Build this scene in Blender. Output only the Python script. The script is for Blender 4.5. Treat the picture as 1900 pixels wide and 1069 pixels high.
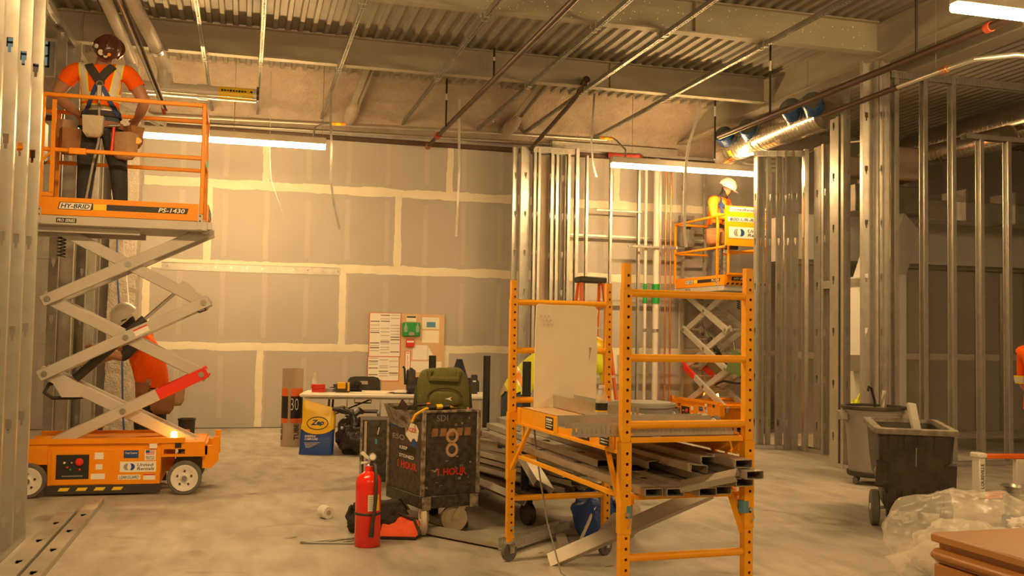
import bpy, math, random
from mathutils import Vector, Matrix, noise
random.seed(7)
for o in list(bpy.data.objects): bpy.data.objects.remove(o)
SC = bpy.context.scene
COL = SC.collection
V = Vector
PI = math.pi

# ------------------------------------------------------------------ camera
YAW, PITCH, ROLL, FPX, CAMZ = 0.268146, 0.0471668, 0.0172560, 1801.2, 1.48
_f = V((math.sin(YAW)*math.cos(PITCH), math.cos(YAW)*math.cos(PITCH), math.sin(PITCH)))
_r = V((math.cos(YAW), -math.sin(YAW), 0)); _u = _r.cross(_f)
R2 = _r*math.cos(ROLL) + _u*math.sin(ROLL); U2 = -_r*math.sin(ROLL) + _u*math.cos(ROLL)
cd = bpy.data.cameras.new('camera'); cam = bpy.data.objects.new('camera', cd); COL.objects.link(cam)
cd.sensor_width = 36; cd.lens = FPX/1900*36; cd.clip_start = .05; cd.clip_end = 200
cam.matrix_world = Matrix(((R2.x, U2.x, -_f.x, 0), (R2.y, U2.y, -_f.y, 0), (R2.z, U2.z, -_f.z, CAMZ), (0, 0, 0, 1)))
SC.camera = cam

# ------------------------------------------------------------------ world, exposure
SC.view_settings.view_transform = 'Standard'; SC.view_settings.look = 'None'
SC.view_settings.exposure = 2.7; SC.view_settings.gamma = 1.0
SC.view_settings.use_curve_mapping = False
wd = bpy.data.worlds.new('world'); SC.world = wd; wd.use_nodes = True
WARM = (1.0, .62, .265)
wd.node_tree.nodes['Background'].inputs[0].default_value = (0, 0, 0, 1)
wd.node_tree.nodes['Background'].inputs[1].default_value = 0.   # closed hall: all light comes from its lamps
LAMP = 27

# ------------------------------------------------------------------ materials
MATS = {}
def pm(name, col, rough=.55, metal=0., var=None, bump=None, col2=None, spec=None, alpha=None, trans=None, emit=None, coat=None):
    """var=(scale, amount[, detail]) noise between col and col2; bump=(scale, strength)"""
    m = bpy.data.materials.new(name); m.use_nodes = True
    nt = m.node_tree; b = nt.nodes['Principled BSDF']
    b.inputs['Base Color'].default_value = (*col, 1); b.inputs['Roughness'].default_value = rough
    b.inputs['Metallic'].default_value = metal
    if spec is not None: b.inputs['Specular IOR Level'].default_value = spec
    if alpha is not None: b.inputs['Alpha'].default_value = alpha
    if trans is not None: b.inputs['Transmission Weight'].default_value = trans
    if coat: b.inputs['Coat Weight'].default_value = coat
    if emit: b.inputs['Emission Color'].default_value = (*emit[0], 1); b.inputs['Emission Strength'].default_value = emit[1]
    tc = None
    if var or bump: tc = nt.nodes.new('ShaderNodeTexCoord')
    if var:
        n = nt.nodes.new('ShaderNodeTexNoise'); n.inputs['Scale'].default_value = var[0]; n.inputs['Detail'].default_value = var[2] if len(var) > 2 else 5
        nt.links.new(tc.outputs['Object'], n.inputs['Vector'])
        r = nt.nodes.new('ShaderNodeValToRGB'); r.color_ramp.elements[0].position = .5-var[1]/2; r.color_ramp.elements[1].position = .5+var[1]/2
        c2 = col2 or tuple(x*.6 for x in col)
        r.color_ramp.elements[0].color = (*c2, 1); r.color_ramp.elements[1].color = (*col, 1)
        nt.links.new(n.outputs['Fac'], r.inputs['Fac']); nt.links.new(r.outputs['Color'], b.inputs['Base Color'])
    if bump:
        n2 = nt.nodes.new('ShaderNodeTexNoise'); n2.inputs['Scale'].default_value = bump[0]; n2.inputs['Detail'].default_value = 4
        nt.links.new(tc.outputs['Object'], n2.inputs['Vector'])
        bp = nt.nodes.new('ShaderNodeBump'); bp.inputs['Strength'].default_value = bump[1]; bp.inputs['Distance'].default_value = .02
        nt.links.new(n2.outputs['Fac'], bp.inputs['Height']); nt.links.new(bp.outputs['Normal'], b.inputs['Normal'])
    MATS[name] = m
    return m
pm('galv', (.62, .605, .555), .35, .74, (9, .5), None, (.48, .47, .43))
pm('galv_dull', (.42, .41, .37), .42, .75, (6, .5), (40, .06), (.27, .265, .235))
pm('galv_floor', (.52, .50, .45), .45, .5, (4, .4), None, (.40, .36, .29))
pm('beam', (.40, .375, .285), .6, .1, (2.2, .6), (60, .05), (.33, .31, .235))
pm('deck', (.33, .31, .25), .55, .2, (3, .6), None, (.26, .245, .20))
pm('foam', (.43, .365, .295), .95, 0, (7, .7), (26, .9), (.33, .275, .22))
pm('column_foam', (.55, .50, .43), .95, 0, (9, .7), (34, 1.0), (.42, .37, .31))
pm('iron', (.075, .055, .04), .45, .5, (12, .6), None, (.13, .075, .045))
pm('pvc', (.68, .64, .57), .35, 0, (5, .5), None, (.60, .56, .49))
pm('chrome', (.72, .70, .66), .2, .95)
pm('copper', (.75, .30, .12), .3, .9)
pm('conduit', (.62, .60, .55), .35, .85)
pm('dark', (.018, .016, .014), .6)
pm('rubber', (.03, .027, .024), .75, 0, (14, .5), None, (.055, .05, .042))
pm('tread_grey', (.17, .165, .15), .8, 0, (14, .6), None, (.10, .095, .085))
pm('mud', (.80, .75, .60), .9, 0, (5, .6), None, (.70, .65, .52))
pm('lift_orange', (.92, .33, .004), .42, 0, (3, .35), None, (.84, .29, .004), spec=.3)
pm('lift_yellow', (.93, .42, .008), .38)
pm('scaf', (.97, .46, .004), .42, 0, (6, .35), None, (.90, .38, .006))
pm('lift_grey', (.54, .51, .46), .5, 0, (5, .5), None, (.48, .45, .40))
pm('lift_grey_dark', (.27, .24, .2), .6)
pm('red_paint', (.75, .035, .012), .35)
pm('ext_red', (.85, .022, .008), .22, 0, coat=.4)
pm('white_paint', (.82, .79, .72), .4, 0, (8, .4), None, (.72, .69, .61))
pm('white_print', (.85, .83, .78), .6)
pm('black_print', (.02, .018, .016), .55)
pm('black_plastic', (.035, .031, .027), .5, 0, (8, .6), None, (.055, .048, .04))
pm('yellow_print', (.88, .62, .02), .5)
pm('blue_print', (.02, .07, .28), .5)
pm('grey_print', (.32, .31, .30), .5)
pm('green_plastic', (.015, .30, .05), .3)
pm('red_print', (.65, .03, .015), .55)
pm('plywood', (.72, .50, .29), .6, 0, (2.5, .6), None, (.60, .39, .21))
pm('paper', (.80, .77, .70), .55)
pm('paper_warm', (.84, .78, .64), .6)
pm('paper_grey', (.42, .41, .40), .7)
pm('cream_board', (.90, .84, .66), .75, 0, (5, .5), None, (.84, .77, .59))
pm('cardboard', (.50, .40, .30), .8, 0, (9, .5), None, (.44, .35, .26))
pm('tube_orange', (.85, .16, .02), .6)
pm('table_white', (.86, .83, .76), .45)
pm('bag_yellow', (.92, .58, .01), .35)
pm('bag_blue', (.02, .09, .42), .35, 0, (12, .5), (30, .3), (.015, .06, .30))
pm('bin_bag', (.022, .02, .018), .22, 0, None, (16, .6))
pm('cart_black', (.030, .026, .021), .5, 0, (26, .22, 9), None, (.072, .062, .049))
pm('cart_edge', (.40, .35, .28), .6, .2, (22, .3), None, (.10, .08, .06))
pm('cream_wheel', (.62, .54, .40), .6, 0, (14, .5), None, (.50, .42, .30))
pm('olive', (.125, .125, .028), .85, 0, (40, .6), (90, .25), (.095, .095, .02))
pm('olive_dark', (.055, .055, .02), .8)
pm('navy', (.022, .027, .045), .85, 0, (10, .6), (24, .5), (.032, .038, .06))
pm('cord_yellow', (.88, .47, .01), .45)
pm('cord_orange', (.90, .17, .015), .45)
pm('tool_yellow', (.90, .50, .01), .4)
pm('tool_orange_red', (.80, .11, .02), .75, 0, (9, .5), (22, .5), (.62, .07, .015))
pm('black_cloth', (.025, .022, .02), .9, 0, (9, .6), (30, .5), (.04, .035, .03))
pm('dusty_black', (.030, .026, .021), .55, 0, (6, .3, 8), (18, .12), (.065, .056, .042))
pm('dust_rim', (.30, .27, .21), .8, 0, (9, .4, 8), None, (.12, .105, .08))
pm('can_grey', (.26, .25, .225), .6, 0, (7, .5), None, (.32, .30, .26))
pm('steel_bucket', (.55, .54, .5), .3, .85)
pm('ladder_orange', (.90, .17, .012), .45)
pm('ladder_white', (.70, .67, .60), .45)
pm('tan_metal', (.44, .19, .042), .3, 0, (2, .4), None, (.40, .17, .038), coat=.25)
pm('tan_top', (.46, .225, .066), .42, 0, (3, .5), None, (.40, .19, .054))
pm('plastic_film', (.93, .90, .84), .2, 0, None, (7, .5), alpha=.27)
pm('film_filling', (.86, .83, .76), .35, 0, None, (9, .6), alpha=.55)
pm('cap_film', (.20, .24, .30), .15, 0, None, (20, .5), alpha=.45)
pm('clear', (.97, .96, .94), .06, 0, alpha=.28)
pm('water', (.9, .92, .9), .05, 0, alpha=.25)
pm('blue_film', (.035, .15, .42), .16, 0, (14, .5), (20, .6), (.02, .08, .28))
pm('spiral', (.70, .66, .58), .2, .95, (5, .5), None, (.60, .56, .48))
pm('tag_yellow', (.90, .60, .01), .4)
pm('tag_orange', (.92, .32, .01), .4)
pm('tag_red', (.42, .06, .03), .6)
pm('tag_green', (.24, .34, .13), .8)
pm('tape_blue', (.10, .28, .40), .7)
pm('skin', (.48, .25, .15), .55, 0, (20, .5), None, (.42, .21, .125))
pm('hair', (.03, .02, .014), .8)
pm('hi_orange', (1.0, .15, .006), .75, 0, (5, .6), (14, .5), (.90, .115, .004), spec=.15)
pm('hi_yellow', (.80, .86, .02), .7, 0, (5, .6), (14, .35), (.66, .74, .02))
pm('hi_amber', (.98, .30, .012), .7, 0, (5, .6), (14, .3), (.90, .24, .01))
pm('reflect', (.74, .72, .66), .35, .2)
pm('reflect_edge', (.85, .80, .03), .6)
pm('jeans', (.045, .065, .10), .9, 0, (9, .6), (40, .3), (.07, .095, .135))
pm('dark_trousers', (.03, .032, .036), .9, 0, (8, .6), (26, .4), (.045, .046, .05))
pm('grey_trousers', (.10, .095, .09), .9, 0, (8, .6), (26, .4), (.14, .13, .12))
pm('shirt_dark', (.035, .037, .045), .9, 0, None, (22, .4))
pm('boot', (.10, .055, .03), .7)
pm('leather', (.36, .17, .07), .7, 0, (9, .6), (30, .4), (.25, .11, .045))
pm('leather_light', (.52, .34, .20), .75, 0, (9, .6), (30, .4), (.40, .25, .14))
pm('canvas', (.60, .53, .40), .85, 0, (7, .6), (14, .6), (.48, .42, .31))
pm('harness', (.04, .036, .034), .7)
pm('harness_blue', (.025, .06, .22), .65)
pm('strap_grey', (.36, .35, .30), .7)
pm('hat_brown', (.10, .028, .018), .3, 0, (6, .5), None, (.07, .02, .014), coat=.3)
pm('hat_white', (.80, .77, .72), .3, 0, coat=.3)
pm('hat_yellow', (.88, .60, .02), .3)
pm('glass_dark', (.015, .015, .017), .1)
pm('window_pane', (.1, .13, .13), .2, 0, emit=((.30, .42, .36), .07))
pm('far_white', (.60, .60, .56), .8)
pm('beacon', (.95, .45, .02), .2, 0, emit=((1, .42, .04), 9.))
pm('lamp_lens', (1, .9, .7), .4, 0, emit=(WARM, LAMP))
pm('fixture_body', (.78, .74, .66), .5)
pm('cloth_white', (.80, .77, .70), .9)
pm('debris', (.30, .27, .22), .7)

def drywall_mat():
    m = pm('drywall', (.46, .435, .40), .9, 0, (1.3, .7), None, (.41, .385, .35))
    nt = m.node_tree; b = nt.nodes['Principled BSDF']
    src = b.inputs['Base Color'].links[0].from_socket
    tc = nt.nodes.new('ShaderNodeTexCoord')
    sx = nt.nodes.new('ShaderNodeSeparateXYZ'); nt.links.new(tc.outputs['Object'], sx.inputs[0])
    nz = nt.nodes.new('ShaderNodeTexNoise'); nz.inputs['Scale'].default_value = 1.7; nz.inputs['Detail'].default_value = 3
    nt.links.new(tc.outputs['Object'], nz.inputs['Vector'])
    def math_(op, a, bb=None, c=None):
        n = nt.nodes.new('ShaderNodeMath'); n.operation = op
        for i, x in enumerate((a, bb, c)):
            if x is None: continue
            if isinstance(x, (int, float)): n.inputs[i].default_value = x
            else: nt.links.new(x, n.inputs[i])
        return n.outputs[0]
    # trowelled stripes of filler over the screw lines, one every 0.61 m along the wall
    ph = math_('FRACT', math_('DIVIDE', math_('ADD', sx.outputs[0], math_('MULTIPLY', nz.outputs['Fac'], .05)), .61))
    d = math_('ABSOLUTE', math_('SUBTRACT', ph, .5))
    st = math_('SMOOTHSTEP', d, .085, .045) if False else math_('LESS_THAN', d, .062)
    # they stop short of the board edges
    zr = math_('FRACT', math_('DIVIDE', sx.outputs[2], 1.219))
    e = math_('LESS_THAN', math_('ABSOLUTE', math_('SUBTRACT', zr, .5)), math_('ADD', .24, math_('MULTIPLY', nz.outputs['Fac'], .3)))
    f = math_('MULTIPLY', math_('MULTIPLY', st, e), math_('MULTIPLY', nz.outputs['Fac'], .34))
    mx = nt.nodes.new('ShaderNodeMix'); mx.data_type = 'RGBA'
    nt.links.new(f, mx.inputs['Factor']); nt.links.new(src, mx.inputs['A']); mx.inputs['B'].default_value = (.74, .69, .58, 1)
    nt.links.new(mx.outputs['Result'], b.inputs['Base Color'])
drywall_mat()

def floor_mat():
    m = bpy.data.materials.new('concrete'); m.use_nodes = True; MATS['concrete'] = m
    nt = m.node_tree; b = nt.nodes['Principled BSDF']
    tc = nt.nodes.new('ShaderNodeTexCoord')
    def nz(scale, detail, dist=0, stretch=None):
        n = nt.nodes.new('ShaderNodeTexNoise'); n.inputs['Scale'].default_value = scale; n.inputs['Detail'].default_value = detail; n.inputs['Distortion'].default_value = dist
        if stretch:
            mp = nt.nodes.new('ShaderNodeMapping'); mp.inputs['Scale'].default_value = stretch; mp.inputs['Rotation'].default_value = (0, 0, .5)
            nt.links.new(tc.outputs['Object'], mp.inputs['Vector']); nt.links.new(mp.outputs[0], n.inputs['Vector'])
        else: nt.links.new(tc.outputs['Object'], n.inputs['Vector'])
        return n.outputs['Fac']
    def ramp(f, p0, c0, p1, c1):
        r = nt.nodes.new('ShaderNodeValToRGB'); r.color_ramp.elements[0].position = p0; r.color_ramp.elements[1].position = p1
        r.color_ramp.elements[0].color = (*c0, 1); r.color_ramp.elements[1].color = (*c1, 1); nt.links.new(f, r.inputs[0]); return r.outputs[0]
    def mix(f, a, bb, mode='MIX'):
        x = nt.nodes.new('ShaderNodeMix'); x.data_type = 'RGBA'; x.blend_type = mode
        if isinstance(f, float): x.inputs['Factor'].default_value = f
        else: nt.links.new(f, x.inputs['Factor'])
        nt.links.new(a, x.inputs['A']); nt.links.new(bb, x.inputs['B']); return x.outputs['Result']
    base = ramp(nz(.55, 6, .6), .33, (.37, .345, .30), .66, (.53, .495, .43))
    fine = ramp(nz(6, 8, .3, (1, .35, 1)), .36, (.70, .69, .66), .62, (1, 1, 1))
    c = mix(.8, base, fine, 'MULTIPLY')
    stains = ramp(nz(1.6, 5, 1.2), .29, (.62, .58, .52), .41, (1, 1, 1))
    c = mix(.8, c, stains, 'MULTIPLY')
    specks = ramp(nz(38, 3), .70, (1, 1, 1), .78, (1.35, 1.35, 1.3))
    c = mix(.5, c, specks, 'MULTIPLY')
    nt.links.new(c, b.inputs['Base Color'])
    rr = nt.nodes.new('ShaderNodeMapRange'); nt.links.new(nz(1.1, 5, .5), rr.inputs[0]); rr.inputs[3].default_value = .42; rr.inputs[4].default_value = .78
    nt.links.new(rr.outputs[0], b.inputs['Roughness'])
    bp = nt.nodes.new('ShaderNodeBump'); bp.inputs['Strength'].default_value = .12; bp.inputs['Distance'].default_value = .01
    nt.links.new(nz(22, 5), bp.inputs['Height']); nt.links.new(bp.outputs[0], b.inputs['Normal'])
floor_mat()

# ------------------------------------------------------------------ mesh builder
def frame(d, up=(0, 0, 1)):
    d = V(d).normalized(); up = V(up)
    if abs(d.dot(up.normalized())) > .995: up = V((0, 1, 0)) if abs(d.y) < .9 else V((1, 0, 0))
    s = d.cross(up).normalized(); u = s.cross(d).normalized()
    return d, s, u
class MB:
    def __init__(s): s.v = []; s.f = []; s.m = []; s.cur = 0
    def mat(s, i): s.cur = i; return s
    def add(s, vs, fs):
        o = len(s.v); s.v += [tuple(p) for p in vs]; s.f += [tuple(i+o for i in f) for f in fs]; s.m += [s.cur]*len(fs); return s
    def _box(s, c, ax, h, b=0):
        c = V(c); ax = [V(a) for a in ax]
        if b <= 0:
            vs = [c+ax[0]*h[0]*i+ax[1]*h[1]*j+ax[2]*h[2]*k for i in (-1, 1) for j in (-1, 1) for k in (-1, 1)]
            return s.add(vs, [(0, 1, 3, 2), (4, 6, 7, 5), (0, 4, 5, 1), (2, 3, 7, 6), (0, 2, 6, 4), (1, 5, 7, 3)])
        b = min(b, min(h)*.95); vs = []; idx = {}
        for i in (-1, 1):
            for j in (-1, 1):
                for k in (-1, 1):
                    for a in range(3):
                        q = [h[0], h[1], h[2]]
                        for t in range(3):
                            if t != a: q[t] -= b
                        idx[(i, j, k, a)] = len(vs); vs.append(c+ax[0]*q[0]*i+ax[1]*q[1]*j+ax[2]*q[2]*k)
        fs = []
        S = (-1, 1)
        for i in S: fs.append([idx[(i, j, k, 0)] for j, k in ((-1, -1), (1, -1), (1, 1), (-1, 1))][::i])
        for j in S: fs.append([idx[(i, j, k, 1)] for i, k in ((-1, -1), (-1, 1), (1, 1), (1, -1))][::j])
        for k in S: fs.append([idx[(i, j, k, 2)] for i, j in ((-1, -1), (1, -1), (1, 1), (-1, 1))][::k])
        for i in S:
            for j in S: fs.append([idx[(i, j, -1, 0)], idx[(i, j, -1, 1)], idx[(i, j, 1, 1)], idx[(i, j, 1, 0)]][::i*j])
            for k in S: fs.append([idx[(i, -1, k, 0)], idx[(i, 1, k, 0)], idx[(i, 1, k, 2)], idx[(i, -1, k, 2)]][::i*k])
        for j in S:
            for k in S: fs.append([idx[(-1, j, k, 1)], idx[(-1, j, k, 2)], idx[(1, j, k, 2)], idx[(1, j, k, 1)]][::j*k])
        for i in S:
            for j in S:
                for k in S: fs.append([idx[(i, j, k, 0)], idx[(i, j, k, 1)], idx[(i, j, k, 2)]][::i*j*k])
        return s.add(vs, fs)
    def bx(s, x0, x1, y0, y1, z0, z1, b=0):
        return s._box(((x0+x1)/2, (y0+y1)/2, (z0+z1)/2), ((1, 0, 0), (0, 1, 0), (0, 0, 1)), (abs(x1-x0)/2, abs(y1-y0)/2, abs(z1-z0)/2), b)
    def rbox(s, c, size, rz=0, rx=0, ry=0, b=0):
        M = Matrix.Rotation(rz, 3, 'Z') @ Matrix.Rotation(ry, 3, 'Y') @ Matrix.Rotation(rx, 3, 'X')
        return s._box(c, (M.col[0], M.col[1], M.col[2]), (size[0]/2, size[1]/2, size[2]/2), b)
    def beam(s, p0, p1, w, h, up=(0, 0, 1), b=0):
        p0 = V(p0); p1 = V(p1); d, sd, u = frame(p1-p0, up)
        return s._box((p0+p1)/2, (d, sd, u), ((p1-p0).length/2, w/2, h/2), b)
    def cyl(s, p0, p1, r0, r1=None, n=14, cap=True):
        p0 = V(p0); p1 = V(p1); r1 = r0 if r1 is None else r1; d, sd, u = frame(p1-p0); vs = []
        for p, r in ((p0, r0), (p1, r1)):
            for i in range(n):
                a = 2*PI*i/n; vs.append(p+sd*math.cos(a)*r+u*math.sin(a)*r)
        fs = [(i, (i+1) % n, n+(i+1) % n, n+i) for i in range(n)]
        if cap: fs += [tuple(range(n))[::-1], tuple(range(n, 2*n))]
        return s.add(vs, fs)
    def tube(s, pts, r, n=8, cap=True):
        pts = [V(p) for p in pts]; rs = r if isinstance(r, (list, tuple)) else [r]*len(pts)
        vs = []; pu = None
        for i, p in enumerate(pts):
            d = (pts[min(i+1, len(pts)-1)]-pts[max(i-1, 0)]).normalized()
            if pu is None: d, sd, u = frame(d)
            else:
                sd = d.cross(pu); sd = sd.normalized() if sd.length > 1e-6 else frame(d)[1]; u = sd.cross(d).normalized()
            pu = u
            for k in range(n):
                a = 2*PI*k/n; vs.append(p+sd*math.cos(a)*rs[i]+u*math.sin(a)*rs[i])
        fs = []
        for i in range(len(pts)-1):
            for k in range(n): fs.append((i*n+k, i*n+(k+1) % n, (i+1)*n+(k+1) % n, (i+1)*n+k))
        if cap: fs += [tuple(range(n))[::-1], tuple(range((len(pts)-1)*n, len(pts)*n))]
        return s.add(vs, fs)
    def lathe(s, prof, o=(0, 0, 0), n=24, ax=None, sx=1, sy=1, cap=True):
        o = V(o); d, sd, u = (V((0, 0, 1)), V((1, 0, 0)), V((0, 1, 0))) if ax is None else (lambda t: (t[0], t[1], t[2]))(frame(ax))
        if ax is not None: u = d.cross(sd)
        vs = []
        for r, z in prof:
            for i in range(n):
                a = 2*PI*i/n; vs.append(o+sd*math.cos(a)*r*sx+u*math.sin(a)*r*sy+d*z)
        fs = []
        for j in range(len(prof)-1):
            for i in range(n): fs.append((j*n+i, j*n+(i+1) % n, (j+1)*n+(i+1) % n, (j+1)*n+i))
        if cap and prof[0][0] > 1e-6: fs.append(tuple(range(n))[::-1])
        if cap and prof[-1][0] > 1e-6: fs.append(tuple(range((len(prof)-1)*n, len(prof)*n)))
        return s.add(vs, fs)
    def ell(s, c, r, n=16, m=10, R=None):
        c = V(c); vs = []; R = R or Matrix.Identity(3)
        for j in range(m+1):
            t = PI*j/m
            for i in range(n):
                a = 2*PI*i/n; vs.append(c+R @ V((r[0]*math.sin(t)*math.cos(a), r[1]*math.sin(t)*math.sin(a), r[2]*math.cos(t))))
        return s.add(vs, [(j*n+i, (j+1)*n+i, (j+1)*n+(i+1) % n, j*n+(i+1) % n) for j in range(m) for i in range(n)])
    def prism(s, poly, o, u, v, t):
        """polygon (a,b) in plane o+u*a+v*b, thickness t along u x v (towards the viewer of u right, v up)"""
        o = V(o); u = V(u); v = V(v); n = u.cross(v).normalized(); k = len(poly)
        vs = [o+u*a+v*b for a, b in poly]+[o+u*a+v*b+n*t for a, b in poly]
        return s.add(vs, [tuple(range(k))[::-1], tuple(range(k, 2*k))]+[(i, (i+1) % k, k+(i+1) % k, k+i) for i in range(k)])
    def grid(s, fn, nu, nv, closed_u=False):
        vs = [fn(i/nu, j/nv) for j in range(nv+1) for i in range(nu+(0 if closed_u else 1))]
        w = nu if closed_u else nu+1
        return s.add(vs, [(j*w+i, j*w+(i+1) % w, (j+1)*w+(i+1) % w, (j+1)*w+i) for j in range(nv) for i in range(nu)])
    def build(s, name, mats, parent=None, local=False, smooth=True, angle=38, M=None):
        me = bpy.data.meshes.new(name)
        vs = s.v
        if M is not None: vs = [M @ V(p) for p in vs]
        if parent is not None and not local:
            inv = wm(parent).inverted(); vs = [inv @ V(p) for p in vs]
        me.from_pydata([tuple(p) for p in vs], [], s.f)
        ml = mats if isinstance(mats, (list, tuple)) else [mats]
        for m in ml: me.materials.append(MATS[m])
        if len(ml) > 1: me.polygons.foreach_set('material_index', s.m)
        me.polygons.foreach_set('use_smooth', [smooth]*len(me.polygons))
        if smooth: me.set_sharp_from_angle(angle=math.radians(angle))
        me.update()
        o = bpy.data.objects.new(name, me); COL.objects.link(o)
        if parent is not None: o.parent = parent
        return o
def wm(o):
    m = o.matrix_basis.copy()
    while o.parent: o = o.parent; m = o.matrix_basis @ m
    return m
def tag(o, label=None, cat=None, group=None, kind=None):
    if label: o['label'] = label
    if cat: o['category'] = cat
    if group: o['group'] = group
    if kind: o['kind'] = kind
    return o
def thing(name, label, cat, loc=(0, 0, 0), rz=0, group=None):
    o = bpy.data.objects.new(name, None); COL.objects.link(o); o.location = loc; o.rotation_euler = (0, 0, rz); o.empty_display_size = .1
    return tag(o, label, cat, group)
def struct(name, mb, mats, **k): return tag(mb.build(name, mats, **k), kind='structure')
def copy_tree(o, parent=None):
    c = o.copy(); COL.objects.link(c)
    if parent is not None: c.parent = parent
    for ch in list(o.children): copy_tree(ch, c)
    return c
def inst(src, name, parent, loc, rz=0, M=None):
    """another object sharing the mesh of src"""
    c = bpy.data.objects.new(name, src.data); COL.objects.link(c); c.parent = parent
    if M is not None: c.matrix_basis = M
    else: c.location = loc; c.rotation_euler = (0, 0, rz)
    return c
_tc = {}
def text(body, parent, o, u, v, w, h, mat='black_print', name='lettering', shear=0., bold=.012, lift=.0015, local=False):
    """flat printed lettering, fitted into w x h around o on the plane (u right, v up)"""
    key = (body, shear, bold)
    if key not in _tc:
        c = bpy.data.curves.new('t', 'FONT'); c.body = body; c.shear = shear; c.offset = bold; c.resolution_u = 2; c.space_line = .9
        ob = bpy.data.objects.new('t', c); COL.objects.link(ob)
        dg = bpy.context.evaluated_depsgraph_get(); dg.update()
        me = bpy.data.meshes.new_from_object(ob.evaluated_get(dg))
        vs = [p.co.copy() for p in me.vertices]; fs = [tuple(p.vertices) for p in me.polygons]
        bpy.data.objects.remove(ob); bpy.data.curves.remove(c); bpy.data.meshes.remove(me)
        _tc[key] = (vs, fs)
    vs, fs = _tc[key]
    x0 = min(p.x for p in vs); x1 = max(p.x for p in vs); y0 = min(p.y for p in vs); y1 = max(p.y for p in vs)
    o = V(o); u = V(u).normalized(); v = V(v).normalized(); n = u.cross(v)
    b = MB(); b.add([o+u*((p.x-x0)/(x1-x0)-.5)*w+v*((p.y-y0)/(y1-y0)-.5)*h+n*lift for p in vs], fs)
    return b.build(name, mat, parent, local=local, smooth=False)
def plate(parent, o, u, v, w, h, mat, name='sticker', t=.0012, local=False, poly=None):
    b = MB(); b.prism(poly or [(-w/2, -h/2), (w/2, -h/2), (w/2, h/2), (-w/2, h/2)], o, V(u).normalized(), V(v).normalized(), t)
    return b.build(name, mat, parent, local=local, smooth=False)
def disc_poly(r, n=20, cx=0, cy=0, a0=0, a1=2*PI): return [(cx+r*math.cos(a0+(a1-a0)*i/n), cy+r*math.sin(a0+(a1-a0)*i/n)) for i in range(n if a1-a0 > 6.28 else n+1)]
# ================================================================== large structure
X0, X1, YB = -3.6, 15.5, 15.13
b = MB(); b.bx(-6, 17, -6, 17.5, -.1, 0)
struct('floor', b, 'concrete')
# ---- roof deck: flutes run in depth, 0.152 m pitch
def deck():
    b = MB(); z = 5.12; pts = []; x = -6.0
    while x < 17:
        pts += [(x, z), (x+.048, z), (x+.062, z+.038), (x+.138, z+.038)]; x += .152
    vs = []; fs = []
    for y in (-6, 17.5):
        for px, pz in pts: vs.append((px, y, pz))
    n = len(pts)
    for i in range(n-1): fs.append((i, n+i, n+i+1, i+1))
    b.add(vs, fs); b.bx(-6, 17, -6, 17.5, z+.05, z+.16)
    return b
struct('ceiling', deck(), 'deck', smooth=False)
# ---- back wall: boards, joints
wb = MB(); wb.bx(-3.6, 15.5, YB+.02, YB+.16, 0, 4.43)
wall_back = struct('wall_back', wb, 'galv_dull')
rows = [(0.0, 1.219, [-2.615, .235, 3.085, 5.935, 8.785, 11.6]), (1.219, 2.438, [-1.403, 1.447, 4.297, 7.147, 10.0]),
        (2.438, 3.657, [-.566, 2.28, 5.13, 7.98, 10.8]), (3.657, 4.43, [.253, 3.10, 5.95, 8.8, 11.6])]
def tape(p0, p1, w, nrm, seed, zmin=-9):
    """trowelled joint compound with a wavering edge, standing a little proud of the boards"""
    p0 = V(p0); p1 = V(p1); d = (p1-p0); L = d.length; d.normalize(); nrm = V(nrm); s = nrm.cross(d)
    n = max(8, int(L/.05)); b = MB(); vs = []
    for i in range(n+1):
        t = i/n*L; a = w/2*(1+.35*noise.noise((t*2.2, seed, 0))+.22*noise.noise((t*11, seed, 3))); c = w/2*(1+.35*noise.noise((t*2.0, seed, 9))+.22*noise.noise((t*9, seed, 5)))
        q = p0+d*t; vs += [q+s*a, q+s*(w*.2)+nrm*.0022, q-s*(w*.2)+nrm*.0022, q-s*c]
    fs = []
    for i in range(n):
        for k in range(3): fs.append((i*4+k, i*4+k+1, (i+1)*4+k+1, (i+1)*4+k))
    b.add(vs, fs); return b
sd = 0
for z0, z1, xs in rows:
    e = [-3.6]+xs+[15.5]
    for a, c in zip(e, e[1:]):
        if c-a < .1: continue
        b = MB(); b.bx(a+.002, c-.002, YB, YB+.018, z0+.002+(.012 if z0 == 0 else 0), z1-.002); b.build('drywall_panel', 'drywall', wall_back)
    for x in xs:
        sd += 1; tape((x, YB-.0005, z0+.02), (x, YB-.0005, z1), .105, (0, -1, 0), sd).build('joint_compound', 'mud', wall_back, smooth=True)
for k, z in enumerate((1.219, 2.438, 3.657)):
    tape((-1.48, YB-.0006, z), (8.6, YB-.0006, z), .135 if k else .115, (0, -1, 0), 50+k).build('joint_compound', 'mud', wall_back)
tape((8.6, YB-.0006, 1.219), (15.4, YB-.0006, 1.219), .10, (0, -1, 0), 70).build('joint_compound', 'mud', wall_back)
b = MB()    # metal strip screwed on the boards
b.bx(-1.20, 1.405, YB-.006, YB-.001, 2.335, 2.455); b.bx(-1.20, 1.405, YB-.016, YB-.001, 2.447, 2.455)
st = tag(b.build('metal_strip', 'galv'), 'long galvanised strip screwed flat on the drywall below a joint', 'strip')
for i in range(12):
    q = MB(); q.cyl((-1.12+i*.226, YB-.006, 2.395), (-1.12+i*.226, YB-.010, 2.395), .012, n=8); q.build('screw', 'chrome', st)
# ---- wall head
b = MB(); b.bx(-3.6, 15.5, YB+.03, YB+.2, 4.43, 5.16); struct('trim_1', b, 'drywall')
b = MB(); b.bx(-3.6, 8.2, YB-.05, YB+.04, 4.43, 4.50, .01); struct('trim_2', b, 'iron')
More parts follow.
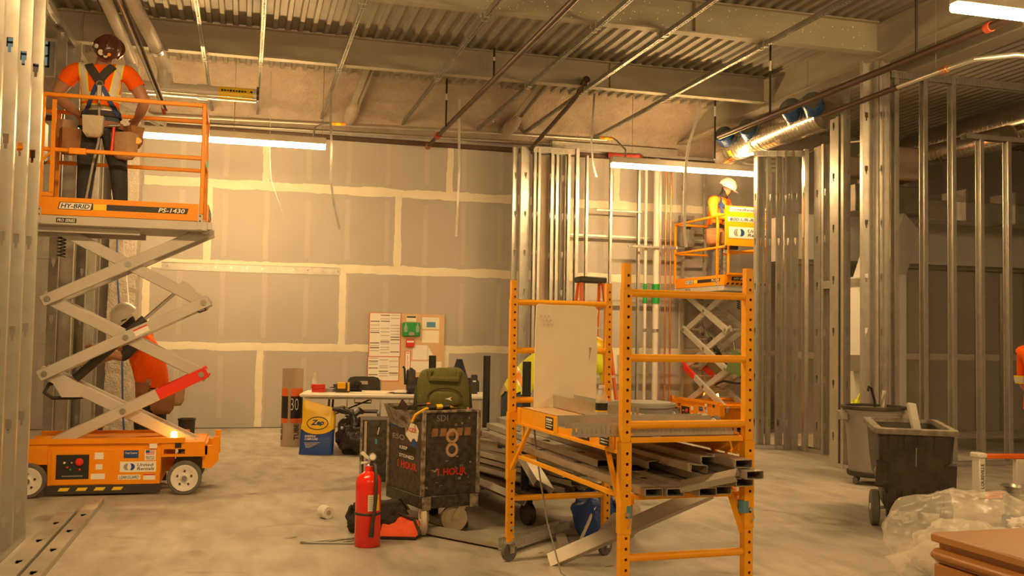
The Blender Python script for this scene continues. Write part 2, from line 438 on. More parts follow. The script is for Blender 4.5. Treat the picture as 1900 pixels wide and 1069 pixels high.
# ---- sprayed fireproofing along the wall head
def foam_fn(i, j):
    prof = [(13.75, 5.13), (14.05, 5.06), (14.45, 4.90), (14.78, 4.78), (14.92, 4.64), (15.12, 4.56)]
    t = j*(len(prof)-1); k = min(int(t), len(prof)-2); f = t-k
    y = prof[k][0]*(1-f)+prof[k+1][0]*f; z = prof[k][1]*(1-f)+prof[k+1][1]*f
    x = -3.6+i*11.4
    a = .022*noise.noise((x*3.1, y*4, 1))+.014*noise.noise((x*9, y*9, 5))
    return (x, y-a*.6-(.10*noise.noise((x*2.0, 7, 0)) if j == 0 else 0), z-a-(0 if j else -.03))
b = MB(); b.grid(foam_fn, 300, 26); struct('trim_3', b, 'foam')
# ---- outer walls of the place
b = MB(); b.bx(-3.75, -3.6, -6, 15.3, 0, 5.2); wl = struct('wall_left_outer', b, 'drywall')
b = MB(); b.bx(15.5, 15.65, -6, 15.3, 0, 5.2); struct('wall_right_outer', b, 'drywall')
b = MB(); b.bx(-6, 17, -6.15, -6, 0, 5.2); struct('wall_front', b, 'drywall')
# small lit window seen high between the framing on the left, in a bulkhead hung from the deck
w1 = MB(); w1.bx(-2.95, -2.34, 12.50, 12.52, 4.56, 4.94)
win = struct('window_1', w1, 'window_pane')
q = MB(); q.bx(-3.6, -2.28, 12.53, 12.58, 4.46, 5.12); q.build('window_surround', 'drywall', win)
for i in range(5):
    q = MB(); q.bx(-2.95+i*.1525-.01, -2.95+i*.1525+.01, 12.47, 12.50, 4.55, 4.95); q.build('window_bar', 'black_plastic', win)
for i in range(4):
    q = MB(); q.bx(-2.96, -2.33, 12.47, 12.50, 4.56+i*.1267-.01, 4.56+i*.1267+.01); q.build('window_bar', 'black_plastic', win)

# ---- C-studs with punched key-holes; local: web across x (width), open to +y
_stud = {}
def stud_mesh(H, w=.092, fl=.036, h0=.35, pitch=.61, holes=True):
    b = MB(); t = .0035; z = 0; hw = .019
    def quad(x0, x1, z0, z1): b.bx(x0, x1, -t/2, t/2, z0, z1)
    if holes:
        quad(-w/2, -hw, 0, H); quad(hw, w/2, 0, H); z = 0; hz = h0
        while hz+.12 < H:
            quad(-hw, hw, z, hz); quad(-hw, -hw*.5, hz, hz+.034); quad(hw*.5, hw, hz, hz+.034); z = hz+.095; hz += pitch
        quad(-hw, hw, z, H)
    else: quad(-w/2, w/2, 0, H)
    for s in (-1, 1):
        x = s*w/2
        b.bx(x-t/2, x+t/2, 0, fl, 0, H); b.bx(min(x, x-s*.009), max(x, x-s*.009), fl-t/2, fl+t/2, 0, H)
    return b
def stud(parent, x, y, z0, H, rz=0, w=.092, h0=.35, fl=.036, mat='galv', holes=True, name='stud', pitch=.61):
    key = (round(H, 3), w, h0, fl, mat, holes, pitch)
    if key not in _stud:
        o = stud_mesh(H, w, fl, h0, pitch, holes).build(name, mat, None, smooth=False); _stud[key] = o.data
        bpy.data.objects.remove(o)
    c = bpy.data.objects.new(name, _stud[key]); COL.objects.link(c); c.parent = parent
    c.matrix_basis = wm(parent).inverted() @ (Matrix.Translation((x, y, z0)) @ Matrix.Rotation(rz, 4, 'Z'))
    return c
def track(parent, p0, p1, w=.096, hgt=.05, slots=False, down=False, name='track', mat='galv', th=.003):
    """U-track from p0 to p1 with legs up (or down); slotted legs are cut into teeth"""
    p0 = V(p0); p1 = V(p1); d, s, u = frame(p1-p0); b = MB(); L = (p1-p0).length
    sg = -1 if down else 1
    b._box((p0+p1)/2, (d, s, u), (L/2, w/2, th/2))
    for k in (-1, 1):
        c = (p0+p1)/2+s*k*(w/2-th/2)
        if not slots: b._box(c+u*sg*hgt/2, (d, s, u), (L/2, th/2, hgt/2))
        else:
            b._box(c+u*sg*hgt*.12, (d, s, u), (L/2, th/2, hgt*.13)); b._box(c+u*sg*hgt*.92, (d, s, u), (L/2, th/2, hgt*.08))
            n = int(L/.025)
            for i in range(n): b._box(p0+d*((i+.5)*L/n)+s*k*(w/2-th/2)+u*sg*hgt*.54, (d, s, u), (L/n*.36, th/2, hgt*.31))
    return b.build(name, mat, parent, smooth=False)
def wall_root(name, at):
    o = bpy.data.objects.new(name, None); COL.objects.link(o); o.location = at; o['kind'] = 'structure'; return o

# near left wall end
wn = wall_root('wall_left_near', (-1.47, 6.6, 0))
for k, y in enumerate((5.86, 6.26, 6.64, 7.03, 7.42)):
    stud(wn, -1.47, y, .0, 5.1, rz=0, h0=.10+.02*k, fl=.04)
track(wn, (-1.47, 5.6, .003), (-1.47, 7.46, .003), .098, .04)
# far left stud wall
wf = wall_root('wall_left', (-1.98, 12.4, 0))
yy = 11.25; k = 0
while yy < 14.7:
    stud(wf, -1.98+.03*math.sin(k*2.1), yy, 0, 4.70, rz=(0, PI, .12, PI-.2)[k % 4], w=(.092, .152, .092, .12)[k % 4], h0=.28, fl=.05 if k % 2 else .036, mat='galv' if k % 3 else 'galv_dull'); yy += (.62, .46, .80, .58)[k % 4]; k += 1
track(wf, (-1.98, 10.2, .003), (-1.98, 14.75, .003)); track(wf, (-1.98, 10.2, 4.70), (-1.98, 14.75, 4.70), .10, .08, True, True)
track(wf, (-1.98, 10.2, 4.56), (-2.9, 10.2, 4.56), .10, .08, True, True); stud(wf, -2.35, 10.22, 0, 4.5, rz=PI); stud(wf, -2.75, 10.22, 0, 4.5)
track(wf, (-2.0, 12.2, 4.42), (-1.2, 14.6, 4.42), .10, .08, True, True)
# rough sprayed column in the corner
def colf(i, j):
    a = i*4; s = int(a) % 4; f = a-int(a)
    c = [(-1.86, 14.62), (-1.50, 14.62), (-1.50, 15.12), (-1.86, 15.12)]
    p = V(c[s]).lerp(V(c[(s+1) % 4]), f); z = j*5.1
    n = .016*noise.noise((p.x*13, p.y*13, z*9))+.012*noise.noise((p.x*31, p.y*31, z*23))
    d = (p-V((-1.68, 14.87))).normalized()*n
    return (p.x+d.x, p.y+d.y, z)
b = MB(); b.grid(colf, 48, 200, True)
tag(b.build('corner_column', 'column_foam'), 'rough sprayed column in the corner between the left studs and the back wall', 'column')

# stud box standing free before the back wall
wc = wall_root('wall_chase', (4.4, 14.2, 0))
for (x, y, w, rz, fl) in [(4.045, 14.62, .092, .25, .036), (4.19, 14.55, .152, .1, .05), (4.335, 14.5, .092, PI/2, .036), (4.37, 14.5, .092, -PI/2, .036),
                          (4.62, 14.5, .092, PI/2, .04), (4.74, 14.62, .092, PI/2, .036), (4.83, 14.62, .092, .2, .036), (4.90, 14.5, .092, PI/2, .04), (5.03, 14.46, .092, PI/2, .05)]:
    stud(wc, x, y, 0, 4.42, rz, w, .26, fl)
track(wc, (4.28, 14.5, 4.42), (5.0, 14.5, 4.42), .10, .09, True, True); track(wc, (3.98, 14.5, .003), (5.1, 14.5, .003))
b = MB(); b.bx(4.42, 4.60, 14.58, 14.6, 0, 4.3); b.build('board_strip', 'cardboard', wc)
# thin furring studs on the back wall beside it
wq = wall_root('wall_furring', (6, 14.9, 0))
for x in (5.36, 5.78, 6.28, 6.66, 7.05, 7.45): stud(wq, x, 14.93, 0, 4.42, PI/2 if x < 7 else -PI/2, .064, .27)
for z in (3.10, 2.05, .82): track(wq, (5.1, 14.99, z), (7.6, 14.99, z), .05, .03)
track(wq, (5.1, 14.93, .003), (8.0, 14.93, .003), .07, .03)

# right wall, corner box
wr = wall_root('wall_right', (6.9, 11.5, 0))
HR = 4.02
for (x, y, w, rz, fl) in [(6.66, 11.80, .092, -PI/2, .05), (6.72, 11.78, .092, PI, .04), (6.84, 11.74, .064, .3, .036), (6.93, 11.66, .092, PI, .036), (7.03, 11.60, .092, PI, .05), (7.12, 11.55, .092, 0, .036),
                          (7.19, 11.47, .152, -PI/2-.3, .05), (7.24, 11.22, .152, -PI/2, .05), (7.24, 11.06, .092, PI, .05), (7.30, 11.05, .092, 0, .036)]:
    stud(wr, x, y, 0, HR, rz, w, .30, fl)
track(wr, (6.62, 11.78, .003), (7.19, 11.60, .003)); track(wr, (7.22, 11.6, .003), (7.24, 11.05, .003)); track(wr, (6.62, 11.78, HR), (7.24, 11.55, HR), .098, .08, True, True)
track(wr, (7.24, 11.05, 2.13), (7.24, 10.1, 2.13), .098, .10)
# door-side post group
for (x, y, w, rz, fl) in [(6.685, 10.02, .152, -PI/2, .05), (6.70, 9.93, .092, PI, .05), (6.70, 9.78, .092, 0, .05), (6.72, 9.44, .152, PI-.15, .06), (6.80, 9.36, .092, PI+.3, .05), (6.88, 9.36, .092, PI, .05)]:
    stud(wr, x, y, 0, 4.10 if y > 9.6 else 4.62, rz, w, .30, fl)
track(wr, (6.695, 10.05, .003), (6.715, 9.32, .003))
for x, y in ((7.3, 9.95), (7.05, 10.35)): stud(wr, x, y, 0, 4.6, PI, .092, .3, .05)
# stud wall running off to the right
wr2 = wall_root('wall_right_run', (8.5, 9.82, 0))
for i in range(9):
    x = 7.40+i*.402
    stud(wr2, x, 9.82, 0, 4.66 if i < 3 else 3.98, PI/2, .092, .33, .05)
    if i < 8: stud(wr2, x+.03, 9.89, 0, 4.6 if i < 3 else 3.9, -PI/2, .064, .33, .03)
track(wr2, (7.0, 9.82, .003), (11, 9.82, .003)); track(wr2, (7.3, 9.82, 4.68), (11, 9.82, 4.68), .10, .09, True, True); track(wr2, (8.35, 9.82, 4.0), (11, 9.82, 4.0), .10, .06, False, True)
# far room behind it: framed drywall, white soffit
wg = MB(); wg.bx(8.2, 15.5, 13.6, 13.72, 0, 2.72); wfar = struct('wall_far_room', wg, 'drywall')
for i in range(14): stud(wfar, 8.3+i*.5, 13.55, 0, 2.72, PI/2, .092, .3, .04)
track(wfar, (8.2, 13.55, 2.72), (15.4, 13.55, 2.72), .1, .06, False, True)
tape((8.2, 13.597, 1.22), (15.4, 13.597, 1.22), .1, (0, -1, 0), 91).build('joint_compound', 'mud', wfar)
b = MB(); b.bx(8.2, 15.5, 13.3, 14.4, 2.72, 3.42); struct('trim_4', b, 'far_white')
b = MB(); b.bx(8.6, 8.9, 11.6, 12.7, .0, 2.4); b.rbox((8.9, 12.3, 2.2), (.5, .5, 2.4), .4, 0, .5); struct('trim_5', b, 'far_white')
# ================================================================== overhead: beams, channels, pipes, ducts, lamps
def ibeam(p0, p1, h, fw, tf, tw):
    b = MB(); p0 = V(p0); p1 = V(p1)
    b.beam(p0+V((0, 0, tf/2)), p1+V((0, 0, tf/2)), fw, tf); b.beam(p0+V((0, 0, h-tf/2)), p1+V((0, 0, h-tf/2)), fw, tf); b.beam(p0+V((0, 0, h/2)), p1+V((0, 0, h/2)), tw, h-2*tf)
    return b
for k, y in enumerate((12.02, 9.50, 6.98, 4.46)):
    lab = ['painted steel beam under the deck, nearer the back wall', 'paint-flecked steel beam across the deck before the back one', 'steel beam over the rolling scaffold', 'steel beam over the near floor'][k]
    o = tag(ibeam((-3.6, y, 4.757), (6.9, y, 4.757), .36, .13, .014, .01).build('steel_beam', 'beam', smooth=False), lab, 'beam', 'roof beams')
    for x in (-1.9, 4.6):
        q = MB(); q.bx(x-.005, x+.005, y-.06, y+.06, 4.77, 5.10); q.build('stiffener_plate', 'beam', o)
    if k == 1:      # flecks of overspray on its web
        q = MB()
        for i in range(170):
            x = random.uniform(2.0, 6.8); z = random.uniform(4.79, 5.08); r = random.uniform(.003, .009)*(1.3 if random.random() < .1 else 1)
            q.prism(disc_poly(r, 6), (x, y-.0055, z), (1, 0, 0), (0, 0, 1), .0008)
        q.build('paint_flecks', 'paper', o, smooth=False)['kind'] = 'stuff'
o = tag(ibeam((7.0, -6, 4.70), (7.0, 15, 4.70), .41, .19, .018, .012).build('steel_girder', 'beam', smooth=False), 'deep steel girder running in depth above the right stud wall', 'beam')
o = tag(ibeam((7.62, 1, 4.66), (7.62, 10.4, 4.66), .45, .24, .02, .012).build('steel_girder', 'beam', smooth=False), 'second girder beyond the pipes, ending in a capped flange', 'beam')
# strut channels clamped under the beams
xs = (.10, 1.04, 2.28, 3.48, 4.25, 5.44)
for x in (-.55,)+xs:
    r = thing('strut_channel', 'slotted strut channel running in depth, clamped under the roof beams', 'strut', (x, 9.5, 4.69), 0, 'strut channels under the beams')
    b = MB(); w = .041
    b.bx(x-w/2, x-w/2+.003, 3.8, 15.0, 4.69, 4.735); b.bx(x+w/2-.003, x+w/2, 3.8, 15.0, 4.69, 4.735)
    b.bx(x-w/2, x+w/2, 3.8, 15.0, 4.732, 4.736)
    b.build('channel_sides', 'galv_dull', r, smooth=False)
    b = MB(); n = int(11.2/.05)
    b.bx(x-w/2, x-.008, 3.8, 15.0, 4.688, 4.692); b.bx(x+.008, x+w/2, 3.8, 15.0, 4.688, 4.692)
    for i in range(n): b.bx(x-.008, x+.008, 3.8+i*.05, 3.8+i*.05+.022, 4.688, 4.692)
    b.build('slotted_face', 'galv_dull', r, smooth=False)
    for y in (12.02, 9.50, 6.98):
        for s in (-1, 1):
            q = MB(); q.bx(x-.035, x+.035, y+s*.075-.022, y+s*.075+.022, 4.735, 4.775); q.bx(x-.03, x+.03, y+s*.06-.008, y+s*.06+.008, 4.68, 4.735); q.build('beam_clamp', 'galv', r)
    q = MB(); q.bx(x-.05, x+.05, 14.95, 15.02, 4.675, 4.69); q.build('end_clip', 'galv', r)
# sloping braces coated in foam below
for (x, lab) in ((1.55, 'diagonal steel brace with a foam-wrapped foot before the fireproofing'), (4.02, 'dark diagonal steel brace dropping to the wall head by the chase studs')):
    r = thing('steel_brace', lab, 'brace', (x, 13.4, 4.7))
    q = MB(); q.beam((x-.05, 13.0, 5.05), (x-.12, 14.5, 4.74), .09, .02); q.beam((x+.03, 13.0, 5.05), (x-.04, 14.5, 4.74), .09, .02, (1, 0, 0)); q.build('angle', 'beam', r)
    q = MB(); q.tube([(x-.06, 14.15, 4.84), (x-.09, 14.45, 4.74), (x-.12, 14.8, 4.66)], [.07, .11, .08], 10); q.build('foam_wrap', 'foam', r)
# black sprinkler pipes
def pipe(pts, r, mat, name, lab, cat='pipe', n=12, parts=(), group=None):
    t = thing(name, lab, cat, pts[0], 0, group); b = MB(); b.tube(pts, r, n); b.build('pipe_run', mat, t)
    for p0, p1, rr, m, nm in parts:
        q = MB(); q.cyl(p0, p1, rr, n=14); q.build(nm, m, t)
    return t
pipe([(2.745, 3.5, 4.46), (2.745, 14.55, 4.46)], .033, 'iron', 'sprinkler_pipe', 'black iron sprinkler pipe hung diagonally across the view under the beams', parts=[((2.745, 14.3, 4.46), (2.745, 14.42, 4.46), .05, 'tag_red', 'coupling')])
pipe([(2.745, 14.55, 4.46), (2.74, 14.75, 4.45), (2.70, 14.95, 4.40)], .03, 'iron', 'sprinkler_pipe_stub', 'short dark pipe end with a rusty fitting at the wall head', parts=[((2.705, 14.9, 4.41), (2.70, 14.98, 4.39), .045, 'leather', 'fitting')])
pipe([(4.22, 11.9, 4.80), (4.235, 12.3, 4.69), (4.27, 14.9, 4.345)], .032, 'iron', 'sloping_pipe', 'black pipe sloping down to the chase studs at the wall head', parts=[((4.22, 11.85, 4.82), (4.235, 12.15, 4.73), .05, 'iron', 'coupling')])
pipe([(6.0, .5, 4.14), (6.0, 11.6, 4.14)], .036, 'iron', 'sprinkler_main', 'black iron sprinkler main above the right stud wall', parts=[((6.0, 6.72, 4.14), (6.0, 6.78, 4.14), .044, 'tag_red', 'coupling')])
pipe([(6.2, 8.2, 4.0), (6.2, 9.5, 3.99)], .03, 'iron', 'wrapped_line', 'brown insulated line below the black sprinkler main', parts=[])
t = pipe([(6.2, 8.2, 4.0), (6.2, 7.6, 4.0), (6.25, 7.2, 4.01), (6.5, 7.0, 4.02), (9.0, 6.95, 4.02)], .026, 'conduit', 'curved_conduit', 'conduit bending away to the right with copper wire wraps')
for k in range(8):
    q = MB(); y = 7.5+k*.035 if k < 4 else 7.0; x = 6.21 if k < 4 else 6.62+(k-4)*.05
    if k < 4: q.cyl((x, y, 4.005), (x, y+.012, 4.005), .034)
    else: q.cyl((x, 6.998, 4.02), (x+.014, 6.998, 4.02), .034)
    q.build('wire_wrap', 'copper', t)
# conduits along the wall head
pipe([(-2.5, 14.72, 4.50), (3.5, 14.72, 4.63), (5.6, 14.72, 4.655)], .012, 'conduit', 'conduit_run', 'thin conduit running along the fireproofed wall head', n=8)
pipe([(-2.5, 14.95, 4.47), (5.4, 14.95, 4.585)], .011, 'conduit', 'conduit_run', 'second thin conduit just under the first along the wall head', n=8)
# flexible whips with tags feeding the lamps
for (a, bb, c, lab) in (((.80, 13.4, 4.28), (1.08, 13.6, 4.36), (1.30, 13.6, 4.37), 'pale flexible whip with an orange tag feeding the lamp over the lift'), ((5.20, 13.1, 4.28), (5.12, 13.2, 4.36), (4.95, 13.3, 4.38), 'pale flexible whip with a yellow tag feeding the lamp by the chase studs')):
    t = thing('lamp_whip', lab, 'cable', a); a = V(a); bb = V(bb); c = V(c)
    z = MB(); z.tube([V((a.x, 12.92, 4.0)), V((a.x+.02, 12.95, 4.15)), a.lerp(bb, .5), bb, c], .013, 8); z.build('cable', 'conduit', t)
    z = MB(); d = (c-bb); z.cyl(bb, bb+d*.9, .022, n=10); z.build('tag_wrap', 'tag_orange', t)
    z = MB(); z.cyl(bb+d*.3, bb+d*.6, .0235, n=10); z.build('tag_band', 'tag_yellow', t)
# hanging strips of bent stud offcut and wires
def strip(pts, w, mat, lab, cat='strap', name='hanging_strap'):
    b = MB(); pts = [V(p) for p in pts]; vs = []
    for p in pts: vs += [p+V((-w/2, 0, 0)), p+V((w/2, 0, 0)), p+V((w/2, .003, 0)), p+V((-w/2, .003, 0))]
    fs = []
    for i in range(len(pts)-1):
        for k in range(4): fs.append((i*4+k, i*4+(k+1) % 4, (i+1)*4+(k+1) % 4, (i+1)*4+k))
    b.add(vs, fs); return tag(b.build(name, mat, smooth=False), lab, cat)
strip([(2.775, 13, 4.70), (2.775, 13.0, 4.4), (2.79, 13, 3.7), (2.78, 13.02, 3.2), (2.765, 13, 2.80)], .032, 'galv', 'straight metal hanging strap in front of the upper drywall')
strip([(1.02, 13, 4.70), (1.03, 13, 4.2), (1.05, 13, 3.94), (1.05, 13.02, 3.5), (1.10, 13, 3.15), (1.185, 13, 2.83)], .03, 'galv_dull', 'dark bent strap hanging below the end of the lamp')
strip([(6.23, 12.6, 5.11), (6.2, 12.6, 4.70), (6.05, 12.6, 4.25), (6.0, 12.6, 3.9), (5.99, 12.6, 3.4), (6.0, 12.62, 3.0), (6.02, 12.6, 2.75)], .045, 'white_print', 'pale curved strap hanging beside the second lift platform')
strip([(.26, 13.8, 5.07), (.27, 13.8, 4.0), (.30, 13.8, 3.55), (.50, 13.8, 3.02)], .006, 'galv_dull', 'thin wire dangling before the drywall near the lift', 'wire', 'dangling_wire')
strip([(4.97, 13.6, 5.11), (4.95, 13.6, 4.8), (4.93, 13.6, 4.4), (4.96, 13.6, 4.05), (5.02, 13.6, 3.85)], .03, 'galv_dull', 'short curled strap hanging above the chase studs')
for (x, y, z0, z1, lab) in ((2.955, 11.8, 4.73, 5.1, 'black threaded hanger rod by the beam'), (2.69, 13.5, 4.42, 5.11, 'black and white hanger rod before the fireproofing'), (6.0, 7.67, 4.17, 5.1, 'black hanger rod holding the sprinkler main'), (6.0, 10.3, 4.17, 5.11, 'short black hanger rod above the ducted run'), (6.35, 12.4, 4.0, 5.11, 'black hanger rod behind the second lamp')):
    t = thing('hanger_rod', lab, 'rod', (x, y, z0)); q = MB(); q.cyl((x, y, z0), (x, y, z1), .013, n=8); q.build('rod', 'dark', t)
    q = MB(); q.cyl((x, y, z0+(z1-z0)*.55), (x, y, z0+(z1-z0)*.68), .0145, n=8); q.build('rod_label', 'paper', t)
for (x, y, z0, lab) in ((.92, 12.9, 4.0, 'lamp hanger wire at the right end of the first lamp'), (-.2, 12.9, 4.0, 'lamp hanger wire in the middle of the first lamp'), (5.3, 12.9, 4.0, 'lamp hanger wire at the left end of the second lamp'), (6.4, 7.9, 4.03, 'wire holding the curved conduit'), (7.0, 12.2, 4.45, 'wire holding the far end of the duct'), (6.95, 11.0, 4.45, 'thin wire holding the near end of the duct')):
    q = MB(); q.cyl((x, y, z0), (x, y, 5.1), .0035, n=6); tag(q.build('hanger_wire', 'galv_dull'), lab, 'wire')
# slotted track fixed high on the wall head right of the chase
r = thing('slotted_track', 'slotted track fixed high on the wall head above the second lamp', 'track', (5.2, 14.85, 4.5)); track(r, (4.7, 14.85, 4.6), (6.9, 14.85, 4.6), .1, .1, True, True)
# --- white drain pipes at upper left
t = thing('drain_pipe', 'white plastic drain pipe dropping from the ceiling and turning along the wall, yellow label', 'pipe', (-1.1, 12, 4.2))
b = MB(); b.tube([(-1.30, 10.6, 5.0), (-1.10, 11.6, 4.75), (-1.0, 11.95, 4.55), (-.98, 12.0, 4.32)], .078, 18); b.build('sloping_run', 'pvc', t)
b = MB(); b.tube([(-1.45, 12, 4.285), (.06, 12, 4.29)], .082, 20); b.build('level_run', 'pvc', t)
b = MB(); b.tube([(-1.55, 10.9, 5.0), (-1.42, 11.6, 4.75), (-1.36, 12.0, 4.58), (-1.34, 12.02, 4.25)], .066, 16); b.build('branch_run', 'pvc', t)
for p0, p1 in (((-.98, 12, 4.46), (-.98, 12, 4.28)), ((-1.36, 12.01, 4.5), (-1.34, 12.01, 4.3)), ((-.62, 12, 4.288), (-.50, 12, 4.288))):
    q = MB(); q.cyl(p0, p1, .094, n=18); q.build('pipe_hub', 'pvc', t)
for p in ((-1.22, 11.0, 4.93), (-1.06, 11.72, 4.68)):
    q = MB(); d = V((.19, .95, -.28)).normalized(); q.cyl(V(p)-d*.03, V(p)+d*.03, .088, n=16); q.bx(p[0]+.07, p[0]+.12, p[1]-.015, p[1]+.015, p[2]-.02, p[2]+.02); q.build('pipe_clamp', 'chrome', t)
q = MB(); q.cyl((-.38, 12, 4.2885), (.02, 12, 4.2898), .0835, n=24, cap=False); q.build('pipe_label', 'tag_yellow', t)
for k in range(9): plate(t, (-.335+.033*k, 11.9152, 4.312), (1, 0, .004), (0, .28, 1), .024, .030-.006*(k % 3), 'black_print', 'label_print', .001)
plate(t, (.0, 11.9152, 4.312), (1, 0, 0), (0, .28, 1), 0, 0, 'black_print', 'label_print', .001, poly=[(-.018, 0), (0, -.018), (.018, 0), (0, .018)])
q = MB(); q.cyl((.06, 12, 4.29), (.09, 12, 4.29), .06, n=14); q.bx(.06, .09, 11.99, 12.01, 4.34, 4.40); q.build('end_plug', 'iron', t)
for z in (4.235, 4.20):
    q = MB(); q.cyl((-1.2, 11.905, z), (.06, 11.905, z), .006, n=6); q.build('tie_rod', 'chrome', t)
t = thing('conduit_pair', 'pair of shiny conduits slanting down past the worker with the brown hard hat', 'conduit', (-1.0, 10, 4.2))
for k, dx in enumerate((0, .045)):
    q = MB(); q.cyl((-1.175+dx, 9.0+.1*k, 4.40), (-.905+dx*.6, 11.0, 3.83), .016, n=10); q.build('conduit', ('chrome', 'iron')[k], t)
q = MB(); q.cyl((-.91, 10.97, 3.84), (-.90, 11.05, 3.80), .022, n=10); q.build('end_cap', 'tag_red', t)
# --- vertical pipes on the back wall, right
for (x, rr, m, lab) in ((6.53, .052, 'pvc', 'thick white vertical pipe with a green coupling on the back wall'), (6.34, .026, 'pvc', 'thin white vertical pipe left of the thick one'), (6.70, .014, 'copper', 'bright copper riser right of the white pipes'), (6.79, .014, 'copper', 'second copper riser beside the stud')):
    t = thing('riser_pipe', lab, 'pipe', (x, 14.81, 0)); q = MB(); q.cyl((x, 14.81, 0), (x, 14.81, 4.42), rr, n=14); q.build('pipe_run', m, t)
    if m == 'pvc':
        q = MB(); q.cyl((x, 14.81, 2.02), (x, 14.81, 2.34), rr*1.25, n=14); q.build('coupling', 'green_plastic', t)
        q = MB(); q.cyl((x, 14.81, 1.55), (x, 14.81, 1.60), rr*1.15, n=14); q.build('pipe_band', 'chrome', t)
t = thing('pipe_rack', 'level clamp rail holding the vertical pipes', 'bracket', (6.3, 14.78, 3.0))
q = MB(); q.bx(6.0, 7.0, 14.71, 14.74, 2.93, 2.96); q.build('rail', 'galv_dull', t); q = MB(); q.bx(5.5, 6.3, 14.87, 14.89, 3.52, 3.54); q.build('rail', 'galv_dull', t)
for x in (6.05, 6.2, 6.4, 6.62, 6.86):
    q = MB(); q.cyl((x, 14.72, 2.92), (x, 14.72, 2.97), .022, n=8); q.build('clamp', 'galv_dull', t)
t = thing('junction_box', 'grey open junction box on the studs beside the copper risers', 'box', (7.0, 14.8, 3.2))
q = MB(); q.bx(6.95, 7.2, 14.85, 14.86, 2.98, 3.5); q.bx(6.95, 7.02, 14.77, 14.85, 2.98, 3.5); q.bx(7.14, 7.2, 14.77, 14.85, 2.98, 3.5); q.bx(7.02, 7.14, 14.77, 14.85, 2.98, 3.05); q.bx(7.02, 7.14, 14.77, 14.85, 3.43, 3.5); q.build('box_body', 'galv_dull', t)
t = thing('red_fitting', 'red-wrapped pipe fitting at the wall head above the second lamp', 'pipe', (5.8, 14.5, 4.35)); q = MB(); q.tube([(5.75, 14.98, 4.47), (5.95, 14.8, 4.42), (6.15, 14.75, 4.42), (6.3, 14.98, 4.48)], .05, 12); q.build('wrapped_pipe', 'tag_red', t)
# --- spiral ducts
def spiral(t, p0, p1, r, mat='spiral', n=28, pitch=.09):
    b = MB(); p0 = V(p0); p1 = V(p1); b.cyl(p0, p1, r, n=n); b.build('duct_run', mat, t)
    d, s, u = frame(p1-p0); L = (p1-p0).length; pts = []; k = int(L/pitch*16)
    for i in range(k+1): a = 2*PI*i/16; pts.append(p0+d*(L*i/k)+(s*math.cos(a)+u*math.sin(a))*(r+.001))
    q = MB(); q.tube(pts, .0045, 5); q.build('spiral_seam', mat, t)
t = thing('spiral_duct', 'shiny spiral duct with blue-capped takeoffs above the right stud wall', 'duct', (6.93, 12, 4.28))
spiral(t, (6.93, 10.55, 4.28), (6.93, 13.0, 4.28), .185)
q = MB(); q.tube([(6.93, 12.95, 4.28), (6.93, 13.12, 4.27), (7.0, 13.3, 4.26), (7.15, 13.42, 4.25), (7.35, 13.46, 4.25), (7.9, 13.46, 4.25)], [.19, .2, .2, .2, .2, .19], 24); q.build('elbow', 'spiral', t)
for y, k in ((12.95, 0), (12.35, 1), (11.15, 2), (10.75, 3)):
    dr = V((-.72, -.55, .42)) if k % 2 == 0 else V((-.62, -.70, .35)); dr.normalize()
    o = V((6.93, y, 4.28)); q = MB(); q.cyl(o+dr*.1, o+dr*.40, .125, n=20, cap=False); tk = q.build('takeoff', 'spiral', t)
    q = MB(); q.lathe([(.129, .23), (.133, .30), (.131, .40), (.118, .412)], o, 20, dr, cap=False); q.build('plastic_cap', 'blue_film', tk)
    q = MB(); q.lathe([(.119, .412), (0, .414)], o, 20, dr, cap=False); q.build('cap_face', 'cap_film', tk)
for y in (12.65, 12.0):
    q = MB(); q.cyl((6.93, y-.03, 4.28), (6.93, y+.03, 4.28), .19, n=28); q.build('duct_band', 'chrome', t)
for y in (12.75, 12.2):
    q = MB(); q.prism([(-.05, -.04), (.05, -.04), (.05, .04), (-.05, .04)], (6.93-.188*math.cos(.6), y, 4.28-.188*math.sin(.6)), (0, -1, 0), (-math.sin(.6), 0, math.cos(.6)), .002); q.build('duct_label', 'tag_yellow', t)
t = thing('spiral_duct_far', 'wide spiral duct in the dark room behind the right studs', 'duct', (10, 12, 4.4)); spiral(t, (10.25, 10.4, 4.5), (10.25, 13.2, 4.5), .28)
t = thing('spiral_duct_branch', 'smaller spiral branch duct under the wide one', 'duct', (10, 12, 4.0)); spiral(t, (9.74, 10.6, 4.22), (9.74, 13.2, 4.24), .15)
t = thing('rectangular_duct', 'boxy duct with foil wrap hanging over the white soffit', 'duct', (10, 13, 3.6))
q = MB(); q.bx(8.5, 9.7, 12.2, 12.7, 3.35, 3.75, .01); q.build('duct_body', 'galv_dull', t); q = MB(); q.bx(9.7, 13.5, 12.3, 12.7, 3.3, 3.6, .01); q.build('duct_arm', 'galv', t)
for x in (9.0, 10.4, 11.3, 12.2): q = MB(); q.bx(x, x+.03, 12.19, 12.71, 3.28, 3.77); q.build('duct_flange', 'galv', t)
t = thing('insulated_duct', 'brown insulated duct box above the far room', 'duct', (9.4, 12.4, 4.2)); q = MB(); q.bx(9.25, 9.29, 12.5, 12.54, 4.3, 5.11); q.bx(9.0, 9.6, 12.2, 12.9, 3.85, 4.35, .03); q.bx(8.2, 9.0, 12.4, 12.7, 3.9, 4.2, .03); q.build('duct_body', 'cardboard', t)
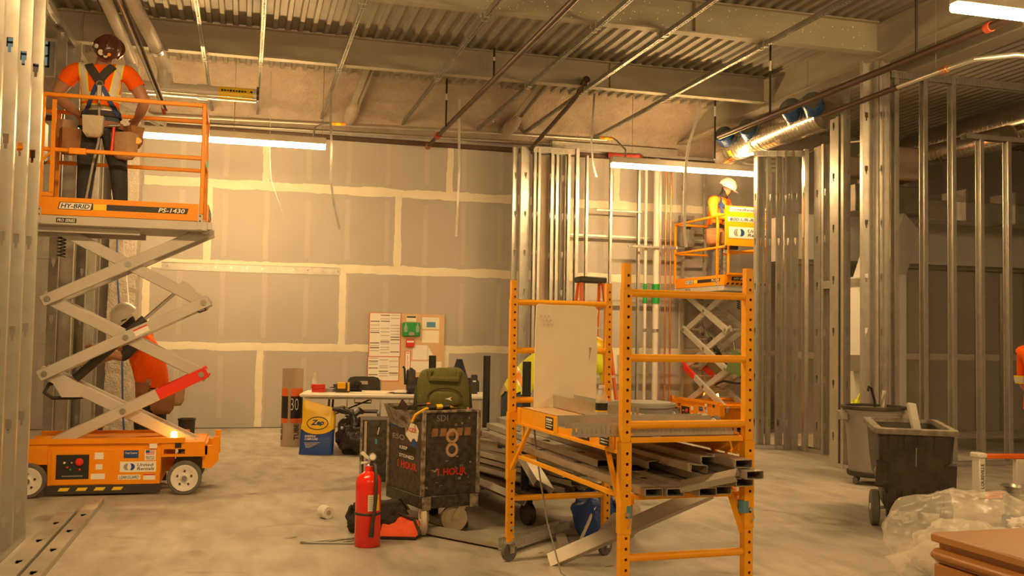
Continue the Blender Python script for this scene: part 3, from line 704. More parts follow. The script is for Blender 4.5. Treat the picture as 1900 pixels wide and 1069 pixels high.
# --- linear lamps
def lamp(x0, y, z, lab, L=2.42, grp='linear lamps', off=''):
    t = thing(off+'_lamp_offscreen' if off else 'linear_lamp', lab, 'lamp', (x0, y, z), 0, grp)
    q = MB(); q.bx(x0, x0+L, y-.05, y+.05, z+.015, z+.115, .012); q.build('housing', 'fixture_body', t)
    for k, (a, c) in enumerate(((x0+.01, x0+L*.475-.004), (x0+L*.475+.004, x0+L-.01))):
        q = MB(); n = 6; vs = []
        prof = [(-.045, .015), (-.045, -.02), (-.03, -.036), (.03, -.036), (.045, -.02), (.045, .015)]
        for xx in (a, c):
            for yy, zz in prof: vs.append((xx, y+yy, z+zz))
        q.add(vs, [(i, i+1, n+i+1, n+i) for i in range(n-1)]+[tuple(range(n))[::-1], tuple(range(n, 2*n))]); q.build(off+('_short', '_long')[k]+'_lens_offscreen' if off else 'lens', 'lamp_lens', t, smooth=False)
lamp(-1.45, 12.9, 3.90, 'lit linear lamp hung over the back of the left lift')
lamp(4.98, 12.9, 3.92, 'lit linear lamp hung before the second lift platform')
lamp(4.93, 5.9, 3.93, 'lit linear lamp over the black tilt cart')
# the lamp grid of the hall (same two columns, same 7 m rows) goes on above and behind the camera
lamp(-1.45, 5.9, 3.93, 'lit linear lamp over the near left floor', off='near_left')
lamp(-1.45, -1.1, 3.93, 'lit linear lamp over the floor behind, beside the left wall', off='behind_left')
lamp(4.93, -1.1, 3.93, 'lit linear lamp over the floor behind, away from the left wall', off='behind_right')
# ================================================================== scissor lifts (local: x along the machine, y depth 0 near .. .76 far)
def ur_logo(parent, o, u, v, w, h):
    o = V(o); u = V(u).normalized(); v = V(v).normalized()
    plate(parent, o, u, v, w, h, 'white_print', 'logo_plate', .0012, True)
    n = u.cross(v)
    plate(parent, o+n*.0013-u*w*.30, u, v, 0, 0, 'grey_print', 'logo_disc', .0006, True, disc_poly(h*.33, 18))
    plate(parent, o+n*.0014-u*w*.19, u, v, 0, 0, 'blue_print', 'logo_disc', .0006, True, disc_poly(h*.33, 18))
    a = [(-h*.33*math.cos(t)*.55+w*-.245, h*.33*math.sin(t)) for t in [(-.5+i/10)*PI for i in range(11)]]
    bq = [(h*.33*math.cos(t)*.55+w*-.245, h*.33*math.sin(t)) for t in [(.5-i/10)*PI for i in range(11)]]
    plate(parent, o+n*.0021, u, v, 0, 0, 'white_print', 'logo_lens', .0004, True, (a+bq[1:-1])[::-1])
    text('United\nRentals', parent, o+u*w*.21, u, v, w*.48, h*.66, 'black_print', shear=.2, lift=.0018, local=True)
def scissor_lift(lab, loc, rz, H):
    t = thing('scissor_lift', lab, 'scissor lift', loc, rz, 'orange scissor lifts')
    B = lambda: MB()
    dz = (H-.395)/3
    xl, xr = -.66, .66
    # chassis
    b = B(); b.bx(-.72, .72, .03, .73, .40, .455, .008); b.bx(-.58, .35, .02, .74, .09, .41, .008); b.bx(-.80, -.58, .02, .10, .28, .46); [(b.bx(.35, .72, y0, y0+.05, .398, .46), b.bx(.35, .72, y0, y0+.05, .33, .352), b.bx(.35, .37, y0, y0+.05, .352, .398), b.bx(.55, .72, y0, y0+.05, .352, .398)) for y0 in (.02, .69)]
    b.bx(-.80, -.58, .66, .74, .28, .46); b.build('chassis', 'lift_orange', t, True)
    for s, y in ((-1, .02), (1, .74)):      # raised side sills
        q = B(); q.bx(-.76, .55, y-.012, y+.012, .455, .50); q.build('side_sill', 'lift_orange', t, True)
    q = B(); q.bx(-.60, .50, .06, .70, .455, .475); q.build('tray', 'lift_orange', t, True)
    for y in (.03, .73):
        q = B(); q.bx(-.60, .35, y-.012, y+.012, .02, .095); pg = q.build('pothole_guard', 'black_plastic', t, True)
        for k in range(4):
            x = -.44+k*.145; sgn = -1 if y < .3 else 1
            plate(pg, (x, y+sgn*.0122, .062), (-sgn, 0, 0) if sgn > 0 else (1, 0, 0), (0, 0, 1), 0, 0, 'yellow_print', 'hazard_mark', .0008, True, [(-.05, -.014), (.03, -.014), (.05, .014), (-.03, .014)])
    for x in (-.72, .555):
        for y in (-.005, .765):
            sg = -1 if y < .3 else 1
            q = B(); q.lathe([(.10, -.035), (.14, -.04), (.148, -.025), (.148, .025), (.14, .04), (.10, .035)], (x, y, .148), 32, (0, sg, 0)); wh = q.build('wheel', 'tread_grey', t, True)
            q = B(); q.lathe([(.0, .046), (.03, .046), (.036, .038), (.082, .038), (.095, .046), (.116, .047), (.118, .03)], (x, y, .148), 28, (0, sg, 0)); q.build('wheel_rim', 'white_paint', wh, True)
            q = B(); q.cyl((x, y+sg*.04, .148), (x, y+sg*.06, .148), .024, n=12); q.build('hub_cap', 'galv_dull', wh, True)
            for k in range(5):
                a = 2*PI*k/5+.3; q = B(); q.cyl((x+.062*math.cos(a), y+sg*.036, .148+.062*math.sin(a)), (x+.062*math.cos(a), y+sg*.046, .148+.062*math.sin(a)), .010, n=8); q.build('lug_nut', 'iron', wh, True)
    # tow hook end
    for y in (.06, .66):
        q = B(); q.prism([(.70, .22), (.78, .22), (.84, .29), (.84, .50), (.79, .50), (.79, .42), (.70, .42)], (0, y+.05, 0), (1, 0, 0), (0, 0, 1), .05); q.build('tow_bracket', 'lift_orange', t, True)
    q = B(); q.bx(.70, .74, .06, .70, .34, .44); q.build('end_plate', 'lift_orange', t, True)
    # panels and stickers on both long sides
    for sg, y in ((-1, .02), (1, .74)):
        u = (-sg, 0, 0); sx = -sg; P = lambda x, z: (sx*(x), y+sg*.001, z)
        if sg < 0: u = (1, 0, 0); P = lambda x, z: (x, y-.001, z)
        else: u = (-1, 0, 0); P = lambda x, z: (-x-.12, y+.001, z)
        fr = plate(t, P(-.295, .25), u, (0, 0, 1), .50, .29, 'lift_orange', 'side_door', .006, True)
        f2 = lambda x, z: tuple(V(P(x, z))+V((0, sg*.0065, 0)))
        cp = plate(fr, f2(-.375, .257), u, (0, 0, 1), .265, .212, 'black_print', 'control_panel', .002, True)
        c3 = lambda x, z: V(P(x, z))+V((0, sg*.0085, 0))
        q = B(); q.lathe([(.032, 0), (.034, .012), (.026, .02), (0, .022)], c3(-.32, .30), 16, (0, sg, 0)); q.build('stop_button', 'red_paint', cp, True)
        for (x, z, m) in ((-.415, .255, 'red_paint'), (-.39, .235, 'green_plastic'), (-.315, .235, 'red_paint'), (-.38, .295, 'chrome'), (-.44, .295, 'white_print')):
            q = B(); q.cyl(c3(x, z), c3(x, z)+V((0, sg*.012, 0)), .009, n=10); q.build('switch', m, cp, True)
        plate(cp, c3(-.375, .178), u, (0, 0, 1), .17, .008, 'grey_print', 'panel_line', .001, True)
        for (x, z, w, h) in ((-.163, .349, .072, .058), (-.16, .253, .055, .045), (-.168, .171, .115, .048)): plate(fr, f2(x, z), u, (0, 0, 1), w, h, 'white_print', 'warning_sticker', .001, True)
        plate(t, P(.099, .359), u, (0, 0, 1), .122, .068, 'blue_print', 'blue_sticker', .001, True); text('Total Control', t, tuple(V(P(.099, .37))+V((0, sg*.0012, 0))), u, (0, 0, 1), .10, .016, 'white_print', lift=.0006, local=True)
        fl = plate(t, P(.258, .349), u, (0, 0, 1), .092, .092, 'white_print', 'flag_sticker', .001, True)
        for k in range(4): plate(fl, tuple(V(P(.258, .388-k*.011))+V((0, sg*.001, 0))), u, (0, 0, 1), .075, .0055, 'red_print', 'flag_stripe', .0006, True)
        plate(fl, tuple(V(P(.236, .381))+V((0, sg*.0012, 0))), u, (0, 0, 1), .032, .022, 'blue_print', 'flag_corner', .0006, True)
        text('MADE IN\nTHE USA', fl, tuple(V(P(.258, .325))+V((0, sg*.0011, 0))), u, (0, 0, 1), .07, .03, 'black_print', lift=.0006, local=True)
        ur_logo(t, P(.160, .248), u, (0, 0, 1), .30, .092)
        plate(t, P(.089, .158), u, (0, 0, 1), .185, .042, 'white_print', 'brand_plate', .001, True); text('LEAKGUARD', t, tuple(V(P(.089, .158))+V((0, sg*.0012, 0))), u, (0, 0, 1), .165, .027, 'black_print', shear=.2, lift=.0008, local=True)
        plate(t, P(.256, .157), u, (0, 0, 1), .10, .052, 'white_print', 'warning_sticker', .001, True); plate(t, tuple(V(P(.256, .177))+V((0, sg*.0012, 0))), u, (0, 0, 1), .10, .011, 'red_print', 'warning_bar', .0006, True)
        plate(t, tuple(V(P(.282, .43))+V((0, sg*.012, 0))), u, (0, 0, 1), .065, .042, 'white_print', 'rating_sticker', .001, True)
        plate(t, tuple(V(P(.491, .43))+V((0, sg*.001, 0))), u, (0, 0, 1), .055, .042, 'black_print', 'black_sticker', .002, True)
    # beacon
    q = B(); q.lathe([(.028, 0), (.028, .035), (.02, .05), (0, .055)], (.45, .06, .50), 14); q.build('beacon_lamp', 'beacon', t, True)
    q = B(); q.lathe([(.032, -.045), (.032, 0)], (.45, .06, .50), 14); q.build('beacon_base', 'black_plastic', t, True)
    # scissor stack
    lv = [.395+dz*k for k in range(4)]
    def arm(p0, p1, y, mat='lift_grey', name='scissor_arm'):
        q = B(); w = .102; p0 = V(p0); p1 = V(p1); d = (p1-p0).normalized(); q.beam(p0-d*.055, p1+d*.055, .045, w, b=.006)
        return q.build(name, mat, t, True)
    for k in range(3):
        z0, z1 = lv[k], lv[k+1]
        for y in (.20, .56):
            a = arm((xl, y, z0), (xr, y, z1), y)
            if k == 0:
                d = V((xr-xl, 0, z1-z0)).normalized(); c = V((xr, y, z1)); q = B(); q.beam(c-d*.42, c+d*.058, .047, .104, b=.006); q.build('red_arm_end', 'red_paint', a, True)
            if k == 1 and y < .3:
                d = V((xr-xl, 0, z1-z0)).normalized(); up = V((-d.z, 0, d.x)); c = V((xl, y, z0)).lerp(V((xr, y, z1)), .60)+V((0, -.024, 0))
                s = plate(a, c, d, up, .13, .06, 'white_print', 'warning_sticker', .001, True); plate(s, c+up*.024+V((0, -.001, 0)), d, up, .13, .012, 'red_print', 'warning_bar', .001, True)
        for y in (.25, .51): arm((xl, y, z1), (xr, y, z0), y)
    for k in range(3):
        zc = (lv[k]+lv[k+1])/2
        for (x, z) in ((0, zc), (xl, lv[k+1]), (xr, lv[k+1])):
            q = B(); q.cyl((x, .17, z), (x, .59, z), .022, n=12); q.build('pivot_tube', 'lift_grey', t, True)
            for y, s in ((.175, -1), (.585, 1)):
                q = B(); q.cyl((x, y, z), (x, y+s*.008, z), .026, n=14); q.cyl((x, y+s*.008, z), (x, y+s*.012, z), .012, n=10); q.build('pivot_pin', 'galv_dull', t, True)
        for f in (.25, .4, .6, .75):
            q = B(); p = V((xl, 0, lv[k])).lerp(V((xr, 0, lv[k+1])), f); q.cyl((p.x, .2, p.z), (p.x, .56, p.z), .009, n=8); q.build('cross_rod', 'lift_grey', t, True)
    # hydraulic cylinder
    p0 = V((-.435, .38, lv[1]-.05)); p1 = V((.40, .38, lv[2]+.09)); d = (p1-p0)
    q = B(); q.cyl(p0, p0+d*.69, .042, n=16); q.build('hydraulic_cylinder', 'black_plastic', t, True); q = B(); q.cyl(p0+d*.6, p1+d*.10, .017, n=12); q.build('cylinder_rod', 'chrome', t, True)
    q = B(); q.prism([(-.60, lv[1]-.08), (-.40, lv[1]-.14), (-.36, lv[1]-.21), (-.52, lv[1]-.21)], (0, .24, 0), (1, 0, 0), (0, 0, 1), .012); q.build('cylinder_bracket', 'lift_grey', t, True)
    q = B(); q.prism([(.40, lv[2]+.15), (.60, lv[2]+.03), (.58, lv[2]+.13), (.48, lv[2]+.20)], (0, .24, 0), (1, 0, 0), (0, 0, 1), .012); q.build('cylinder_bracket', 'lift_grey', t, True)
    q = B(); q.tube([(-.52, .33, lv[1]-.06), (-.64, .30, lv[1]-.10), (-.67, .27, lv[1]-.17), (-.60, .27, lv[1]-.22), (-.42, .3, lv[1]-.22), (-.25, .36, lv[1]-.2), (.1, .38, lv[0]+.3)], .017, 8); q.build('hydraulic_hose', 'rubber', t, True)
    q = B(); q.tube([(xr, .22, lv[2]-.02), (xr+.02, .22, lv[2]-.07), (xr-.03, .22, lv[2]-.09), (xr-.10, .24, lv[2]-.05)], .008, 7); q.build('cable_loop', 'rubber', t, True)
    q = B(); q.tube([(0, .19, H-.35), (.05, .19, H-.28), (.2, .19, H-.26), (.6, .22, H-.04)], .008, 7); q.build('cable_loop', 'rubber', t, True)
    # platform
    zp = H+.07
    q = B(); q.bx(-.92, .68, .0, .76, zp-.085, zp, .006); q.bx(.60, .72, .01, .06, zp-.07, zp-.005); q.bx(.60, .72, .7, .75, zp-.07, zp-.005); q.build('platform_frame', 'lift_grey', t, True)
    q = B(); q.bx(-.85, .10, .10, .16, zp-.14, zp-.085); q.bx(-.85, .10, .60, .66, zp-.14, zp-.085); q.build('slide_rail', 'lift_grey', t, True)
    for y in (.1, .66):
        q = B(); q.cyl((xr, y-.04, H), (xr, y+.04, H), .036, n=16); q.build('top_pivot', 'lift_grey', t, True)
    q = B(); q.bx(-.90, .66, .02, .74, zp, zp+.012); q.build('platform_deck', 'lift_grey', t, True)
    zt = zp+.012
    for y, s in ((0, -1), (.76, 1)):
        q = B(); q.bx(-.92, .60, y-.006, y+.006, zp, zp+.155); tb = q.build('toe_board', 'lift_orange', t, True)
        u = (1, 0, 0) if s < 0 else (-1, 0, 0); k = 1 if s < 0 else -1; off = 0 if s < 0 else -.3
        P = lambda x, z: (k*x+off, y+s*.0065, zp+z)
        plate(tb, P(-.02, .083), u, (0, 0, 1), 0, 0, 'black_print', 'brand_stripe', .0008, True, [(-.30, -.026), (.52, -.026), (.535, .026), (-.30, .026)])
        plate(tb, tuple(V(P(-.245, .083))+V((0, s*.0005, 0))), u, (0, 0, 1), 0, 0, 'yellow_print', 'brand_fade', .0008, True, [(-.04, -.026), (.07, -.026), (.07, .026), (-.04, .026)])
        bp = plate(tb, tuple(V(P(-.43, .083))+V((0, s*.0008, 0))), u, (0, 0, 1), 0, 0, 'black_print', 'brand_plate', .0008, True, [(-.142, -.032), (.128, -.032), (.142, .032), (-.128, .032)])
        plate(bp, tuple(V(P(-.43, .083))+V((0, s*.0016, 0))), u, (0, 0, 1), 0, 0, 'white_print', 'plate_ground', .0006, True, [(-.134, -.027), (.122, -.027), (.134, .027), (-.122, .027)])
        text('HY-BRID', bp, tuple(V(P(-.43, .083))+V((0, s*.0022, 0))), u, (0, 0, 1), .235, .04, 'black_print', shear=.2, lift=.0006, local=True, bold=.02)
        text('PS-1430', tb, tuple(V(P(.37, .083))+V((0, s*.0012, 0))), u, (0, 0, 1), .225, .04, 'white_print', shear=.2, lift=.0006, local=True, bold=.02)
        pp = plate(t, (k*-.50+off, y+s*.001, zp-.045), u, (0, 0, 1), .165, .04, 'black_print', 'series_plate', .0008, True); text('PRO SERIES', pp, tuple(V((k*-.50+off, y+s*.002, zp-.045))), u, (0, 0, 1), .145, .026, 'white_print', shear=.2, lift=.0006, local=True)
        for x in (-.72, .615):
            q = B(); q.bx(x-.02, x+.02, y+s*.004-.008, y+s*.004+.008, zp-.075, zp+.075); pl = q.build('post_shoe', 'lift_grey', t, True)
            for z in (-.0, .045): qq = B(); qq.cyl((x, y+s*.010, zp+z), (x, y+s*.016, zp+z), .009, n=8); qq.build('bolt', 'iron', pl, True)
    for x in (-.92, .68):
        q = B(); q.bx(x-.006, x+.006, 0, .76, zp, zp+.155); eb = q.build('end_toe_board', 'lift_orange', t, True)
        s = -1 if x < 0 else 1; u = (0, s, 0)
        plate(eb, (x+s*.0065, .38, zp+.1), u, (0, 0, 1), 0, 0, 'black_print', 'brand_stripe', .0008, True, [(-.26, -.03), (.25, -.03), (.26, .03), (-.25, .03)])
        text('HY-BRID LIFTS', eb, (x+s*.0075, .38, zp+.1), u, (0, 0, 1), .44, .036, 'white_print', shear=.2, lift=.0006, local=True, bold=.02)
        for kk in range(9): plate(eb, (x+s*.0065, .06+kk*.08, zp+.022), u, (0, 0, 1), 0, 0, 'black_print', 'hazard_mark', .0008, True, [(-.03, -.014), (.01, -.014), (.03, .014), (-.01, .014)])
    RT, RM = zt+1.05, zt+.565
    for x in (-.72, .625):
        for y in (.0, .76):
            q = B(); q.bx(x-.018, x+.018, y-.018, y+.018, zp+.06, RT, .006); q.build('guard_post', 'lift_orange', t, True)
    for y in (.02, .76):
        for z in (RT, RM):
            q = B(); q.bx(-.93, .64, y-.016, y+.016, z-.018, z+.018, .006); q.build('guard_rail', 'lift_orange', t, True)
    for x in (.625,):
        for z in (RT, RM): q = B(); q.bx(x-.016, x+.016, 0, .76, z-.018, z+.018, .006); q.build('end_rail', 'lift_orange', t, True)
    # entry end: gate frame, control box and sign panel
    for y in (.08, .7):
        q = B(); q.tube([(-.94, y, RT), (-.94, y, zp+.16)], .018, 8); q.build('gate_post', 'lift_orange', t, True)
    for z in (RT, zp+.5, zp+.17):
        q = B(); q.bx(-.955, -.925, .06, .72, z-.016, z+.016); q.build('gate_rail', 'lift_orange', t, True)
    q = B(); q.bx(-.645, -.612, -.02, .012, zp+.19, RT-.05); q.bx(-.92, -.612, -.02, .012, zp+.16, zp+.195); q.build('gate_frame', 'lift_orange', t, True)
    q = B(); q.beam((-.645, -.004, RM-.03), (-.72, -.004, RM-.11), .02, .02); q.build('gate_brace', 'lift_orange', t, True)
    q = B(); q.bx(-.50, -.36, -.022, .02, RM-.035, RM+.02, .004); q.build('rail_joint', 'lift_orange', t, True)
    sp = plate(t, (-.962, .38, RT-.17), (0, -1, 0), (0, 0, 1), .80, .60, 'lift_yellow', 'sign_panel', .02, True)
    plate(sp, (-.983, .38, RT+.08), (0, -1, 0), (0, 0, 1), .66, .07, 'white_print', 'sign_strip', .001, True); text('UnitedRentals.com', sp, (-.985, .38, RT+.08), (0, -1, 0), (0, 0, 1), .60, .045, 'black_print', shear=.2, local=True)
    plate(sp, (-.983, .38, RT-.07), (0, -1, 0), (0, 0, 1), .72, .07, 'white_print', 'sign_strip', .001, True); text('800-UR-RENTS', sp, (-.985, .38, RT-.07), (0, -1, 0), (0, 0, 1), .66, .05, 'black_print', shear=.2, local=True)
    ur_logo(sp, (-.983, .38, RT-.27), (0, -1, 0), (0, 0, 1), .68, .17)
    q = B(); q.bx(-.90, -.80, .50, .70, RT-.52, RT-.14, .012); cb = q.build('control_box', 'black_plastic', t, True)
    q = B(); q.lathe([(.02, 0), (.012, .06), (.02, .09), (0, .1)], (-.85, .6, RT-.14), 12); q.build('joystick', 'red_paint', cb, True)
    q = B(); q.tube([(-.85+.03*math.cos(i*.7), .12+.03*math.sin(i*.7), zp+.45-.0045*i) for i in range(70)], .006, 6); q.build('coil_cord', 'rubber', t, True)
    q = B(); q.tube([(-.58+.035*math.cos(i*.8), .3+.02*math.sin(i*.8), zp-.16-.004*i) for i in range(48)], .006, 6); q.build('coil_cord', 'rubber', t, True)
    q = B(); q.prism([(-.012, -.05), (.012, -.06), (.014, 0), (0, .01)], (.66, -.01, RM-.03), (1, 0, 0), (0, 0, 1), .006); q.build('rail_clip', 'green_plastic', t, True)
    return t
scissor_lift('orange scissor lift beside the far left studs, carrying the worker in the brown hard hat', (-1.03, 9.2, 0), 0, 2.38)
lift2 = scissor_lift('orange scissor lift behind the right scaffold end, carrying the worker in the white hard hat', (7.55, 14.0, 0), math.radians(93.2), 2.20)
lift2.location = V((6.93, 13.2, 0))-(Matrix.Rotation(math.radians(93.2), 3, 'Z') @ V((-.92, .76, 0)))
t = thing('inspection_tag', 'green paper tag hanging on the second lift', 'tag', (7.15, 13.1, 1.1)); q = MB(); q.rbox((7.12, 13.16, 1.10), (.26, .004, .34), 0, 0, .35); q.build('card', 'tag_green', t); q = MB(); q.tube([(7.1, 13.17, 1.26), (7.15, 13.3, 1.4), (7.2, 13.5, 1.47)], .004, 5); q.build('string', 'galv_dull', t)
# ================================================================== rolling scaffold (local: x across the end frames, -y towards the near end)
SW, SL = .68, 1.755
sc = thing('rolling_scaffold', 'yellow rolling scaffold with perforated posts, loaded with metal studs', 'scaffold', (1.71, 6.18, 0), .0489)
def caster(parent, x, y, z, r=.062, rz=.4):
    M = Matrix.Translation((x, y, 0)) @ Matrix.Rotation(rz, 4, 'Z')
    q = MB(); q.cyl((0, 0, z), (0, 0, z-.012), .034, n=14); q.bx(-.02, .02, -.03, -.026, r-.01, z-.012); q.bx(-.02, .02, .026, .03, r-.01, z-.012); q.bx(-.02, .02, -.03, .03, z-.03, z-.012); q.bx(.01, .055, -.02, .02, z-.035, z-.022)
    f = q.build('caster_fork', 'galv', parent, True, M=M)
    q = MB(); q.lathe([(.02, -.02), (r*.8, -.017), (r, -.013), (r, .013), (r*.8, .017), (.02, .02)], (0, 0, r), 22, (0, 1, 0)); w = q.build('caster_wheel', 'tread_grey', f, True, M=M)
    q = MB(); q.cyl((0, -.032, r), (0, .032, r), .01, n=8); q.build('axle', 'chrome', w, True, M=M)
def perforated(q, x, y, z0, z1, h, t=.003, dx=.004, r=.0078):
    """square tube with real round pin holes through its near wall"""
    q.bx(x-h, x-h+t, y-h+t, y+h, z0, z1); q.bx(x+h-t, x+h, y-h+t, y+h, z0, z1); q.bx(x-h+t, x+h-t, y+h-t, y+h, z0, z1); q.bx(x-h, x+h, y-h, y+h, z1-.002, z1)
    yf = y-h; zc = z0; c = .0125
    wall = lambda a, e: q.bx(x-h, x+h, yf, yf+t, a, e)
    for i in range(34):
        hz = .20+i*.0508
        if hz-c <= z0 or hz+c >= z1 or (.55 < hz < .70 and i % 2): continue
        if hz-c > zc: wall(zc, hz-c)
        zc = hz+c
        cor = [(x-h, yf, hz-c), (x+h, yf, hz-c), (x+h, yf, hz+c), (x-h, yf, hz+c)]
        oc = [(x+dx+r*math.cos(g), yf, hz+r*math.sin(g)) for g in [PI*(-.625+.25*k) for k in range(8)]]
        lip = [(p[0], yf+t, p[2]) for p in oc]
        fs = []
        for k in range(4): fs += [(k, (k+1) % 4, 4+(2*k+1) % 8, 4+2*k), ((k+1) % 4, 4+(2*k+2) % 8, 4+(2*k+1) % 8)]
        fs += [(4+k, 4+(k+1) % 8, 12+(k+1) % 8, 12+k) for k in range(8)]
        q.add(cor+oc+lip, fs)
    if zc < z1: wall(zc, z1)
for x, y in ((0, 0), (SW, 0), (0, -SL), (SW, -SL)):
    q = MB()
    for z0, z1, h in ((.15, .525, .0235), (.525, .965, .027), (.965, 1.71, .0225), (1.71, 1.835, .019)): perforated(q, x, y, z0, z1, h)
    q.cyl((x, y, .12), (x, y, .16), .022)
    p = q.build('upright_post', 'scaf', sc, True, smooth=False)
    caster(sc, x, y, .125, rz=.5 if y == 0 else .2)
    q = MB(); q.cyl((x+.006, y-.03, .62 if y else .22), (x+.006, y-.04, .62 if y else .22), .011, n=8); q.tube([(x+.006, y-.035, .62 if y else .22), (x+.02, y-.04, .58 if y else .19), (x+.01, y-.03, .55 if y else .17)], .003, 5); q.build('snap_pin', 'galv', p, True)
for y in (0, -SL):
    for z in (1.69, 1.372, 1.046, .406):
        q = MB(); q.cyl((.02, y, z), (SW-.02, y, z), .0195, n=14); q.build('end_rail', 'scaf', sc, True)
    q = MB(); q.bx(.03, SW-.03, y-.012, y+.012, .96, .985); q.build('deck_hook_bar', 'scaf', sc, True)
for x, s in ((0.035, -1), (SW-.035, 1)):
    q = MB(); q.bx(x-.004, x+.004, -SL+.02, -.02, .895, 1.0); q.bx(x-.02 if s > 0 else x, x if s > 0 else x+.02, -SL+.02, -.02, .992, 1.0); q.bx(x-.012, x+.012, -SL+.02, -.02, .89, .905); sr = q.build('platform_side_rail', 'scaf', sc, True)
    for y in (-.08, -.75, -1.55): q = MB(); q.bx(x+s*.004, x+s*.012, y-.03, y+.03, .90, .995); q.build('rail_stiffener', 'scaf', sr, True)
    if s < 0:
        for y, w, tx in ((-.63, .13, 'DANGER\n------\nNOTICE'), (-1.17, .15, 'WARNING\nlock casters\nbefore use'), (-1.45, .13, 'keep platform\nlevel')):
            k = plate(sr, (x-.0045, y, .95), (0, -1, 0), (0, 0, 1), w, .075, 'black_print', 'warning_sticker', .001, True)
            for j in range(4): plate(k, (x-.0056, y+.008*(j % 2), .972-.015*j), (0, -1, 0), (0, 0, 1), w*(.8-.12*(j % 2)), .006 if j else .012, 'white_print', 'print_line', .0006, True)
    for y0, y1 in ((-.28, -.0), (-SL+.28, -SL)):
        q = MB(); q.beam((x, y0, .90), (x-.035*s*-1, y1+(.02 if y1 < -1 else -.02), .60), .022, .022); q.build('diagonal_brace', 'scaf', sc, True)
        ym = (y0+y1)/2; q = MB(); q.tube([(x, ym, .90), (x, ym, .78), (x, y1, .74)], .009, 6); q.build('lock_bar', 'scaf', sc, True)
        q = MB(); q.cyl((x-.02*s*-1, y1, .66), (x-.02*s*-1, y1, .60), .03, n=10); q.build('brace_collar', 'tape_blue', sc, True)
q = MB(); q.bx(.045, SW-.045, -SL+.13, -.03, .985, 1.0); q.build('platform_board', 'plywood', sc, True)
# lower bearers that carry the studs
for y in (-.12, -SL+.06):
    q = MB(); q.bx(.02, SW-.02, y-.02, y+.02, .675, .70); q.build('lower_bearer', 'scaf', sc, True)
for x in (.02, SW-.02):
    q = MB(); q.bx(x-.012, x+.012, -SL+.05, -.1, .68, .70); q.build('lower_side_bar', 'scaf', sc, True)
    q = MB(); q.beam((x*.86+.05, -SL+.05, .69), (x, -SL+.0, .50), .02, .03); q.build('bearer_brace', 'scaf', sc, True)
def S(x, y, z=0): return sc.matrix_basis @ V((x, y, z))
# --- loose studs: one object each
def loose_stud(name, lab, p0, p1, roll=0., w=.092, fl=.036, grp=None, mat='galv_floor', holes=True, cat='stud', slots=False):
    """C-stud lying from p0 to p1 (centre of its web); roll 0 = web up"""
    p0 = V(p0); p1 = V(p1); d = (p1-p0); L = d.length; d.normalize(); up = V((0, 0, 1)); s = d.cross(up).normalized(); u = s.cross(d)
    u, s = u*math.cos(roll)+s*math.sin(roll), s*math.cos(roll)-u*math.sin(roll)
    M = Matrix(((s.x, -u.x, d.x, p0.x), (s.y, -u.y, d.y, p0.y), (s.z, -u.z, d.z, p0.z), (0, 0, 0, 1)))
    key = ('loose', round(L, 2), w, fl, mat, holes)
    if key not in _stud:
        o = stud_mesh(L, w, fl, .3, .61, holes).build(name, mat, None, smooth=False); _stud[key] = o.data; bpy.data.objects.remove(o)
    o = bpy.data.objects.new(name, _stud[key]); COL.objects.link(o)
    if M.determinant() < 0: M = M @ Matrix.Scale(-1, 4, (1, 0, 0))
    o.matrix_basis = M
    return tag(o, lab, cat, grp)
G1 = 'studs loaded through the scaffold'
L1 = 'galvanised stud lying through the scaffold on its lower bearers'
rnd = random.Random(3)
# rows through the scaffold; near ends poke out past the near frame
def boxed(cx, z, near, length, dx=0, lab=L1, grp=G1, w=.092):
    """two studs nested toe to toe as a closed box"""
    a = S(cx, -near, z); bq = S(cx+dx, -near+length, z)
    loose_stud('metal_stud', lab, a+V((0, 0, .02)), bq+V((0, 0, .02)), 0, w, .036, grp)
    loose_stud('metal_stud', lab, a-V((0, 0, .02))+V((.003, .02, 0)), bq-V((0, 0, .02))+V((.003, .02, 0)), PI, w*.96, .036, grp)
for i, (cx, near) in enumerate(((.13, 1.82), (.235, 1.84), (.40, 1.86), (.50, 1.83))): boxed(cx, .725, near, 3.0)
for i, (cx, near) in enumerate(((.58, 1.9), (.485, 1.76))): boxed(cx, .772, near, 3.0, -.02)
boxed(.60, .815, 1.96, 3.0, -.03); boxed(.575, .862, 1.90, 3.0, -.03); boxed(.30, .77, 1.30, 2.4, .02); boxed(.19, .77, 1.1, 2.2, .02)
for (cx, z, near, ln, rl) in ((.42, .84, 1.74, 2.9, .1), (.50, .875, 1.70, 2.9, .05), (.35, .82, 1.4, 2.6, -.1)): loose_stud('metal_stud', L1, S(cx, -near, z), S(cx-.03, -near+ln, z+.01), rl, .092, .036, G1)
loose_stud('bent_stud', 'short bent stud offcut propped across the ends of the scaffold studs', S(.28, -1.80, .76), S(.47, -2.0, .84), .4, .07, .03)
# slotted tracks on the platform
t = thing('slotted_track', 'long slotted track lying across the near end of the scaffold platform', 'track', S(.2, -SL+.09, 1.0)); track(t, S(-.235, -SL+.068, .988), S(.645, -SL+.068, .988), .075, .062, True)
t = thing('slotted_track', 'stacked slotted track lying behind the first on the platform', 'track', S(.2, -1.5, 1.0)); track(t, S(-.22, -1.47, 1.012), S(.62, -1.45, 1.012), .10, .055, False)
t = thing('slotted_track', 'short slotted track standing behind the water bottle', 'track', S(.2, -.8, 1.0)); track(t, S(.20, -1.02, 1.005), S(.42, -.98, 1.005), .10, .085, True)
t = thing('slotted_track', 'dull track lying in depth on the platform behind the bottle', 'track', S(.3, -.6, 1.0)); track(t, S(.31, -.9, 1.005), S(.33, -.05, 1.005), .15, .08)
o = loose_stud('stud_offcut', 'dark open stud offcut lying on the platform by the near post', S(.10, -1.36, 1.03), S(.30, -1.25, 1.03), 0, .07, .03, None, 'galv_dull', False)
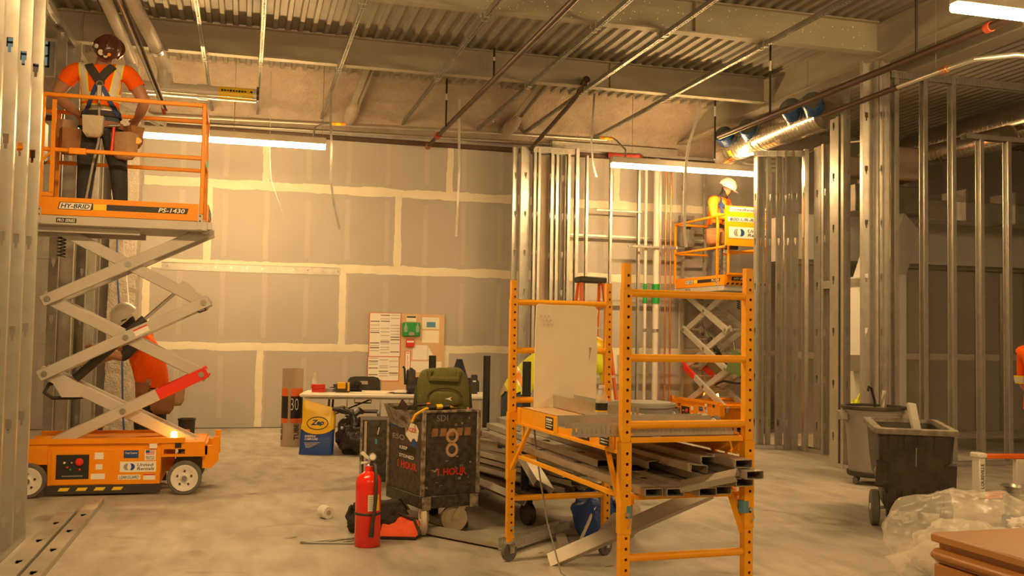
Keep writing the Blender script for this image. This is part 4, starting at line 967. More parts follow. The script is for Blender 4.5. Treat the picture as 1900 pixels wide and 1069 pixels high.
# water bottle
t = thing('water_bottle', 'clear plastic water bottle with a dark label on the scaffold platform', 'bottle', S(.075, -1.30, 1.0))
p = S(.075, -1.30, 1.002)
q = MB(); q.lathe([(.024, 0), (.031, .006), (.032, .03), (.029, .04), (.032, .05), (.0315, .12), (.031, .15), (.018, .178), (.0125, .186), (.0125, .196)], p, 20); q.build('bottle_body', 'clear', t)
q = MB(); q.cyl(p+V((0, 0, .195)), p+V((0, 0, .212)), .0145, n=14); q.build('cap', 'white_paint', t)
q = MB(); q.cyl(p+V((0, 0, .075)), p+V((0, 0, .118)), .0328, n=20, cap=False); q.build('label_band', 'black_print', t)
q = MB(); q.cyl(p+V((0, 0, .072)), p+V((0, 0, .080)), .0331, n=20, cap=False); q.build('label_stripe', 'tag_yellow', t)
# cream board standing on the platform
t = thing('board_offcut', 'cream coated board offcut standing against the far scaffold frame, pencil notes', 'board', S(.35, -.07, 1.0))
c = S(.345, -.085, 1.0); ang = .0489
ux = V((math.cos(ang), math.sin(ang), 0)); uz = V((0, .04, 1)).normalized()
poly = [(-.225, .01), (-.22, .0)]+[(-.2+.4*i/12, .004*((i*7) % 3)-.0) for i in range(13)]+[(.215, -.012), (.216, .2), (.222, .38), (.224, .60), (.232, .645), (.205, .672), (.1, .678), (-.1, .676), (-.19, .682), (-.207, .668), (-.215, .5)]
q = MB(); q.prism(poly, c, ux, uz, .014); q.build('board', 'cream_board', t)
for k in range(9):
    q = MB(); a_ = c+ux*(-.185+.022*(k % 3)+.004*k)+uz*(.59-.027*(k//3))+V((0, -.0155, 0)); q.tube([a_, a_+ux*.006+uz*.016, a_+ux*.012+uz*.004, a_+ux*.016+uz*.014], .0012, 4); q.build('pencil_note', 'paper_grey', t)
q = MB(); q.prism([(-.012, -.05), (.006, .035), (-.01, .04)], c+ux*.175+uz*.36+V((0, -.0145, 0)), ux, uz, .002); q.build('torn_patch', 'cardboard', t)
# yellow tool cord over the board edge and cable down to the floor
q = MB(); q.tube([S(.12, -.12, 1.0), S(.10, -.16, .9), S(.11, -.18, .75), S(.135, -.2, .55), S(.15, -.3, .3), S(.17, -.5, .03), S(.20, -.62, .006), S(.23, -.9, .006), S(.30, -1.3, .006)], .0055, 7); tag(q.build('power_cable', 'lift_grey_dark'), 'thin grey cable hanging from the scaffold platform to the floor', 'cable')
# blue sack behind the scaffold
def sack(t, c, sx, sy, sz, mat, name, nz=.18, seed=0, rz=0, n=28, m=18, sharp=2.6):
    R = Matrix.Rotation(rz, 3, 'Z'); c = V(c)
    def fn(i, j):
        a = 2*PI*i; ph = PI*(j-.5)
        ca, sa, cp, sp = math.cos(a), math.sin(a), math.cos(ph), math.sin(ph)
        e = lambda v: math.copysign(abs(v)**(2/sharp), v)
        p = V((sx*e(ca)*abs(cp)**(2/sharp), sy*e(sa)*abs(cp)**(2/sharp), sz*e(sp)))
        k = 1+nz*noise.noise(V((p.x*4/sx, p.y*4/sy, p.z*3/sz))*.5+V((seed, 0, 0)))+nz*.5*noise.noise(V((p.x*9/sx, p.y*9/sy, p.z*7/sz))*.5+V((0, seed, 0)))
        q = R @ (p*k); z = max(q.z, -sz); return c+V((q.x, q.y, z+sz))
    b = MB(); b.grid(fn, n, m, True); return b.build(name, mat, t, angle=70)
t = thing('blue_sack', 'half-full blue sack with a white stripe on the floor behind the scaffold', 'sack', (2.52, 6.75, 0)); sack(t, (2.50, 6.72, 0), .15, .14, .17, 'bag_blue', 'sack_body', .25, 4, .3)
q = MB(); q.tube([(2.37, 6.64, .02), (2.40, 6.585, .14), (2.46, 6.60, .26), (2.50, 6.68, .345)], .012, 6); q.build('white_stripe', 'white_print', t)
t = thing('plaster_sack', 'small pale sack leaning behind the blue one', 'sack', (2.72, 6.68, 0)); sack(t, (2.74, 6.70, 0), .10, .10, .17, 'canvas', 'sack_body', .2, 9)
# big stud propped from the floor up to the bearers, and offcuts on the floor
loose_stud('propped_stud', 'dusty channel propped from the floor to the scaffold bearer', (1.93, 6.02, .03), (2.86, 5.62, .52), .9, .092, .04, None, 'galv_floor', False)
q = MB(); q.prism([(-.05, 0), (.06, .0), (.16, .16), (.10, .17)], (2.27, 6.0, .16), V((.92, -.39, .0)), V((.0, .2, .98)), .003); tag(q.build('metal_gusset', 'galv_floor'), 'torn triangular sheet offcut stuck against the propped channel', 'offcut')
G2 = 'offcuts on the floor under the scaffold'
for p0, p1, lab in (((1.35, 7.1, .05), (1.84, 6.42, .05), 'wide channel offcut lying on the floor behind the far scaffold caster'), ((2.15, 4.75, .035), (2.6, 4.55, .035), 'thin track offcut lying under the near end of the scaffold'), ((2.25, 6.75, .04), (2.12, 6.25, .04), 'narrow offcut lying against the propped channel')):
    loose_stud('stud_offcut', lab, p0, p1, .05, .12 if 'wide' in lab else .07, .03, G2, 'galv_floor', False)
t = thing('slotted_track', 'slotted track offcut on the floor between the far scaffold casters', 'track', (1.9, 6.6, 0)); track(t, (1.72, 6.36, .03), (2.34, 6.92, .03), .09, .07, True)
# --- panel cart with four uprights, loaded with studs
pc = thing('panel_cart', 'low steel cart with black uprights loaded with loose studs', 'cart', (2.2, 8.2, 0), math.radians(14.9))
def PC(x, y, z=0): return pc.matrix_basis @ V((x, y, z))
q = MB(); q.bx(-.33, .33, -1.05, 1.0, .22, .27, .008); q.build('deck', 'iron', pc, True)
for x in (-.26, .26):
    for y in (-.85, .8):
        q = MB(); q.bx(x-.025, x+.025, y-.03, y+.03, .12, .22); q.cyl((x-.025, y, .085), (x+.025, y, .085), .085, n=18); q.build('caster', 'rubber', pc, True)
for x in (-.29, .29):
    for y in (-.85, .85):
        q = MB(); q.cyl((x, y, .26), (x, y, 1.265), .034, n=14); q.build('upright', 'dark', pc, True)
G3 = 'studs piled on the panel cart'; L3 = 'galvanised stud in the loose pile on the panel cart'
k = 0
for layer, (n, z) in enumerate(((6, .275), (5, .33), (4, .385))):
    for i in range(n):
        x = -.19+i*.1*(.78 if layer == 0 else .9)+(.03 if layer % 2 else 0); a = rnd.uniform(-.05, .05); y0 = -1.35+rnd.uniform(-.3, .3)
        loose_stud('metal_stud', L3, PC(x, y0, z+.036), PC(x+a, y0+3.0, z+.036+.01*layer), 0 if i % 2 else PI, .092, .036, G3)
for i in range(7):        # strapped bundle standing on edge, ends fanned
    x = .02+i*.045; z = .54-.012*abs(i-2)
    loose_stud('metal_stud', 'stud standing on edge in the strapped bundle on the panel cart', PC(x+.28, -1.55, z-.03), PC(x-.25, .9, z), PI/2+.05*i, .092, .036, 'strapped stud bundle')
q = MB(); q.tube([PC(.18, -1.48, .40), PC(.26, -1.49, .42), PC(.42, -1.47, .50), PC(.50, -1.46, .50), PC(.62, -1.46, .47), PC(.66, -1.46, .40)], .007, 6); tag(q.build('bundle_strap', 'strap_grey'), 'pale strap tied round the bundle of studs on edge', 'strap')
for p0, p1, lab in ((PC(-.45, -1.4, .40), PC(-.1, -.4, .62), 'crumpled wide channel lying over the cart pile by the far scaffold post'), (PC(-.55, -1.2, .30), PC(-.4, .6, .34), 'wide channel sliding off the left side of the panel cart')):
    loose_stud('wide_channel', lab, p0, p1, .5, .15, .05, None, 'galv_floor', False, 'channel')
q = MB(); q.prism([(-.14, 0), (.16, -.02), (.22, .2), (.05, .27), (-.1, .2)], PC(.05, -1.2, .42), V((.93, .25, -.2)), V((.1, -.2, .97)), .004); tag(q.build('sheet_offcut', 'galv_floor'), 'bent sheet metal offcut standing among the cart studs', 'offcut')
loose_stud('floor_channel', 'wide channel lying on the floor under the panel cart', (1.62, 7.25, .05), (1.28, 8.1, .05), .1, .15, .05, None, 'galv_floor', False, 'channel')
# studs on the near left floor
loose_stud('floor_stud', 'longer stud with punched holes lying on the near left floor', (-1.145, 5.9, .041), (-1.145, 8.82, .041), 0, .105, .04, None, 'galv_floor')
loose_stud('floor_stud', 'shorter stud lying between the longer one and the left wall end', (-1.285, 5.6, .041), (-1.285, 8.3, .041), 0, .12, .04, None, 'galv_floor')
# ================================================================== middle ground
# --- toolbox cart
tb = thing('tool_cart', 'scuffed black wooden tool cart on casters with stencilled lettering and stickers', 'cart', (1.285, 6.98, 0), 0)
hv = YAW+math.radians(0)
cx_ = V((math.cos(YAW), -math.sin(YAW), 0)); cy_ = V((math.sin(YAW), math.cos(YAW), 0))     # camera-right and away on the floor
aR = math.radians(31); eu = (cx_*math.cos(aR)+cy_*math.sin(aR)); ev = (-cx_*math.sin(aR)+cy_*math.cos(aR))   # along right face, along left face
N0 = V((1.283, 7.03, 0))
BW, BLn = .455, .62
def Cq(a, c, z): return N0+eu*a+ev*c+V((0, 0, z))
def cbox(a0, a1, c0, c1, z0, z1, b=0):
    q = MB(); q._box(Cq((a0+a1)/2, (c0+c1)/2, (z0+z1)/2), (eu, ev, V((0, 0, 1))), ((a1-a0)/2, (c1-c0)/2, (z1-z0)/2), b); return q
zb, zt_ = .285, .90
cbox(0, BW, 0, .018, zb, zt_, .003).build('front_panel', 'cart_black', tb)
cbox(0, .018, .018, BLn, zb, zt_-.085, .003).build('left_panel', 'cart_black', tb)
cbox(BW-.018, BW, .018, BLn, zb, zt_, .003).build('right_panel', 'cart_black', tb); cbox(.018, BW-.018, BLn-.018, BLn, zb, zt_, .003).build('back_panel', 'cart_black', tb)
cbox(.018, BW-.018, .018, BLn-.018, zb, zb+.02).build('bottom_panel', 'cart_black', tb); cbox(.018, BW-.018, .018, BLn-.018, .74, .76).build('tray', 'cart_black', tb)
for a, c in ((0, 0), (BW, 0), (0, BLn), (BW, BLn)): cbox(a-.014, a+.014, c-.014, c+.014, zb, zt_ if (a or c == 0) and not (a == 0 and c) else zt_-.08, .004).build('corner_trim', 'cart_edge', tb)
cbox(-.006, BW+.006, -.008, .022, zt_-.01, zt_+.008, .003).build('top_rim', 'cart_edge', tb); cbox(BW-.022, BW+.008, 0, BLn, zt_-.01, zt_+.008, .003).build('top_rim', 'cart_edge', tb)
cbox(-.01, BW+.01, -.01, BLn+.01, zb-.09, zb, .006).build('base_frame', 'cart_black', tb)
for a, c in ((.03, -.011), (BW-.03, -.011)): cbox(a-.035, a+.035, c-.004, c+.008, zb-.10, zb-.005, .003).build('base_bracket', 'cart_edge', tb)
def ccast(a, c, r, yaw, mw, mt):
    o = Cq(a, c, 0); d = V((math.cos(yaw), math.sin(yaw), 0)); s = V((-d.y, d.x, 0))
    q = MB(); q.lathe([(.03, -.022), (r*.82, -.022), (r, -.016), (r, .016), (r*.82, .022), (.03, .022)], o+V((0, 0, r)), 26, s); w = q.build('caster_wheel', mt, tb)
    for k in (-1, 1):
        q = MB(); q.lathe([(.0, .021), (.02, .03), (.025, .02), (r*.7, .018), (r*.8, .025), (r*.82, .019)], o+V((0, 0, r)), 24, s*k); q.build('wheel_disc', mw, w)
        for j in range(6):
            a_ = j*PI/3; q = MB(); q.beam(o+V((0, 0, r))+s*k*.021, o+V((0, 0, r))+s*k*.021+d*math.cos(a_)*r*.7+V((0, 0, math.sin(a_)*r*.7)), .008, .008); q.build('spoke', mw, w)
    q = MB()
    for k in (-1, 1): q.beam(o+V((0, 0, r))+s*k*.034, o+d*.06+V((0, 0, zb-.09))+s*k*.034, .05, .005, s)
    q.beam(o+d*.06-s*.04+V((0, 0, zb-.093)), o+d*.06+s*.04+V((0, 0, zb-.093)), .08, .006); q.build('caster_fork', 'cream_wheel', tb)
ccast(.03, .03, .098, YAW*-1+PI*.5+.15, 'cream_wheel', 'cream_wheel'); ccast(BW-.16, .06, .098, -YAW+.25, 'cream_wheel', 'cream_wheel'); ccast(.06, BLn-.05, .098, .6, 'rubber', 'rubber'); ccast(BW-.1, BLn-.1, .098, 1.2, 'rubber', 'rubber')
fo = lambda a, z: Cq(a, -.0005, z); lo = lambda c, z: Cq(-.0005, c, z)
lu = -ev                                             # left panel seen from outside: right = towards the near corner
text('SDI', tb, fo(.15, .85), eu, (0, 0, 1), .09, .045, 'grey_print', bold=-.01); [plate(tb, fo(.235, z_), eu, (0, 0, 1), 0, 0, 'leather_light', 'ring_mark', .0012, poly=[((.052 if k < 21 else .03)*math.cos(a_), (.055 if k < 21 else .032)*math.sin(a_)) for k, a_ in enumerate([2*PI*i/20 for i in range(21)]+[2*PI*i/20 for i in range(20, -1, -1)])]) for z_ in (.715, .615)]
text('1 HOUR', tb, fo(.24, .455), eu, (0, 0, 1), .24, .055, 'red_print', bold=.03)
for k in range(5): plate(tb, fo(.09+k*.068, .745), eu, (0, 0, 1), 0, 0, 'leather', 'worn_stencil', .001, poly=[(-.026, -.03), (.024, -.027), (.028, .028), (-.02, .031)])
for k in range(26):
    a = rnd.uniform(.02, BW-.02); z = rnd.uniform(zb+.03, zt_-.05); w = rnd.uniform(.004, .03); h = rnd.uniform(.003, .018)
    plate(tb, fo(a, z), eu, V((rnd.uniform(-.3, .3)*eu.x, rnd.uniform(-.3, .3)*eu.y, 1)), w, h, 'cart_edge', 'paint_chip', .0008)
text('KEEP\n\nSTONED', tb, lo(.28, .575), lu, (0, 0, 1), .26, .085, 'white_print', bold=.02, lift=.003); plate(tb, lo(.28, .60), lu, (0, 0, 1), .30, .055, 'black_print', 'black_sticker')
plate(tb, lo(.47, .775), lu, (0, 0, 1), .22, .06, 'blue_print', 'blue_sticker'); text('KING', tb, lo(.47, .782), lu, (0, 0, 1), .17, .026, 'white_print', lift=.003)
plate(tb, lo(.20, .735), lu, (0, 0, 1), 0, 0, 'paper_warm', 'club_sticker', .001, poly=[(-.02, -.075), (.10, -.06), (.12, .02), (.07, .06), (-.06, .07), (-.12, .03), (-.11, -.03)]); text('RIZE', tb, lo(.20, .75), lu, (0, 0, 1), .17, .03, 'red_print', lift=.003)
text('ESO', tb, lo(.43, .68), lu, (0, 0, 1), .22, .04, 'grey_print', bold=.01); plate(tb, lo(.16, .645), lu, (0, 0, 1), 0, 0, 'blue_print', 'round_sticker', .001, poly=disc_poly(.045, 14)); text('1 HOUR', tb, lo(.27, .48), lu, (0, 0, 1), .34, .055, 'red_print', bold=.03)
# sloping hopper bin behind the low left panel, tools in it
q = MB(); q.add([Cq(-.10, .28, .90), Cq(.10, .06, .90), Cq(.12, .10, .76), Cq(-.04, .30, .76), Cq(-.05, .62, .92), Cq(.36, .62, .92), Cq(.34, .6, .77), Cq(0, .6, .77)], [(0, 1, 2, 3), (0, 3, 7, 4), (4, 7, 6, 5), (2, 6, 7, 3)]); q.build('tool_hopper', 'cart_edge', tb)
for k in range(5):
    o = Cq(-.05+.012*k, .30+.05*k, .80); q = MB(); q.tube([o, o+V((.02, -.03, .06+.01*k)), o+V((.05, -.04, .12+.01*k))], .010, 8); tag(q.build('hand_tool', 'iron'), 'dark hand tool lying in the hopper behind the tool cart panel', 'tool', 'tools in the cart hopper')
# extension cords over the cart edge
q = MB(); q.tube([Cq(-.03, .14, .815), Cq(-.01, .12, .87), Cq(.04, .06, .915), Cq(.12, .05, .925), Cq(.24, .07, .925), Cq(.34, .1, .918), Cq(.36, .14, .87)], .011, 8); yc = tag(q.build('yellow_cord', 'cord_yellow'), 'yellow power cord looped over the tool cart front edge', 'cord')
q = MB(); q.tube([Cq(.06, .055, .925), Cq(.14, .05, .93), Cq(.24, .07, .93)], .017, 8); q.build('plug_sleeve', 'black_plastic', yc); q = MB(); q.tube([Cq(.12, .049, .93), Cq(.17, .054, .931)], .0185, 8); q.build('sleeve_band', 'yellow_print', yc)
q = MB(); q.tube([Cq(.08, .14, .945), Cq(.2, .13, .955), Cq(.32, .12, .945), Cq(.40, .10, .92), Cq(.41, .08, .90)], .010, 8); oc = tag(q.build('orange_cord', 'cord_orange'), 'orange power cord with a black plug across the green backpack base', 'cord')
q = MB(); q.tube([Cq(-.01, .12, .943), Cq(.08, .14, .945)], .015, 8); q.build('plug', 'black_plastic', oc)
# --- green backpack on the cart
bp = thing('backpack', 'olive green backpack with a pouch and small white mark on the tool cart', 'backpack', Cq(.22, .30, .76))
bu = cx_*.98+cy_*.17; bu.normalize(); bv = V((-bu.y, bu.x, 0))
def bpk(c, w, d, h, mat, name, par, e=4.6, z0=0):
    c = V(c)
    def fn(i, j):
        a = 2*PI*i; ph = PI*(j-.5); f = lambda v: math.copysign(abs(v)**(2/e), v)
        x = w*f(math.cos(a))*abs(math.cos(ph))**(2/e); y = d*f(math.sin(a))*abs(math.cos(ph))**(2/e); z = h*f(math.sin(ph))
        k = 1-.10*max(0, z/h); n_ = .012*noise.noise((x*9, y*9, z*9))
        return c+bu*(x*k+n_)+bv*(y*k)+V((0, 0, z+n_))
    q = MB(); q.grid(fn, 32, 20, True); return q.build(name, mat, par, angle=75)
bc = Cq(.275, .25, 1.0)
body = bpk(bc+V((0, 0, .01)), .205, .13, .20, 'olive', 'pack_body', bp)
pk = bpk(bc-bv*.135+V((0, 0, -.02)), .125, .045, .068, 'olive', 'front_pouch', bp, 3.6)
bpk(bc-bv*.11+V((-.0, 0, -.12)), .18, .045, .07, 'olive', 'lower_pocket', bp, 3.6)
q = MB(); q.tube([bc-bv*.165+bu*(-.13*math.cos(t))+V((0, 0, -.005+.07*math.sin(t))) for t in [PI*i/12 for i in range(13)]], .006, 6); q.build('zip', 'olive_dark', pk)
q = MB(); q.tube([bc-bv*.10+bu*(-.11)+V((0, 0, .185)), bc-bv*.115+bu*(-.11)+V((0, 0, .13)), bc-bv*.12+bu*(.10)+V((0, 0, .125)), bc-bv*.10+bu*.11+V((0, 0, .18))], .026, 8); q.build('top_flap', 'olive', bp)
for s in (-1, 1):
    q = MB(); q.tube([bc+bu*s*.14+V((0, 0, .18)), bc+bu*s*.20-bv*.04+V((0, 0, .05)), bc+bu*s*.215-bv*.03+V((0, 0, -.12)), bc+bu*s*.19+V((0, 0, -.19))], .016, 7); q.build('strap', 'olive_dark', bp)
plate(bp, bc-bv*.1815+bu*.03+V((0, 0, -.015)), bu, (0, 0, 1), 0, 0, 'white_print', 'arrow_mark', .001, poly=[(-.03, .0), (-.005, .006), (.022, .016), (.01, .002), (.022, -.016), (.004, -.008)])
t = thing('side_bag', 'dark green slung bag hanging behind the backpack over the cart', 'bag', Cq(.44, .35, .75)); bpk(Cq(.44, .32, .87), .05, .14, .16, 'olive_dark', 'bag_body', t, 2.6)
# --- crate / board box left of the cart
pb = thing('plywood_crate', 'worn dark plywood crate with a pale corner strip behind the tool cart', 'crate', (1.25, 9.3, 0))
du = cx_*.985+cy_*.17; dv = V((-du.y, du.x, 0)); o0 = V((1.135, 9.64, 0))
q = MB(); q._box(o0+du*.25+dv*.2+V((0, 0, .31)), (du, dv, V((0, 0, 1))), (.25, .2, .30), .004); q.build('crate_body', 'cart_black', pb)
q = MB(); q._box(o0+du*.045-dv*.006+V((0, 0, .305)), (du, dv, V((0, 0, 1))), (.012, .008, .29)); q.build('corner_strip', 'cardboard', pb); q = MB(); q._box(o0+du*.004-dv*.002+V((0, 0, .31)), (du, dv, V((0, 0, 1))), (.01, .006, .305)); q.build('edge_strip', 'cart_edge', pb)
plate(pb, o0+du*.15-dv*.001+V((0, 0, .40)), du, (0, 0, 1), .02, .05, 'tape_blue', 'blue_scuff'); plate(pb, o0+du*.17-dv*.001+V((0, 0, .5)), du, V((.2, 0, 1)), .008, .07, 'paper', 'white_scuff')
# --- fire extinguisher
fe = thing('fire_extinguisher', 'red fire extinguisher with black hose standing on the floor', 'fire extinguisher', (.862, 6.80, 0)); o = V((.862, 6.80, 0)); R = .088
q = MB(); q.lathe([(R*.9, 0), (R, .012), (R, .43), (R*.97, .455), (R*.8, .485), (R*.45, .503), (.026, .512), (.026, .545), (.0, .545)], o, 40); q.build('cylinder', 'ext_red', fe)
q = MB(); q.lathe([(.02, .54), (.022, .555), (.014, .56), (.014, .60), (0, .602)], o, 16); vb = q.build('valve', 'chrome', fe)
q = MB(); q.prism([(-.055, .56), (.01, .57), (.012, .58), (-.05, .575)], o+V((0, .01, 0)), cx_, (0, 0, 1), .02); q.prism([(-.06, .635), (.005, .585), (.016, .595), (-.045, .65)], o+V((0, .01, 0)), cx_, (0, 0, 1), .02); q.build('lever', 'white_paint', fe)
q = MB(); q.lathe([(.0, 0), (.026, 0), (.026, .012), (0, .013)], o+cx_*.028-cy_*.02+V((0, 0, .615)), 18, -cy_); q.build('gauge', 'chrome', fe); q = MB(); q.lathe([(.02, .0135), (0, .0138)], o+cx_*.028-cy_*.02+V((0, 0, .615)), 18, -cy_); q.build('gauge_face', 'white_print', fe)
hs = [o+cx_*.02+V((0, 0, .57)), o+cx_*.05-cy_*.03+V((0, 0, .555)), o+cx_*.062-cy_*.075+V((0, 0, .47)), o+cx_*.064-cy_*.085+V((0, 0, .36)), o+cx_*.056-cy_*.092+V((0, 0, .24)), o+cx_*.045-cy_*.096+V((0, 0, .15))]
q = MB(); q.tube(hs, .0125, 10); hz = q.build('hose', 'black_plastic', fe); q = MB(); q.tube([hs[-1], hs[-1]+cx_*-.006+V((0, 0, -.07))], [.014, .018], 10); q.build('nozzle', 'rubber', hz)
q = MB(); q.lathe([(R+.001, .218), (R+.004, .222), (R+.004, .232), (R+.001, .236)], o, 32); q.build('hose_band', 'black_plastic', fe)
def wrap(a0, a1, z0, z1, m, nm, rr=.0008):
    q = MB(); q.grid(lambda i, j: o+(cx_*math.sin(a0+(a1-a0)*i)-cy_*math.cos(a0+(a1-a0)*i))*(R+rr)+V((0, 0, z0+(z1-z0)*j)), 8, 1); return q.build(nm, m, fe)
wrap(.13, .55, .25, .36, 'paper_warm', 'label'); wrap(.62, 1.15, .25, .36, 'yellow_print', 'yellow_label'); 
for k in range(7): wrap(.2, .5, .265+k*.013, .269+k*.013, 'paper_grey', 'label_line', .0014)
# --- open tool bag
tbg = thing('tool_bag', 'black tool bag lying open with its red lining out behind the extinguisher', 'bag', (1.05, 7.2, 0)); o = V((1.02, 7.25, 0))
sack(tbg, o+V((-.02, .03, 0)), .22, .13, .115, 'black_cloth', 'bag_body', .28, 2, -.2, 32, 20, 3)
def flap(i, j):
    x = .02+i*.27; y = -.08-j*.17; z = .125*(1-j)**1.2*(.65+.35*math.sin(PI*i))+.012+.012*noise.noise((i*5, j*5, 2))
    return o+cx_*x+cy_*(y+.03*math.sin(i*PI))+V((0, 0, z))
q = MB(); q.grid(flap, 16, 12); q.build('red_lining', 'tool_orange_red', tbg, angle=80)
q = MB(); q.tube([o+cx_*.02+cy_*-.08+V((0, 0, .11)), o+cx_*.12+cy_*-.06+V((0, 0, .155)), o+cx_*.25+cy_*-.09+V((0, 0, .11)), o+cx_*.31+cy_*-.22+V((0, 0, .03)), o+cx_*.28+cy_*-.27+V((0, 0, .012)), o+cx_*.03+cy_*-.265+V((0, 0, .012))], .011, 7); q.build('zip_edge', 'black_cloth', tbg)
q = MB(); q.tube([o+cx_*-.16+V((0, 0, .17)), o+cx_*-.22-cy_*.03+V((0, 0, .19)), o+cx_*-.25-cy_*.05+V((0, 0, .12)), o+cx_*-.2-cy_*.06+V((0, 0, .03))], .013, 7); q.build('handle', 'black_cloth', tbg)
q = MB(); q.tube([o+cx_*.05+cy_*.06+V((0, 0, .2)), o+cx_*.14+cy_*.05+V((0, 0, .24)), o+cx_*.2+cy_*.03+V((0, 0, .16))], .009, 7); q.build('carry_strap', 'black_cloth', tbg)
# --- speed square, roll, scraps on the floor
q = MB(); A_, B_, C_ = V((.42, 6.96, 0)), V((.79, 6.86, 0)), V((.86, 7.05, 0))
for p0, p1 in ((A_, B_), (B_, C_), (C_, A_)): q.beam(p0+V((0, 0, .006)), p1+V((0, 0, .006)), .03, .008)
q.beam(A_.lerp(B_, .35)+V((0, 0, .006)), C_.lerp(A_, .3)+V((0, 0, .006)), .014, .006); q.beam(A_.lerp(B_, .65)+V((0, 0, .006)), C_.lerp(B_, .3)+V((0, 0, .006)), .014, .006)
tag(q.build('speed_square', 'galv_dull'), 'flat bluish metal triangle square on the floor by the extinguisher', 'square')
t = thing('tape_roll', 'dusty white roll on the floor left of the tool bag', 'roll', (.66, 7.85, 0)); q = MB(); q.lathe([(.018, -.05), (.045, -.05), (.05, -.045), (.05, .045), (.045, .05), (.018, .05)], (.66, 7.85, .05), 20, (.45, -.9, 0)); q.build('roll_body', 'cloth_white', t); q = MB(); q.lathe([(.02, .051), (0, .052)], (.66, 7.85, .05), 14, (.45, -.9, 0)); q.build('roll_core', 'cardboard', t)
for (x, y, s, lab) in ((.36, 7.15, .05, 'small grey scrap near the metal square'), (.10, 9.1, .05, 'small dark leaf-like scrap on the open floor right of the lift'), (2.30, 5.9, .03, 'white crumb by the propped channel'), (1.98, 6.35, .02, 'white crumb beside the far scaffold caster')):
    q = MB(); q.prism([(-s, 0), (-s*.2, -s*.4), (s, s*.2), (s*.1, s*.5)], (x, y, .001), (1, 0, .08), (0, 1, .1), .004); tag(q.build('floor_scrap', 'debris'), lab, 'scrap')
# --- folding table with things on it
tt = thing('folding_table', 'long white folding table against the far side of the floor', 'table', (1.75, 11.9, 0)); TZ = .715
tu = V((2.871-.663, 11.447-12.055, 0)).normalized(); tu = V((.983, -.184, 0)).normalized(); tv = V((-tu.y, tu.x, 0)); T0 = V((.665, 12.05, 0)); TL = 2.28
def TP(a, c, z): return T0+tu*a+tv*c+V((0, 0, z))
q = MB(); q._box(TP(TL/2, .37, TZ-.022), (tu, tv, V((0, 0, 1))), (TL/2, .37, .022), .014); q.build('table_top', 'table_white', tt)
q = MB(); q._box(TP(TL/2, .37, TZ-.055), (tu, tv, V((0, 0, 1))), (TL/2-.06, .33, .012)); q.build('under_frame', 'galv_dull', tt)
for a, s in ((.35, 1), (TL-.35, -1)):
    for c in (.12, .62):
        q = MB(); q.cyl(TP(a, c, TZ-.06), TP(a-.04*s, c, .0), .014, n=10); q.build('leg', 'black_plastic', tt)
    q = MB(); q.cyl(TP(a-.03*s, .12, .2), TP(a-.03*s, .62, .2), .012, n=8); q.build('leg_spreader', 'black_plastic', tt); q = MB(); q.cyl(TP(a, .37, .42), TP(a+.55*s, .37, TZ-.06), .010, n=8); q.build('brace', 'black_plastic', tt)
    q = MB(); q.tube([TP(a+.30*s, .2, TZ-.06), TP(a+.3*s, .2, TZ-.12), TP(a+.50*s, .2, TZ-.12), TP(a+.5*s, .2, TZ-.06)], .008, 6); q.build('lock_loop', 'black_plastic', tt)
q = MB(); q._box(TP(.62, .33, TZ+.004), (tu, tv, V((0, 0, 1))), (.5, .3, .004)); tag(q.build('plan_sheet', 'paper_warm'), 'white plan sheets spread on the folding table', 'paper')
q = MB(); q.grid(lambda i, j: TP(1.05+i*.32, .1+j*.3, TZ+.01+.045*max(0, math.sin(PI*i))*(.6+.4*noise.noise((i*4, j*4, 0)))), 14, 10); tag(q.build('crumpled_paper', 'paper'), 'crumpled white paper on the table by the backpack', 'paper')
for z, a in ((.026, .20), (.078, .20)):
    t = thing('tape_reel', 'red tape roll lying flat in the stack on the table' if z < .05 else 'red tape roll on top of the stack on the table', 'tape', TP(a, .2, TZ)); q = MB(); q.lathe([(.04, -.025), (.082, -.025), (.085, -.02), (.085, .02), (.082, .025), (.04, .025)], TP(a+(.008 if z < .05 else 0), .2, TZ+z), 22); q.build('tape', 'red_print', t); q = MB(); q.lathe([(.036, -.026), (.042, -.026), (.042, .026), (.036, .026)], TP(a+(.008 if z < .05 else 0), .2, TZ+z), 18); q.build('core', 'cardboard', t)
t = thing('tape_reel', 'grey tape roll beside the red rolls', 'tape', TP(.33, .26, TZ)); q = MB(); q.lathe([(.04, 0), (.08, 0), (.08, .05), (.04, .05)], TP(.33, .27, TZ+.002), 20); q.build('tape', 'grey_print', t)
t = thing('laser_level', 'yellow and black laser level in its soft case on the table', 'tool', TP(.52, .25, TZ)); q = MB(); q._box(TP(.50, .2, TZ+.06), (tu, tv, V((0, 0, 1))), (.09, .05, .055), .012); q.build('case_body', 'black_plastic', t); q = MB(); q._box(TP(.49, .145, TZ+.095), (tu, tv, V((0, 0, 1))), (.05, .012, .04), .008); q.build('yellow_housing', 'tool_yellow', t)
q = MB(); q._box(TP(.575, .15, TZ+.08), (tu, tv, V((0, 0, 1))), (.012, .012, .055), .004); q.build('yellow_arm', 'tool_yellow', t)
t = thing('tool_pouch', 'black strap pouch heaped behind the laser level', 'pouch', TP(.6, .4, TZ)); sack(t, TP(.54, .40, TZ), .17, .07, .055, 'black_cloth', 'pouch_body', .5, 6, -.18); q = MB(); q.tube([TP(.60, .34, TZ+.08), TP(.65, .33, TZ+.14), TP(.70, .34, TZ+.11), TP(.71, .33, TZ+.05)], .026, 8); q.build('pouch_strap', 'black_cloth', t)
